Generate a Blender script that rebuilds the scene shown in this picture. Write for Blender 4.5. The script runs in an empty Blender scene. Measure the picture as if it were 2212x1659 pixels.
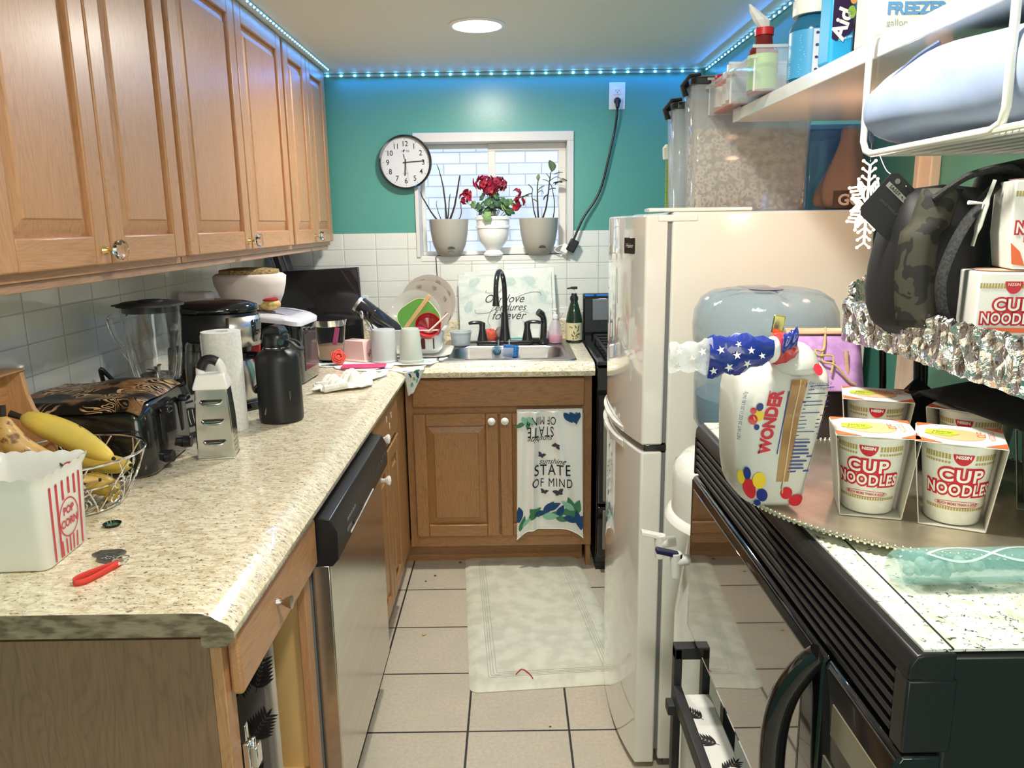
import bpy, bmesh, math, random
from mathutils import Vector, Matrix, Euler
R = math.radians
PI = math.pi
random.seed(7)
SC = bpy.context.scene
COL = SC.collection
# ---------------------------------------------------------------- camera
CAMZ = 1.474
cd = bpy.data.cameras.new('camera')
cam = bpy.data.objects.new('camera', cd)
COL.objects.link(cam)
cd.sensor_fit = 'HORIZONTAL'
cd.sensor_width = 36.0
cd.lens = 1650.0 / 2212.0 * 36.0
cd.clip_start = 0.02
_p = R(11.9); _a = 0.014
_f = Vector((0, math.cos(_p), -math.sin(_p)))
_u0 = Vector((0, math.sin(_p), math.cos(_p))); _r0 = Vector((1, 0, 0))
_r = _r0 * math.cos(_a) - _u0 * math.sin(_a)
_u = _u0 * math.cos(_a) + _r0 * math.sin(_a)
_b = -_f
cam.matrix_world = Matrix(((_r.x, _u.x, _b.x, 0), (_r.y, _u.y, _b.y, 0), (_r.z, _u.z, _b.z, CAMZ), (0, 0, 0, 1)))
SC.camera = cam
# ---------------------------------------------------------------- world, exposure
w = bpy.data.worlds.new('world'); SC.world = w; w.use_nodes = True
w.node_tree.nodes['Background'].inputs[0].default_value = (0.80, 0.88, 1.0, 1)
w.node_tree.nodes['Background'].inputs[1].default_value = 2.1
SC.view_settings.view_transform = 'Standard'
SC.view_settings.look = 'None'
SC.view_settings.gamma = 1.0
SC.view_settings.exposure = 0.36
SC.view_settings.use_curve_mapping = False

def area(name, loc, rot, size, energy, color=(1, 1, 1), shape='DISK', size_y=None, spread=None):
    l = bpy.data.lights.new(name, 'AREA'); l.shape = shape; l.size = size
    if size_y: l.size_y = size_y
    l.energy = energy; l.color = color
    if spread: l.spread = spread
    o = bpy.data.objects.new(name, l); COL.objects.link(o); o.location = loc; o.rotation_euler = rot
    return o
WARM = (1.0, 0.95, 0.85)
CEIL = 2.155; YF_ = -1.7
area('lamp_light', (-0.105, 2.875, CEIL - 0.012), (0, 0, 0), 0.15, 17, WARM)
area('lamp_light', (0.12, 0.85, CEIL - 0.012), (0, 0, 0), 0.15, 15, WARM)
area('lamp_light', (-0.10, -0.85, CEIL - 0.012), (0, 0, 0), 0.15, 5, WARM)
# added soft fill light behind the camera, lifts the shaded left tiles
area('fill_light', (0.15, YF_ + 0.05, 1.30), (R(94), 0, R(8)), 1.4, 22, (1.0, 0.96, 0.9), 'RECTANGLE', 1.3)
# the blue LED tape along the top of the walls
area('led_light', (0.02, 3.69, CEIL - 0.012), (R(-20), 0, 0), 1.62, 2.0, (0.02, 0.24, 1.0), 'RECTANGLE', 0.01)
area('led_light', (-0.80, 2.6, CEIL - 0.012), (0, R(-8), 0), 0.012, 0.8, (0.02, 0.24, 1.0), 'RECTANGLE', 1.9)
area('led_light', (0.865, 2.7, CEIL - 0.012), (0, R(38), 0), 0.012, 2.4, (0.05, 0.28, 1.0), 'RECTANGLE', 1.8)

# ---------------------------------------------------------------- node helpers
class V:
    def __init__(s, nt, k): s.nt = nt; s.k = k
    def _m(s, op, *o, clamp=False):
        n = s.nt.nodes.new('ShaderNodeMath'); n.operation = op; n.use_clamp = clamp
        for i, q in enumerate((s,) + o):
            if isinstance(q, V): s.nt.links.new(q.k, n.inputs[i])
            else: n.inputs[i].default_value = q
        return V(s.nt, n.outputs[0])
    def __add__(s, o): return s._m('ADD', o)
    def __radd__(s, o): return s._m('ADD', o)
    def __sub__(s, o): return s._m('SUBTRACT', o)
    def __mul__(s, o): return s._m('MULTIPLY', o)
    def __rmul__(s, o): return s._m('MULTIPLY', o)
    def __truediv__(s, o): return s._m('DIVIDE', o)
    def fract(s): return s._m('FRACT')
    def floor(s): return s._m('FLOOR')
    def abs(s): return s._m('ABSOLUTE')
    def sin(s): return s._m('SINE')
    def lt(s, o): return s._m('LESS_THAN', o)
    def gt(s, o): return s._m('GREATER_THAN', o)
    def mx(s, o): return s._m('MAXIMUM', o)
    def mn(s, o): return s._m('MINIMUM', o)
    def pw(s, o): return s._m('POWER', o)
    def atan2(s, o): return s._m('ARCTAN2', o)
    def ramp(s, a, b):
        n = s.nt.nodes.new('ShaderNodeMapRange'); n.clamp = True
        s.nt.links.new(s.k, n.inputs[0]); n.inputs[1].default_value = a; n.inputs[2].default_value = b
        return V(s.nt, n.outputs[0])

def coords(nt, kind='Object'):
    t = nt.nodes.new('ShaderNodeTexCoord'); x = nt.nodes.new('ShaderNodeSeparateXYZ')
    nt.links.new(t.outputs[kind], x.inputs[0])
    return t.outputs[kind], V(nt, x.outputs[0]), V(nt, x.outputs[1]), V(nt, x.outputs[2])
def scaled(nt, sock, sc, loc=(0, 0, 0)):
    m = nt.nodes.new('ShaderNodeMapping'); nt.links.new(sock, m.inputs[0])
    m.inputs['Scale'].default_value = sc; m.inputs['Location'].default_value = loc
    return m.outputs[0]
def noise(nt, sock, scale=5, detail=3, rough=0.5, dist=0):
    n = nt.nodes.new('ShaderNodeTexNoise'); nt.links.new(sock, n.inputs['Vector'])
    n.inputs['Scale'].default_value = scale; n.inputs['Detail'].default_value = detail
    n.inputs['Roughness'].default_value = rough; n.inputs['Distortion'].default_value = dist
    return V(nt, n.outputs[0])
def voro(nt, sock, scale=5, feature='F1'):
    n = nt.nodes.new('ShaderNodeTexVoronoi'); n.feature = feature; nt.links.new(sock, n.inputs['Vector'])
    n.inputs['Scale'].default_value = scale
    return V(nt, n.outputs[0])
def mixc(nt, fac, c1, c2):
    n = nt.nodes.new('ShaderNodeMix'); n.data_type = 'RGBA'
    if isinstance(fac, V): nt.links.new(fac.k, n.inputs[0])
    else: n.inputs[0].default_value = fac
    for i, c in ((6, c1), (7, c2)):
        if isinstance(c, tuple): n.inputs[i].default_value = c if len(c) == 4 else c + (1,)
        else: nt.links.new(c, n.inputs[i])
    return n.outputs[2]
def srgb(r, g, b):
    f = lambda c: (c / 255 / 12.92) if c / 255 <= 0.04045 else ((c / 255 + 0.055) / 1.055) ** 2.4
    return (f(r), f(g), f(b))
def mat(name, color=(0.8, 0.8, 0.8), rough=0.5, metal=0.0, trans=0.0, ior=1.45, emis=None, es=0, alpha=1.0, coat=0, spec=None, sheen=0, sss=0):
    m = bpy.data.materials.new(name); m.use_nodes = True
    b = m.node_tree.nodes['Principled BSDF']
    b.inputs['Base Color'].default_value = (*color[:3], 1); b.inputs['Roughness'].default_value = rough
    b.inputs['Metallic'].default_value = metal; b.inputs['Transmission Weight'].default_value = trans
    b.inputs['IOR'].default_value = ior; b.inputs['Alpha'].default_value = alpha
    b.inputs['Coat Weight'].default_value = coat; b.inputs['Sheen Weight'].default_value = sheen
    if spec is not None: b.inputs['Specular IOR Level'].default_value = spec
    if emis: b.inputs['Emission Color'].default_value = (*emis[:3], 1); b.inputs['Emission Strength'].default_value = es
    if sss: b.inputs['Subsurface Weight'].default_value = sss; b.inputs['Subsurface Scale'].default_value = 0.02
    return m
def bs(m): return m.node_tree.nodes['Principled BSDF']
def setc(m, sock, inp='Base Color'):
    m.node_tree.links.new(sock.k if isinstance(sock, V) else sock, bs(m).inputs[inp])
def bump(m, h, strength=0.3, dist=0.002):
    nt = m.node_tree; n = nt.nodes.new('ShaderNodeBump'); n.inputs['Strength'].default_value = strength
    n.inputs['Distance'].default_value = dist; nt.links.new(h.k, n.inputs['Height']); nt.links.new(n.outputs[0], bs(m).inputs['Normal'])
    return m
def nmat(name, c1, c2, scale=40, stretch=(1, 1, 1), rough=0.5, lo=0.4, hi=0.6, bmp=0, metal=0, detail=4, dist=0.001, **k):
    m = mat(name, c1, rough, metal, **k); nt = m.node_tree; o, x, y, z = coords(nt)
    n = noise(nt, scaled(nt, o, stretch), scale, detail)
    setc(m, mixc(nt, n.ramp(lo, hi), c1, c2))
    if bmp: bump(m, n, bmp, dist)
    return m

# ---------------------------------------------------------------- mesh builder
class MB:
    def __init__(s): s.bm = bmesh.new()
    def _xf(s, vs, M):
        for v in vs: v.co = M @ v.co
    def box(s, c, d, rot=None, tag=0):
        r = bmesh.ops.create_cube(s.bm, size=1.0)['verts']
        M = Matrix.Translation(c) @ (rot.to_matrix().to_4x4() if rot else Matrix()) @ Matrix.Diagonal((*d, 1))
        s._xf(r, M); return s
    def bx(s, x0, x1, y0, y1, z0, z1): return s.box(((x0 + x1) / 2, (y0 + y1) / 2, (z0 + z1) / 2), (abs(x1 - x0), abs(y1 - y0), abs(z1 - z0)))
    def cyl(s, p0, p1, r0, r1=None, n=24, cap=True):
        p0 = Vector(p0); p1 = Vector(p1); r1 = r0 if r1 is None else r1; d = p1 - p0
        r = bmesh.ops.create_cone(s.bm, cap_ends=cap, segments=n, radius1=r0, radius2=max(r1, 1e-5), depth=d.length)['verts']
        s._xf(r, Matrix.Translation((p0 + p1) / 2) @ d.to_track_quat('Z', 'Y').to_matrix().to_4x4()); return s
    def sph(s, c, r, sc=(1, 1, 1), n=16, rot=None):
        v = bmesh.ops.create_uvsphere(s.bm, u_segments=n, v_segments=max(6, n * 2 // 3), radius=r)['verts']
        s._xf(v, Matrix.Translation(c) @ (rot.to_matrix().to_4x4() if rot else Matrix()) @ Matrix.Diagonal((*sc, 1))); return s
    def lathe(s, prof, n=40, c=(0, 0, 0), sq=1.0, lobes=0, amp=0.0):
        rings = []
        for r, z in prof:
            ring = []
            for i in range(n):
                a = 2 * PI * i / n; q = r * (1 + amp * math.cos(lobes * a)) if lobes else r
                ring.append(s.bm.verts.new((c[0] + q * math.cos(a), c[1] + q * math.sin(a) * sq, c[2] + z)))
            rings.append(ring)
        for A, B in zip(rings, rings[1:]):
            for i in range(n):
                j = (i + 1) % n; s.bm.faces.new((A[i], A[j], B[j], B[i]))
        if prof[0][0] > 1e-6: s.bm.faces.new(list(reversed(rings[0])))
        if prof[-1][0] > 1e-6: s.bm.faces.new(rings[-1])
        return s
    def tube(s, pts, r, n=8, closed=False, flat=None):
        pts = [Vector(p) for p in pts]; L = len(pts); rr = r if isinstance(r, (list, tuple)) else [r] * L
        rings = []; up = None
        for i, p in enumerate(pts):
            a = pts[i - 1] if (i > 0 or closed) else p; b = pts[(i + 1) % L] if (i < L - 1 or closed) else p
            t = (b - a).normalized()
            if up is None: up = Vector((0, 0, 1)) if abs(t.z) < 0.9 else Vector((1, 0, 0))
            side = t.cross(up).normalized(); up = side.cross(t).normalized()
            q = flat if flat else 1
            rings.append([s.bm.verts.new(p + (side * math.cos(2 * PI * k / n) + up * math.sin(2 * PI * k / n) * q) * rr[i]) for k in range(n)])
        R_ = list(zip(rings, rings[1:])) + ([(rings[-1], rings[0])] if closed else [])
        for A, B in R_:
            for k in range(n):
                j = (k + 1) % n; s.bm.faces.new((A[k], B[k], B[j], A[j]))
        if not closed:
            s.bm.faces.new(rings[0]); s.bm.faces.new(list(reversed(rings[-1])))
        return s
    def prism(s, poly, h0, h1, ax='z'):
        f = {'z': lambda a, b, h: (a, b, h), 'y': lambda a, b, h: (a, h, b), 'x': lambda a, b, h: (h, a, b)}[ax]
        A = [s.bm.verts.new(f(a, b, h0)) for a, b in poly]; B = [s.bm.verts.new(f(a, b, h1)) for a, b in poly]
        n = len(poly); s.bm.faces.new(list(reversed(A))); s.bm.faces.new(B)
        for i in range(n):
            j = (i + 1) % n; s.bm.faces.new((A[i], A[j], B[j], B[i]))
        return s
    def loft(s, rings, cap=True):
        L = [[s.bm.verts.new(p) for p in r] for r in rings]; n = len(L[0])
        for A, B in zip(L, L[1:]):
            for i in range(n):
                j = (i + 1) % n; s.bm.faces.new((A[i], A[j], B[j], B[i]))
        if cap: s.bm.faces.new(list(reversed(L[0]))); s.bm.faces.new(L[-1])
        return s
    def grid(s, fn, nu, nv, wrap=False):
        g = [[s.bm.verts.new(fn(i / nu, j / nv)) for j in range(nv + 1)] for i in range(nu + (0 if wrap else 1))]
        for i in range(nu):
            i2 = (i + 1) % len(g)
            for j in range(nv): s.bm.faces.new((g[i][j], g[i2][j], g[i2][j + 1], g[i][j + 1]))
        return s
    def poly(s, pts): s.bm.faces.new([s.bm.verts.new(p) for p in pts]); return s
    def pieces(s, name, *a, **k):
        """each loose piece becomes an object of its own"""
        s.bm.verts.index_update(); seen = set(); out = []
        for v in s.bm.verts:
            if v.index in seen: continue
            st = [v]; isl = []; seen.add(v.index)
            while st:
                q = st.pop(); isl.append(q)
                for e in q.link_edges:
                    w_ = e.other_vert(q)
                    if w_.index not in seen: seen.add(w_.index); st.append(w_)
            b = MB(); mp = {q: b.bm.verts.new(q.co) for q in isl}; fs = {f for q in isl for f in q.link_faces}
            for f in fs: b.bm.faces.new([mp[q] for q in f.verts])
            out.append(b.build(name, *a, **k))
        s.bm.free(); return out
    def build(s, name, m=None, parent=None, bev=0, seg=2, smooth=True, ang=38, sub=0, solid=0, loc=None, rot=None, off=-1, **props):
        bmesh.ops.recalc_face_normals(s.bm, faces=s.bm.faces[:])
        for f in s.bm.faces: f.smooth = smooth
        if smooth and not sub:
            for e in s.bm.edges:
                if len(e.link_faces) == 2 and e.calc_face_angle(0) > R(ang): e.smooth = False
        me = bpy.data.meshes.new(name); s.bm.to_mesh(me); s.bm.free()
        o = bpy.data.objects.new(name, me); COL.objects.link(o)
        if m: me.materials.append(m)
        if parent: o.parent = parent
        if loc: o.location = loc
        if rot: o.rotation_euler = rot
        if solid:
            q = o.modifiers.new('solid', 'SOLIDIFY'); q.thickness = solid; q.offset = off
        if bev:
            q = o.modifiers.new('bevel', 'BEVEL'); q.width = bev; q.segments = seg; q.limit_method = 'ANGLE'; q.angle_limit = R(40)
            q.harden_normals = False
        if sub:
            q = o.modifiers.new('sub', 'SUBSURF'); q.levels = sub; q.render_levels = sub
        for k, v in props.items(): o[k] = v
        return o

def T(o, label, cat, group=None):
    o['label'] = label; o['category'] = cat
    if group: o['group'] = group
    return o
def thing(name, label, cat, loc=(0, 0, 0), rz=0, group=None, rot=None):
    o = bpy.data.objects.new(name, None); COL.objects.link(o); o.empty_display_size = 0.05
    o.location = loc; o.rotation_euler = rot if rot else (0, 0, rz)
    return T(o, label, cat, group)
def struct(o): o['kind'] = 'structure'; return o
def dup(root, loc=None, rz=None, label=None, rot=None):
    def cp(o, par):
        c = o.copy(); COL.objects.link(c)
        if par: c.parent = par
        for ch in list(o.children): cp(ch, c)
        return c
    r = cp(root, None)
    if loc: r.location = loc
    if rz is not None: r.rotation_euler = (0, 0, rz)
    if rot: r.rotation_euler = rot
    if label: r['label'] = label
    return r

# ---------------------------------------------------------------- printing on surfaces
def flatS(o=(0, 0, 0), ux=(1, 0, 0), uy=(0, 0, 1)):
    o = Vector(o); ux = Vector(ux).normalized(); uy = Vector(uy).normalized(); n = ux.cross(uy)
    return lambda x, y, h: o + ux * x + uy * y + n * h
def coneS(r0, r1, H, a0=0.0, c=(0, 0, 0)):       # x = arc length at mid height, y = height
    rm = (r0 + r1) / 2
    def f(x, y, h):
        r = r0 + (r1 - r0) * y / H + h; a = a0 + x / rm
        return Vector((c[0] + r * math.cos(a), c[1] + r * math.sin(a), c[2] + y))
    return f
def on_surf(bm, S, h, maxe=0.0):
    if maxe:
        for _ in range(5):
            es = [e for e in bm.edges if e.calc_length() > maxe]
            if not es: break
            bmesh.ops.subdivide_edges(bm, edges=es, cuts=1)
            bmesh.ops.triangulate(bm, faces=[f for f in bm.faces if len(f.verts) > 3])
    for v in bm.verts: v.co = S(v.co.x, v.co.y, h)
def decal(name, polys, S, m, parent, h=0.0004, maxe=0.0, **k):
    b = MB()
    for p in polys:
        vs = [b.bm.verts.new((q[0], q[1], 0)) for q in p]
        try: b.bm.faces.new(vs)
        except ValueError: pass
    bmesh.ops.triangulate(b.bm, faces=b.bm.faces[:])
    on_surf(b.bm, S, h, maxe)
    return b.build(name, m, parent, smooth=False, **k)
def text(s, size, S, m, parent, pos=(0, 0), h=0.0005, bold=0.0, shear=0.0, sx=1.0, ang=0.0, name='lettering', align='CENTER', sp=1.0, maxe=0.0, extrude=0.0, fn=None):
    cu = bpy.data.curves.new('t', 'FONT'); cu.body = s; cu.size = size; cu.align_x = align; cu.align_y = 'CENTER'
    cu.offset = bold; cu.shear = shear; cu.space_character = sp; cu.fill_mode = 'FRONT'; cu.resolution_u = 4
    to = bpy.data.objects.new('t', cu); COL.objects.link(to)
    dg = bpy.context.evaluated_depsgraph_get(); dg.update()
    me = bpy.data.meshes.new_from_object(to.evaluated_get(dg)); bpy.data.objects.remove(to)
    bm = bmesh.new(); bm.from_mesh(me); bpy.data.meshes.remove(me)
    ca, sa = math.cos(ang), math.sin(ang)
    for v in bm.verts:
        x = v.co.x * sx; y = v.co.y
        if fn: x, y = fn(x, y)
        v.co = Vector((x * ca - y * sa + pos[0], x * sa + y * ca + pos[1], 0))
    on_surf(bm, S, h, maxe)
    b = MB(); b.bm.free(); b.bm = bm
    return b.build(name, m, parent, smooth=False)
def ell(cx, cy, rx, ry, n=20, a=0.0, t0=0, t1=2 * PI):
    ca, sa = math.cos(a), math.sin(a); o = []
    for i in range(n):
        t = t0 + (t1 - t0) * i / (n if t1 - t0 > 6.28 else n - 1)
        x, y = rx * math.cos(t), ry * math.sin(t); o.append((cx + x * ca - y * sa, cy + x * sa + y * ca))
    return o
def rect(x0, y0, x1, y1): return [(x0, y0), (x1, y0), (x1, y1), (x0, y1)]
def stroke(pts, w):
    L = []; Rr = []
    for i, p in enumerate(pts):
        a = Vector(pts[max(0, i - 1)]); b = Vector(pts[min(len(pts) - 1, i + 1)]); d = (b - a)
        d = d.normalized() if d.length else Vector((1, 0)); n = Vector((-d.y, d.x)); ww = w[i] if isinstance(w, (list, tuple)) else w
        L.append(tuple(Vector(p) + n * ww / 2)); Rr.append(tuple(Vector(p) - n * ww / 2))
    return [[L[i], L[i + 1], Rr[i + 1], Rr[i]] for i in range(len(pts) - 1)]
def ring(cx, cy, rx, ry, w, n=28, a=0.0): return stroke(ell(cx, cy, rx, ry, n, a) + [ell(cx, cy, rx, ry, n, a)[0]], w)
def leaf(cx, cy, L, W, a, n=8):
    ca, sa = math.cos(a), math.sin(a); top = []; bot = []
    for i in range(n + 1):
        t = i / n; ww = W * math.sin(PI * t ** 0.8) * 0.5
        top.append((t * L, ww)); bot.append((t * L, -ww))
    P_ = top + bot[::-1][1:-1]
    return [(cx + x * ca - y * sa, cy + x * sa + y * ca) for x, y in P_]
def smoothpts(P_, n=6, closed=False):
    P_ = [Vector(p) for p in P_]; L = len(P_); o = []
    rg = range(L if closed else L - 1)
    for i in rg:
        p0 = P_[(i - 1) % L] if (closed or i > 0) else P_[i]; p1 = P_[i]; p2 = P_[(i + 1) % L]; p3 = P_[(i + 2) % L] if (closed or i + 2 < L) else p2
        for k in range(n):
            t = k / n
            o.append(0.5 * ((2 * p1) + (p2 - p0) * t + (2 * p0 - 5 * p1 + 4 * p2 - p3) * t * t + (3 * p1 - p0 - 3 * p2 + p3) * t ** 3))
    if not closed: o.append(P_[-1])
    return o
def fan_leaf(cx, cy, s, a, n=7, w=0.22, spread=2.6):
    """a palm like print: a spray of narrow blades"""
    o = []
    for i in range(n):
        t = -0.5 + i / (n - 1); aa = a + t * spread; L = s * (1 - 0.5 * abs(t))
        o.append(leaf(cx, cy, L, L * w, aa))
    return o
def frond(cx, cy, L, a, n=7, w=0.02):
    o = stroke([(cx, cy), (cx + L * math.cos(a), cy + L * math.sin(a))], L * 0.02)
    for i in range(n):
        t = 0.12 + 0.8 * i / n; px, py = cx + L * t * math.cos(a), cy + L * t * math.sin(a); l = L * (0.55 - 0.3 * t)
        for sg in (-1, 1): o.append(leaf(px, py, l, l * 0.22, a + sg * R(42)))
    o.append(leaf(cx + L * 0.8 * math.cos(a), cy + L * 0.8 * math.sin(a), L * 0.3, L * 0.07, a))
    return o
def star(cx, cy, r, a=0.0): return [(cx + (r if i % 2 == 0 else r * 0.4) * math.cos(a + PI / 2 + i * PI / 5), cy + (r if i % 2 == 0 else r * 0.4) * math.sin(a + PI / 2 + i * PI / 5)) for i in range(10)]
def hetero(s, c, d): return s
# ---------------------------------------------------------------- materials
def wood(name, base, dark, axis='z', k=1.0, rough=0.42, coat=0.25, contrast=0.8):
    m = mat(name, base, rough, coat=coat); nt = m.node_tree; o, x, y, z = coords(nt)
    st = {'z': (1, 1, 0.06), 'y': (1, 0.06, 1), 'x': (0.06, 1, 1)}[axis]
    v = scaled(nt, o, st)
    v2 = scaled(nt, o, {'z': (1, 1, 0.16), 'y': (1, 0.16, 1), 'x': (0.16, 1, 1)}[axis], (3.1, 1.7, 0.9))
    fine = noise(nt, v, 260 * k, 3, 0.6); big = noise(nt, v2, 14 * k, 2, 0.5, 0.6)
    rings = ((big * 22.0).fract() - 0.5).abs() * 2.0
    f = (fine.ramp(0.45, 0.75) * 0.55 + rings.pw(2.5) * 0.38) * contrast
    soft = noise(nt, v, 9 * k, 2)
    c = mixc(nt, f._m('MINIMUM', 1.0), base, dark)
    c = mixc(nt, soft.ramp(0.35, 0.75) * 0.22, c, tuple(q * 1.15 for q in base))
    setc(m, c); bump(m, fine, 0.22, 0.001); bs(m).inputs['Coat Roughness'].default_value = 0.28
    return m
OAK_B = srgb(188, 140, 98); OAK_D = srgb(142, 98, 60)
oak = {a: wood('oak_' + a, OAK_B, OAK_D, a) for a in 'xyz'}
OAL_B = srgb(166, 121, 76); OAL_D = srgb(106, 70, 38)
oakd = {a: wood('oak_brown_' + a, OAL_B, OAL_D, a, rough=0.38) for a in 'xyz'}
endpanel = wood('end_panel', srgb(140, 110, 86), srgb(98, 74, 54), 'z', 0.8, 0.55, 0.0)
plain_oak = mat('inner_ply', srgb(214, 178, 118), 0.6)
crate_wood = wood('pine', srgb(198, 150, 100), srgb(140, 96, 56), 'y', 0.8)
WHITE = mat('white_plastic', srgb(236, 236, 230), 0.35)
WHITE_G = mat('white_gloss', srgb(244, 244, 238), 0.12, coat=0.4)
FRIDGE = mat('fridge_white', srgb(242, 241, 232), 0.2, coat=0.5)
FRIDGE_F = mat('fridge_gloss', srgb(238, 236, 228), 0.09, coat=1.0)
BLACK = mat('black_plastic', (0.012, 0.012, 0.013), 0.32)
BLACK_G = mat('black_gloss', (0.008, 0.008, 0.009), 0.08, coat=0.6)
BLACK_M = mat('black_matt', (0.018, 0.018, 0.018), 0.55)
GREYP = mat('grey_plastic', srgb(120, 122, 124), 0.4)
CHROME = mat('chrome', (0.82, 0.82, 0.84), 0.12, 1.0)
STEEL = nmat('brushed_steel', (0.62, 0.61, 0.59), (0.50, 0.49, 0.47), 60, (1, 1, 0.05), 0.28, 0.3, 0.7, metal=1.0)
STEEL_S = mat('satin_steel', (0.66, 0.66, 0.65), 0.3, 1.0)
DWST = nmat('dishwasher_steel', (0.66, 0.63, 0.58), (0.58, 0.55, 0.50), 40, (1, 0.05, 1), 0.22, 0.3, 0.7, metal=1.0)
BRASS = mat('brass', (0.80, 0.58, 0.25), 0.2, 1.0)
GLASS = mat('clear_glass', (0.99, 1.0, 1.0), 0.01, trans=1.0, ior=1.42)
GLASS2 = mat('clear_plastic', (0.95, 0.96, 0.97), 0.06, trans=1.0, ior=1.12)
def thin(name, col, alpha, rough=0.12, **k): return mat(name, col, rough, alpha=alpha, **k)
CLEARBOX = thin('clear_box_plastic', (0.92, 0.94, 0.97), 0.30, 0.08)
FROST = thin('frosted_plastic', (0.80, 0.82, 0.83), 0.62, 0.3)
RED = mat('red', srgb(196, 36, 44), 0.4)
TEAL_RGB = srgb(88, 158, 146)
# walls
def wall_paint(name, col, rough=0.3):
    m = mat(name, col, rough); nt = m.node_tree; o, x, y, z = coords(nt)
    n = noise(nt, o, 120, 2); n2 = noise(nt, o, 9, 2)
    bump(m, n * 0.6 + n2 * 0.8, 0.10, 0.003); return m
TEAL = wall_paint('teal_paint', TEAL_RGB, 0.30)
CEILM = wall_paint('ceiling_paint', srgb(226, 226, 216), 0.6)
def tiles(name, axis):
    m = mat(name, srgb(226, 228, 220), 0.1, coat=0.3); nt = m.node_tree; o, x, y, z = coords(nt)
    a = x if axis == 'x' else y
    off = 0.643 + 0.1525 * 10 if axis == 'x' else 0.03
    u = ((a + off) / 0.1525).fract(); v = ((z - 1.435 + 0.0762 * 30) / 0.0762).fract()
    g = ((u - 0.5).abs().gt(0.4885)).mx((v - 0.5).abs().gt(0.479))
    setc(m, mixc(nt, g, srgb(226, 228, 220), srgb(188, 190, 180)))
    eu = ((u - 0.5).abs()).ramp(0.47, 0.495); ev = ((v - 0.5).abs()).ramp(0.45, 0.49)
    wob = noise(nt, o, 14, 1)
    bump(m, (eu.mx(ev)) * -1.0 + wob * 0.35, 0.5, 0.0015)
    setc(m, g * 0.5 + 0.10, 'Roughness')
    return m
TILE_B = tiles('wall_tile_back', 'x'); TILE_L = tiles('wall_tile_left', 'y')
def floor_tiles():
    m = mat('floor_tile', srgb(196, 186, 168), 0.35); nt = m.node_tree; o, x, y, z = coords(nt)
    u = ((x + 0.4545 + 3.0) / 0.3008).fract(); v = ((y - 2.009 + 6.02) / 0.3008).fract()
    d = ((u - 0.5).abs()).mx((v - 0.5).abs())
    g = d.gt(0.4895)
    n1 = noise(nt, o, 90, 5, 0.7); n2 = noise(nt, o, 6, 3)
    c = mixc(nt, n1.ramp(0.35, 0.7), srgb(206, 197, 178), srgb(184, 172, 152))
    c = mixc(nt, n2.ramp(0.4, 0.7) * 0.4, c, srgb(176, 170, 156))
    tid = ((x + 3.4545) / 0.3008).floor() * 12.9898 + ((y + 4.011) / 0.3008).floor() * 78.233
    rnd = (tid.sin() * 43758.5).fract()
    c = mixc(nt, rnd * 0.18, c, srgb(220, 206, 184))
    setc(m, mixc(nt, g, c, srgb(52, 50, 46)))
    bump(m, d.ramp(0.485, 0.492) * -1.0 + n1 * 0.1, 0.5, 0.002); return m
FLOORM = floor_tiles()
def laminate():
    m = mat('laminate_counter', srgb(214, 202, 172), 0.22, coat=0.3); nt = m.node_tree; o, x, y, z = coords(nt)
    warp = noise(nt, o, 6, 2)
    v = scaled(nt, o, (1.0, 2.0, 1.5))
    n1 = noise(nt, v, 42, 6, 0.75, 0.6); n2 = noise(nt, v, 95, 5, 0.75, 0.9); n3 = noise(nt, scaled(nt, o, (0.9, 2.0, 1), (5, 2, 1)), 70, 4, 0.7)
    c = mixc(nt, n1.ramp(0.42, 0.62), srgb(244, 236, 208), srgb(206, 188, 152))
    c = mixc(nt, n3.ramp(0.58, 0.72) * 0.7, c, srgb(150, 118, 92))
    c = mixc(nt, n2.ramp(0.575, 0.61) * 0.95, c, srgb(72, 58, 46))
    n4 = noise(nt, scaled(nt, o, (1, 1.6, 1), (9, 9, 1)), 70, 3, 0.6)
    c = mixc(nt, n4.ramp(0.60, 0.68) * 0.5, c, srgb(246, 240, 220))
    setc(m, c); return m
LAM = laminate()
CHIP = nmat('chipboard_edge', srgb(150, 136, 112), srgb(104, 90, 70), 90, (0.3, 1, 1), 0.8, bmp=0.8)
def granite():
    m = mat('speckled_vinyl', srgb(226, 228, 214), 0.3); nt = m.node_tree; o, x, y, z = coords(nt)
    n1 = noise(nt, o, 130, 5, 0.75, 0.5); n2 = noise(nt, scaled(nt, o, (1, 1, 1), (3, 3, 3)), 60, 4, 0.7)
    c = mixc(nt, n2.ramp(0.48, 0.66), srgb(232, 233, 220), srgb(188, 196, 172))
    c = mixc(nt, n1.ramp(0.58, 0.61), c, srgb(56, 60, 56))
    setc(m, c); return m
VINYL = granite()
# ---------------------------------------------------------------- room shell
XL, XR, YB, YF = -1.155, 0.905, 3.72, -1.7
struct(MB().bx(XL - 0.1, XR + 0.1, YF, YB + 0.25, -0.1, 0).build('floor', FLOORM))
struct(MB().bx(XL - 0.1, XR + 0.1, YF, YB + 0.12, CEIL, CEIL + 0.1).build('ceiling', CEILM))
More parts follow.
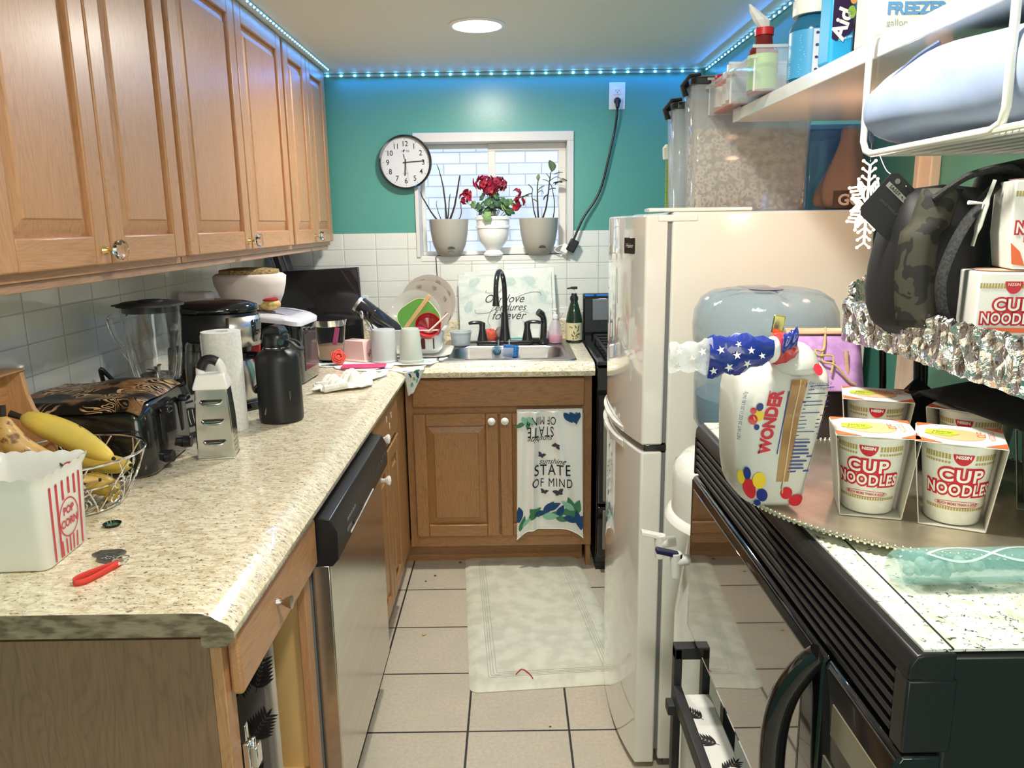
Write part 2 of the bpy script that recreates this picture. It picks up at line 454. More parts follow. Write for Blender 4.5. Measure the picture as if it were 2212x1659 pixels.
# back wall with the window opening (x -.445 .. .302, z 1.32 .. 1.888)
WX0, WX1, WZ0, WZ1 = -0.447, 0.303, 1.318, 1.889
def wallpiece(x0, x1, z0, z1, m, y0=YB, y1=YB + 0.12): return MB().bx(x0, x1, y0, y1, z0, z1), m
b = MB()
for x0, x1, z0, z1 in ((XL - 0.1, WX0, 1.435, CEIL + 0.1), (WX1, XR + 0.1, 1.435, CEIL + 0.1), (WX0, WX1, WZ1, CEIL + 0.1)):
    b.bx(x0, x1, YB, YB + 0.12, z0, z1)
wb = struct(b.build('wall_back', TEAL))
b = MB()
for x0, x1, z0, z1 in ((XL - 0.1, WX0, -0.1, 1.435), (WX1, XR + 0.1, -0.1, 1.435), (WX0, WX1, -0.1, WZ0)):
    b.bx(x0, x1, YB - 0.006, YB + 0.12, z0, z1)
b.build('tile_backsplash', TILE_B, wb)
wl = struct(MB().bx(XL - 0.1, XL, YF, YB, 0, CEIL).build('wall_left', TEAL))
MB().bx(XL, XL + 0.006, 0.9, YB, 0.9, 1.46).build('tile_backsplash', TILE_L, wl)
wr = struct(MB().bx(XR, XR + 0.1, YF, YB, 0, CEIL).build('wall_right', TEAL))
struct(MB().bx(XL - 0.1, XR + 0.1, YF - 0.1, YF, 0, CEIL).build('wall_front', wall_paint('cream_paint', srgb(206, 204, 190), 0.6)))
struct(MB().bx(XR - 0.022, XR, 1.655, 1.71, 0.9, CEIL).bx(XR - 0.03, XR, 1.69, 1.71, 0.9, CEIL).build('trim_1', mat('casing', srgb(228, 214, 196), 0.4), bev=0.003))
# window: deep white reveal, sliding sashes
FR = mat('window_vinyl', srgb(226, 226, 222), 0.35)
FR_D = mat('reveal_paint', srgb(214, 212, 208), 0.45)
win = thing('window_1', 'w', 'c'); del win['label']; del win['category']; win['kind'] = 'structure'
d0, d1 = YB - 0.012, YB + 0.12
b = MB().bx(WX0, WX1, d0, d1 + 0.02, WZ1 - 0.042, WZ1).bx(WX0, WX0 + 0.018, d0, d1 + .02, WZ0, WZ1 - 0.042).bx(WX1 - 0.030, WX1, d0, d1 + .02, WZ0, WZ1 - 0.042)
b.build('window_frame', FR_D, win, bev=0.002)
MB().bx(WX0 + 0.018, WX1 - 0.03, YB - 0.008, YB + 0.14, WZ0 - 0.02, WZ0 + 0.004).build('window_sill', FR, win, bev=0.002)
def sash(x0, x1, z0, z1, y, wd, nm):
    b = MB()
    for a in ((x0, x1, z1 - wd, z1), (x0, x1, z0, z0 + wd), (x0, x0 + wd, z0 + wd, z1 - wd), (x1 - wd, x1, z0 + wd, z1 - wd)):
        b.bx(a[0], a[1], y, y + 0.028, a[2], a[3])
    s = b.build(nm, FR, win, bev=0.003)
    MB().bx(x0 + wd, x1 - wd, y + 0.012, y + 0.016, z0 + wd, z1 - wd).build('pane', PANE, s)
PANE = thin('window_pane', (0.9, 0.95, 1.0), 0.10, 0.03)
sash(WX0 + 0.018, -0.072, WZ0 + 0.004, WZ1 - 0.042, YB + 0.105, 0.020, 'sash')
sash(-0.100, WX1 - 0.030, WZ0 + 0.004, WZ1 - 0.042, YB + 0.070, 0.036, 'sash')
# painted brick wall outside
def brick():
    m = mat('white_brick', (0.9, 0.9, 0.92), 0.7); nt = m.node_tree; o, x, y, z = coords(nt)
    n = nt.nodes.new('ShaderNodeTexBrick'); v = nt.nodes.new('ShaderNodeCombineXYZ')
    nt.links.new(x.k, v.inputs[0]); nt.links.new(z.k, v.inputs[1]); nt.links.new(v.outputs[0], n.inputs['Vector'])
    n.inputs['Color1'].default_value = (0.86, 0.88, 0.95, 1); n.inputs['Color2'].default_value = (0.72, 0.76, 0.86, 1); n.inputs['Mortar'].default_value = (0.42, 0.45, 0.55, 1)
    n.inputs['Scale'].default_value = 4.6; n.inputs['Mortar Size'].default_value = 0.018; n.inputs['Brick Width'].default_value = 0.9; n.inputs['Row Height'].default_value = 0.3
    setc(m, n.outputs[0]); bump(m, V(nt, n.outputs[1]), -0.6, 0.01); return m
struct(MB().bx(-2.5, 2.5, 4.75, 4.9, 0.3, 2.75).build('wall_outside', brick()))
struct(MB().bx(-2.5, 2.5, YB + 0.25, 4.75, 0.9, 1.0).build('ground_outside', mat('concrete', (0.5, 0.5, 0.5), 0.8)))

# ---------------------------------------------------------------- recessed ceiling lamps, LED tape
EMW = mat('lamp_diffuser', (1, 1, 1), 0.5, emis=(1.0, 0.97, 0.90), es=9.0)
def downlight(x, y, label):
    t = thing('ceiling_light', label, 'ceiling light', (x, y, CEIL), group='round recessed lights in the ceiling')
    MB().lathe([(0.098, 0), (0.100, -0.003), (0.094, -0.007), (0.086, -0.007), (0.086, 0)]).build('trim_ring', WHITE, t)
    MB().lathe([(0.0, -0.0062), (0.086, -0.0062), (0.086, -0.001), (0, -0.001)]).build('diffuser', EMW, t)
downlight(-0.105, 2.875, 'round white recessed light glowing in the ceiling before the window')
# LED tape
LEDM = mat('led_chip', (1, 1, 1), 0.4, emis=(0.12, 0.55, 1.0), es=16.0)
TAPE = mat('led_tape', srgb(160, 196, 214), 0.4)
t = thing('led_strip', 'string of blue LED lights along the top of the teal wall above the window', 'LED strip', (0, 0, 0))
b = MB().bx(-0.86, 0.885, YB - 0.004, YB - 0.0005, CEIL - 0.016, CEIL - 0.006); b.build('tape', TAPE, t)
for i in range(28):
    x = -0.825 + i * 0.0625
    MB().box((x, YB - 0.0055, CEIL - 0.011), (0.009, 0.005, 0.009)).build('led', LEDM, t, bev=0.002)
t = thing('led_strip', 'string of blue LED lights running along the top of the oak wall cabinets', 'LED strip', (0, 0, 0))
MB().bx(-0.800, -0.790, 1.2, 3.62, CEIL - 0.004, CEIL - 0.0005).build('tape', TAPE, t)
for i in range(72):
    MB().box((-0.795, 3.60 - i * 0.0333, CEIL - 0.0055), (0.0055, 0.0055, 0.004)).build('led', LEDM, t, bev=0.001)
t = thing('led_strip', 'string of blue LED lights above the right wall shelf, seen past the bottles', 'LED strip', (0, 0, 0))
MB().bx(XR - 0.004, XR - 0.0005, 1.4, YB - 0.01, CEIL - 0.016, CEIL - 0.006).build('tape', TAPE, t)
for i in range(40):
    MB().box((XR - 0.0055, YB - 0.05 - i * 0.0333 * 1.5, CEIL - 0.011), (0.004, 0.0065, 0.0065)).build('led', LEDM, t, bev=0.001)
# ---------------------------------------------------------------- cabinets
def door_mesh(w, h, fw=0.058, th=0.020):
    """raised panel door lying in its own plane: x across, y depth (front is -y), z up; origin lower left back"""
    A = MB()   # stiles
    A.bx(0, fw, -th, 0, 0, h).bx(w - fw, w, -th, 0, 0, h)
    B = MB()   # rails
    B.bx(fw, w - fw, -th, 0, 0, fw).bx(fw, w - fw, -th, 0, h - fw, h)
    P_ = MB()  # raised panel: four slopes
    x0, x1, z0, z1 = fw, w - fw, fw, h - fw; s = min(0.034, (x1 - x0) * 0.28)
    o = [(x0, -0.006, z0), (x1, -0.006, z0), (x1, -0.006, z1), (x0, -0.006, z1)]
    i = [(x0 + s, -th + 0.001, z0 + s), (x1 - s, -th + 0.001, z0 + s), (x1 - s, -th + 0.001, z1 - s), (x0 + s, -th + 0.001, z1 - s)]
    j = [(p[0] + (0.0035 if k in (0, 3) else -0.0035) , -th + 0.0045, p[2] + (0.0035 if k < 2 else -0.0035)) for k, p in enumerate(i)]
    j = [(p[0] - (0.007 if k in (0, 3) else -0.007), p[1], p[2] - (0.007 if k < 2 else -0.007)) for k, p in enumerate(j)]
    bk = [(x0, 0, z0), (x1, 0, z0), (x1, 0, z1), (x0, 0, z1)]
    P_.loft([bk, o, j, i])
    return A, B, P_
def make_door(par, w, h, M, loc, rz, grain_h='x', fw=0.058, name='door'):
    A, B, P_ = door_mesh(w, h, fw)
    root = A.build(name, M['z'], par, bev=0.004, loc=loc, rot=(0, 0, rz))
    B.pieces('rail', M[grain_h], root, bev=0.004); P_.build('panel', M['z'], root, smooth=False)
    return root
def glass_knob(par, loc, rz=0):
    k = MB().cyl((0, 0, 0), (0, -0.008, 0), 0.010, 0.007).cyl((0, -0.006, 0), (0, -0.020, 0), 0.0045).build('knob', BRASS, par, loc=loc, rot=(0, 0, rz))
    MB().lathe([(0.0, 0.0), (0.009, 0.0), (0.019, 0.008), (0.021, 0.016), (0.017, 0.023), (0.010, 0.026), (0, 0.0265)], 12).build('glass_head', GLASSK, k, loc=(0, -0.019, 0), rot=(R(90), 0, 0), smooth=False)
GLASSK = mat('knob_glass', (0.95, 0.95, 0.88), 0.03, trans=1.0, ior=1.5)
# upper run: faces look to +x. door front plane x=-.825; local -y -> +x means rz = +90
UZ0, UZ1 = 1.402, CEIL - 0.006
FX = -0.825
def upper(y0, y1, ndoor, label, knob_at=None, dgap=0.006):
    t = thing('wall_cabinet', label, 'cabinet', (XL + 0.008, y0, 1.385), group=None)
    ox, oy, oz = XL + 0.008, y0, 1.385
    W = FX - 0.020 - ox; L = y1 - y0
    MB().bx(0, W - 0.019, 0.001, L - 0.001, 0, CEIL - 0.002 - oz).build('body', oak['y'], t, bev=0.001)
    fr = MB()                       # face frame
    fr.bx(W - 0.019, W, 0.001, 0.035, 0, CEIL - 0.002 - oz).bx(W - 0.019, W, L - 0.035, L - 0.001, 0, CEIL - 0.002 - oz)
    fr.pieces('face_frame', oak['z'], t, bev=0.001)
    MB().bx(W - 0.019, W, 0.035, L - 0.035, 0, 0.04).bx(W - 0.019, W, 0.035, L - 0.035, CEIL - 0.047 - oz, CEIL - 0.002 - oz).pieces('frame_rail', oak['y'], t, bev=0.001)
    dw = (L - 0.024 - dgap * (ndoor - 1)) / ndoor
    for i in range(ndoor):
        d = make_door(t, dw, UZ1 - UZ0, oak, (W, 0.012 + i * (dw + dgap), UZ0 - oz), R(90), 'x')
        if knob_at == i: glass_knob(d, (dw - 0.026, -0.020, 0.030))
    return t
upper(1.238 - 0.38, 1.988, 3, 'nearest oak wall cabinet with raised panel doors and a glass knob', 1)
upper(1.992, 2.985, 2, 'middle oak wall cabinet, the one above the black appliances', 0)
upper(2.989, 3.650, 2, 'farthest oak wall cabinet, ending beside the teal back wall', 0)
MB().bx(XL + 0.01, FX - 0.028, 0.86, 3.64, 1.366, 1.385).build('light_rail', wood('rail_wood', srgb(170, 132, 104), srgb(124, 92, 70), 'y'), bev=0.002)
lr = bpy.data.objects['light_rail']; T(lr, 'thin brown wood strip along the underside of the oak wall cabinets', 'trim strip')

# ---------------------------------------------------------------- base cabinets and counter
CT = 0.914; CB = 0.857
# left base cabinet near camera: y 1.06 .. 1.535, open door hole and one drawer
BX = -0.452    # face frame front plane
def base_near():
    t = thing('base_cabinet', 'near base cabinet with an oak drawer over an open doorless compartment', 'cabinet', (-1.14, 1.065, 0))
    ox, oy = -1.14, 1.065; W = BX - ox; L = 1.558 - oy
    MB().bx(0, W - 0.019, 0, 0.016, 0.0, CB).build('end_panel', endpanel, t)
    b = MB().bx(0, W - 0.019, L - 0.016, L, 0.1, CB).bx(0, 0.012, 0.016, L - 0.016, 0.1, CB).bx(0.012, W - 0.019, 0.016, L - 0.016, 0.237, 0.255)
    b.build('interior', plain_oak, t)
    MB().bx(W - 0.019, W, 0.0, 0.040, 0.10, CB).bx(W - 0.019, W, L - 0.040, L, 0.10, CB).pieces('face_frame', oak['z'], t, bev=0.0015)
    MB().bx(W - 0.019, W, 0.04, L - 0.04, CB - 0.03, CB).bx(W - 0.019, W, 0.04, L - 0.04, 0.10, 0.250).pieces('frame_rail', oak['y'], t, bev=0.0015)
    MB().bx(0.05, W - 0.08, 0, L, 0, 0.1).build('toe_kick', oakd['y'], t)
    d = MB().bx(0, 0.478, -0.020, 0, 0, 0.106).build('drawer', oak['x'], t, bev=0.006, seg=3, loc=(W + 0.001, 0.018, 0.748), rot=(0, 0, R(90)))
    MB().bx(0.01, 0.40, 0.045, 0.44, -0.0, 0.08).build('drawer_box', plain_oak, t, loc=(W - 0.43, 0, 0.755))
    kb = MB().lathe([(0.007, 0), (0.006, 0.004), (0.0045, 0.008), (0.005, 0.012), (0.008, 0.016), (0.012, 0.026), (0.0125, 0.0275), (0, 0.029)], 28)
    kb.build('knob', mat('satin_nickel', (0.45, 0.42, 0.38), 0.3, 1.0), d, loc=(0.190, -0.020, 0.060), rot=(R(90), 0, 0))
    # concealed hinge still on the near stile
    h = MB().box((0, 0, 0), (0.012, 0.018, 0.055)).box((0.012, 0.004, 0), (0.012, 0.022, 0.038)).cyl((0.008, 0.006, -0.03), (0.008, 0.006, 0.03), 0.004)
    h.box((0.0, 0.0, 0.045), (0.004, 0.012, 0.03)).build('hinge', CHROME, t, bev=0.002, loc=(W + 0.006, 0.050, 0.615))
    return t
base_near()
# corner base cabinet: x face at BX, y 2.262 .. 2.95
def white_knob(par, loc, rot=(R(90), 0, 0)):
    MB().lathe([(0.008, 0), (0.007, 0.006), (0.006, 0.012), (0.009, 0.018), (0.015, 0.024), (0.016, 0.030), (0.012, 0.034), (0, 0.036)], 28).build('knob', WHITE_G, par, loc=loc, rot=rot)
def base_corner():
    oy = 2.268; L = 3.10 - oy; ox = -1.14; W = BX - ox
    t = thing('base_cabinet', 'brown corner base cabinet with white knobs beyond the dishwasher', 'cabinet', (ox, oy, 0))
    MB().bx(0, W - 0.019, 0.0, L - 0.03, 0.1, CB).build('body', oakd['y'], t)
    MB().bx(W - 0.019, W, 0.0, L + 0.02, 0.10, CB).pieces('face_frame', oakd['z'], t, bev=0.0015)
    MB().bx(0.05, W - 0.07, 0, L, 0, 0.1).build('toe_kick', oakd['y'], t)
    # two drawers stacked near, then a door under them
    d1 = MB().bx(0, 0.50, -0.02, 0, 0, 0.135).build('drawer', oakd['x'], t, bev=0.006, seg=3, loc=(W + 0.001, 0.016, 0.725), rot=(0, 0, R(90)))
    white_knob(d1, (0.10, -0.02, 0.07)); 
    b = MB()
    for q in ((0.30, 0.06), (0.34, 0.09), (0.06, 0.05), (0.20, 0.03), (0.24, 0.10)): b.box((q[0], -0.0215, q[1]), (0.008, 0.001, 0.022), Euler((0, R(random.uniform(-40, 40)), 0)))
    b.build('sticker', WHITE, d1)
    MB().box((0.035, -0.0215, 0.05), (0.022, 0.001, 0.034)).build('sticker', mat('blue_sticker', srgb(120, 150, 176), 0.4), d1)
    d2 = make_door(t, 0.245, 0.560, oakd, (W + 0.001, 0.016, 0.148), R(90), 'x', 0.052)
    d3 = make_door(t, 0.245, 0.560, oakd, (W + 0.001, 0.270, 0.148), R(90), 'x', 0.052)
    white_knob(d2, (0.075, -0.02, 0.515))
base_corner()
# sink base: faces -y. plane y=3.10 ; x -.462 .. .332
def base_sink():
    t = thing('sink_cabinet', 'brown oak sink cabinet with a false drawer front and two panel doors', 'cabinet', (-0.445, 3.10, 0))
    L = 0.332 + 0.445
    MB().bx(0.001, L, 0.019, 0.59, 0.10, 0.70).build('body', oakd['z'], t)
    MB().bx(0, 0.035, 0.0, 0.019, 0.105, CB).bx(L - 0.045, L, 0.0, 0.019, 0.105, CB).bx(0.365, 0.405, 0, 0.019, 0.162, 0.688).pieces('face_frame', oakd['z'], t, bev=0.001)
    MB().bx(0.035, L - 0.045, 0.0, 0.019, CB - 0.03, CB).bx(0.035, L - 0.045, 0, 0.019, 0.69, 0.74).bx(0.035, L - 0.045, 0, 0.019, 0.105, 0.16).pieces('frame_rail', oakd['x'], t, bev=0.001)
    MB().bx(-0.05, L - 0.03, 0.085, 0.60, 0.0, 0.10).build('toe_kick', oakd['x'], t)
    MB().bx(L - 0.02, L, 0.02, 0.60, 0.0, CB).build('side_panel', oakd['z'], t)
    MB().bx(0.030, 0.745, -0.020, 0, 0.729, 0.850).build('false_front', oakd['x'], t, bev=0.006, seg=3)
    da = make_door(t, 0.354, 0.542, oakd, (0.030, 0, 0.158), 0, 'x', 0.052)
    db = make_door(t, 0.354, 0.542, oakd, (0.391, 0, 0.158), 0, 'x', 0.052)
    white_knob(da, (0.354 - 0.026, -0.02, 0.516)); white_knob(db, (0.022, -0.02, 0.516))
base_sink()
# counter: L shape with rolled front edge
SX0, SX1, SY0, SY1 = -0.275, 0.235, 3.17, 3.52      # bowl opening
def counter():
    t = thing('countertop', 'L-shaped cream speckled laminate countertop along the left wall and under the window', 'countertop', (0, 0, 0))
    # left run: profile in x,z extruded along y, with ogee nose at x=-.425
    nose = [(-1.148, 0.876), (-0.47, 0.876), (-0.47, 0.858), (-0.44, 0.858), (-0.428, 0.862), (-0.421, 0.872), (-0.420, 0.884), (-0.428, 0.894), (-0.440, 0.900), (-0.452, 0.908), (-0.470, 0.9135), (-0.49, 0.914), (-1.148, 0.914)]
    b = MB().prism(nose, 1.040, 3.10, 'y')
    # piece behind (corner)
    b.bx(-1.148, -0.47, 3.10, 3.712, 0.876, 0.914)
    b.build('left_slab', LAM, t)
    MB().prism([(p[0], p[1]) for p in nose], 1.0385, 1.0399, 'y').build('end_edge', CHIP, t)
    # back run around the sink cutout
    nb = [(3.10, 0.876), (3.06, 0.858), (3.044, 0.862), (3.037, 0.872), (3.036, 0.884), (3.044, 0.896), (3.058, 0.906), (3.075, 0.912), (3.095, 0.914), (SY0, 0.914), (SY0, 0.876)]
    b = MB().prism(nb, -0.455, 0.338, 'x')
    b.bx(-0.47, SX0, SY0, 3.71, 0.876, 0.914).bx(SX1, 0.338, SY0, 3.71, 0.876, 0.914).bx(SX0, SX1, SY1, 3.71, 0.876, 0.914)
    b.build('back_slab', LAM, t)
    MB().bx(XL + 0.007, 0.338, 3.694, 3.712, 0.9145, 1.012).build('backsplash', LAM, t, bev=0.004)
    MB().bx(XL + 0.007, XL + 0.025, 1.04, 3.694, 0.9145, 1.012).build('backsplash', LAM, t, bev=0.004)
counter()
# dishwasher
def dishwasher():
    t = thing('dishwasher', 'stainless dishwasher with a black control panel under the left counter', 'dishwasher', (-1.078, 1.568, 0))
    L = 0.694
    MB().bx(0, 0.625, 0.0, L, 0.10, 0.852).build('tub', GREYP, t)
    MB().bx(0.05, 0.57, 0.0, L, 0.0, 0.10).build('toe_panel', BLACK, t)
    MB().bx(0.626, 0.668, 0.010, L - 0.004, 0.115, 0.735).build('door', DWST, t, bev=0.003)
    p = MB().prism([(0.626, 0.735), (0.676, 0.735), (0.690, 0.752), (0.690, 0.815), (0.676, 0.845), (0.626, 0.852)], 0.004, L - 0.002, 'y').build('control_panel', BLACK, t, bev=0.002)
    S = flatS((0.6905, 0.0, 0.78), (0, 1, 0), (0, 0, 1))
    b = MB().bx(0.690, 0.6915, 0.14, 0.44, 0.758, 0.762).build('trim_line', WHITE, p)
    MB().bx(0.690, 0.6925, 0.17, 0.30, 0.768, 0.774).build('latch_slot', BLACK_G, p)
    text('AMANA', 0.014, S, mat('print_grey', srgb(190, 190, 190), 0.5), p, pos=(0.125, 0.0))
    for k in range(5): MB().bx(0.6902, 0.6915, 0.11 + k * 0.02, 0.122 + k * 0.02, 0.800, 0.806).build('button', GREYP, p)
    for k in range(5): MB().bx(0.6902, 0.6912, 0.50 + k * 0.034, 0.515 + k * 0.034, 0.785 + 0.004 * (k % 2), 0.800).build('button', mat('panel_print', srgb(70, 70, 72), 0.5), p)
dishwasher()
# ---------------------------------------------------------------- stove (only its left end shows past the fridge)
def stove():
    t = thing('stove', 'black gas stove with grey oven panels, standing between the sink cabinet and the fridge', 'stove', (0.346, 3.045, 0))
    W = 0.52
    MB().bx(0.004, W, 0.03, 0.655, 0.03, 0.905).build('body', BLACK_G, t, bev=0.004)
    MB().bx(0, W, -0.012, 0.66, 0.905, 0.922).build('cooktop', BLACK_G, t, bev=0.006, seg=3)
    MB().prism([(0.60, 0.91), (0.668, 0.91), (0.668, 1.138), (0.635, 1.138), (0.615, 1.12)], 0, W, 'x').build('backguard', BLACK_G, t, bev=0.008, seg=3)
    p = MB().box((W / 2 + 0.015, 0.607, 1.062), (W - 0.06, 0.004, 0.10), Euler((R(-6), 0, 0))).build('display_panel', mat('stove_grey', srgb(120, 124, 128), 0.35, 0.4), t, bev=0.006)
    MB().cyl((0.055, 0.601, 1.035), (0.055, 0.605, 1.035), 0.011).build('badge', GREYP, p)
    # grates
    g = MB()
    for gx in (0.05, 0.30):
        for k in range(6): g.box((gx + 0.10, 0.09 + k * 0.085, 0.951), (0.20, 0.010, 0.010))
        for sx in (0, 0.20): g.box((gx + sx, 0.30, 0.945), (0.010, 0.50, 0.012))
        for sx in (0, 0.20):
            for yy in (0.05, 0.55): g.box((gx + sx, yy, 0.932), (0.012, 0.012, 0.03))
    g.build('grate', BLACK_M, t, bev=0.002)
    for k in (0.15, 0.42): MB().cyl((0.15, k, 0.92), (0.15, k, 0.935), 0.035).build('burner', BLACK_M, t)
    grey = mat('oven_grey', srgb(150, 146, 138), 0.4, 0.3)
    q = MB().prism([(-0.004, 0.800), (-0.018, 0.805), (-0.006, 0.895), (0.03, 0.90), (0.03, 0.800)], 0.0, W, 'x').build('knob_panel', BLACK_G, t, bev=0.003)
    MB().box((0.27, -0.0145, 0.848), (0.45, 0.004, 0.075), Euler((R(-8), 0, 0))).build('fascia', mat('fascia_grey', srgb(168, 170, 170), 0.3, 0.5), q, bev=0.012)
    for k in range(4): MB().cyl((0.075 + k * 0.11, -0.010, 0.848), (0.075 + k * 0.11, -0.045, 0.853), 0.020, 0.017).build('knob', BLACK, t, bev=0.002)
    d = MB().bx(0.006, W, -0.010, 0.03, 0.312, 0.785).build('oven_door', BLACK_G, t, bev=0.006)
    MB().bx(0.028, W - 0.02, -0.014, -0.009, 0.325, 0.690).build('door_panel', grey, d, bev=0.003)
    h = MB(); h.tube([(0.030, -0.050, 0.722), (0.045, -0.055, 0.722), (W - 0.05, -0.055, 0.722)], [0.010, 0.0135, 0.0135], 14)
    h.cyl((0.06, -0.01, 0.722), (0.06, -0.05, 0.722), 0.009); h.build('handle', WHITE_G, d)
    b = MB().bx(0.006, W, -0.010, 0.03, 0.075, 0.300).build('storage_drawer', BLACK_G, t, bev=0.006)
    MB().bx(0.028, W - 0.02, -0.014, -0.009, 0.110, 0.285).build('drawer_panel', grey, b, bev=0.003)
    MB().bx(0.004, W, 0.03, 0.62, 0.0, 0.035).build('plinth', BLACK_M, t)
stove()
# ---------------------------------------------------------------- fridge, doors face -x
def fridge():
    t = thing('refrigerator', 'white top-freezer refrigerator with curved glossy doors facing the sink side', 'refrigerator', (0.383, 1.835, 0))
    W = 0.478; L = 0.60; H = 1.494
    MB().bx(0, W, 0, L, 0.03, H).build('body', FRIDGE, t, bev=0.006, seg=3)
    MB().bx(0.02, W - .02, 0.02, L - 0.02, 0, 0.03).build('base', GREYP, t)
    def curve(y): u = (y - L / 2) / (L / 2); return -0.100 + 0.038 * abs(u) ** 2.4
    def door(z0, z1, nm):
        pts = [(-0.010, 0.0), (-0.010, L)] + [(curve(L - L * k / 24), L - L * k / 24) for k in range(25)]
        poly = [(x, y) for x, y in pts]
        return MB().prism(poly, z0, z1, 'z').build(nm, FRIDGE_F, t, bev=0.005, seg=3)
    fz = door(0.926, H - 0.006, 'freezer_door'); rd = door(0.020, 0.908, 'fridge_door')
    # gaskets
    MB().bx(-0.010, 0.0, 0.006, L - 0.006, 0.93, H - 0.012).bx(-0.010, 0, 0.006, L - 0.006, 0.06, 0.904).build('gasket', GREYP, t)
    MB().bx(-0.055, 0.006, 0.004, 0.045, 0.909, 0.925).build('hinge', BLACK_G, t, bev=0.002)
    # pocket handle lips between the two doors
    def lip(z0, z1, off, y0, y1, nm, par):
        n = 16; P0 = []
        rings = []
        for k in range(n + 1):
            y = y0 + (y1 - y0) * k / n; u = math.sin(PI * k / n) ** 0.6
            x = curve(y) - 0.001; dd = off * u + 0.0015
            rings.append([(x, y, z0), (x - dd, y, z0 + 0.004), (x - dd, y, z1 - 0.003), (x, y, z1)])
        return MB().loft(rings).build(nm, FRIDGE_F, par, bev=0)
    lip(0.928, 0.944, 0.009, 0.12, 0.50, 'grip', fz); lip(0.885, 0.906, 0.011, 0.12, 0.50, 'grip', rd)
    # badge on the freezer door near its top
    bd = MB().bx(-0.004, 0, -0.028, 0.028, -0.020, 0.020).build('badge', mat('badge_dark', srgb(70, 72, 76), 0.15, 0.8), fz, bev=0.004, loc=(curve(0.085) - 0.0005, 0.085, 1.415), rot=(0, 0, R(22)))
    text('Haier', 0.016, flatS((-0.0042, 0, 0), (0, -1, 0), (0, 0, 1)), WHITE, bd, (0, 0))
    # hinge cover and slab on top
    MB().bx(-0.055, 0.19, 0.008, 0.075, H + 0.001, H + 0.010).build('hinge_cover', FRIDGE, t, bev=0.003)
    MB().bx(-0.035, 0.060, -0.002, 0.05, H - 0.022, H - 0.006).build('hinge_cover', FRIDGE, t, bev=0.003)
fridge()
# ---------------------------------------------------------------- microwave, vent side faces -x
MWZ = 1.120
def microwave():
    # local frame: x = depth from the front (0) to the back, y = along the front from far (0) to near (-L)
    t = thing('microwave', 'black microwave with a top vent grille, its top covered with speckled white vinyl', 'microwave', (0.326, 1.316, MWZ - 0.40), rot=(0, 0, R(0)))
    L = 0.745; D = 0.40; H = 0.40; Y0, Y1 = -L, 0.0
    MB().bx(0.035, D, Y0 + 0.002, Y1 - 0.002, 0.004, H - 0.002).build('case', BLACK, t, bev=0.004)
    # top rim (curved shoulder) with vent grille under it
    pr = [(0.0, H - 0.092), (0.004, H - 0.092), (0.004, H - 0.022), (0.010, H - 0.008), (0.026, H - 0.0005), (0.036, H - 0.0005), (0.036, H - 0.092)]
    MB().prism([(0.012, H - 0.092), (0.012, H - 0.024), (0.0, H - 0.024), (0.001, H - 0.010), (0.006, H - 0.002), (0.013, H), (0.040, H), (0.040, H - 0.092)], Y0, Y1, 'y').build('top_trim', BLACK, t, bev=0.002)
    g = MB()
    for k in range(5): g.prism([(0.001, H - 0.086 + k * 0.0125), (0.012, H - 0.080 + k * 0.0125), (0.012, H - 0.0765 + k * 0.0125), (0.001, H - 0.0805 + k * 0.0125)], Y0 + 0.022, Y1 - 0.006, 'y')
    g.build('vent_grille', mat('grille_black', (0.010, 0.010, 0.011), 0.30), t, bev=0.0006)
    MB().bx(0.0, 0.042, Y0 - 0.001, Y0 + 0.021, H - 0.0925, H - 0.0235).bx(0, 0.042, Y1 - 0.006, Y1 + 0.001, H - 0.0925, H - 0.0235).pieces('vent_end', BLACK, t, bev=0.002)
    split = Y0 + 0.152
    dr = MB().prism([(0.036, 0.0), (0.004, 0.0), (-0.003, 0.010), (-0.003, H - 0.104), (0.002, H - 0.096), (0.036, H - 0.096)], split + 0.002, Y1, 'y').build('door', BLACK_G, t, bev=0.003)
    MB().bx(-0.0042, -0.002, split + 0.05, Y1 - 0.018, 0.016, H - 0.116).build('window', MWGLASS, dr, bev=0.0008)
    cp = MB().prism([(0.036, 0.0), (0.004, 0.0), (-0.003, 0.010), (-0.003, H - 0.104), (0.002, H - 0.096), (0.036, H - 0.096)], Y0, split - 0.002, 'y').build('control_panel', BLACK_G, t, bev=0.003)
    MB().bx(-0.0042, -0.002, split - 0.125, split - 0.030, H - 0.165, H - 0.130).build('display', mat('display_glass', srgb(120, 112, 92), 0.15), cp)
    bm_ = mat('button_grey', srgb(96, 92, 82), 0.35)
    for r in range(5):
        for c in range(4): MB().bx(-0.0048, -0.002, split - 0.040 - c * 0.031, split - 0.018 - c * 0.031, H - 0.215 - r * 0.032, H - 0.198 - r * 0.032).build('button', bm_, cp)
    # bowed handle, hugging the door edge
    pts = [(-0.004, split + 0.030, 0.025), (-0.022, split + 0.042, 0.05), (-0.032, split + 0.046, 0.11), (-0.034, split + 0.044, 0.18), (-0.028, split + 0.036, 0.235), (-0.013, split + 0.022, 0.280), (-0.002, split + 0.014, 0.300)]
    P2 = smoothpts(pts, 5); rr = [0.012 + 0.003 * math.sin(PI * i / (len(P2) - 1)) for i in range(len(P2))]
    MB().tube(P2, rr, 12).build('handle', BLACK_G, dr)
    MB().bx(0.0135, D - 0.004, Y0 + 0.004, Y1 - 0.004, H, H + 0.0022).build('vinyl_cover', VINYL, t)
    MB().prism([(0.037, Y0 + 0.004), (0.0388, Y0 + 0.004), (0.0558, Y1 - 0.004), (0.054, Y1 - 0.004)], H + 0.0015, H + 0.0028, 'z').build('seam', BLACK, t)
MWGLASS = mat('mw_glass', (0.03, 0.026, 0.02), 0.03, coat=1.0, spec=1.0, ior=1.9)
microwave()
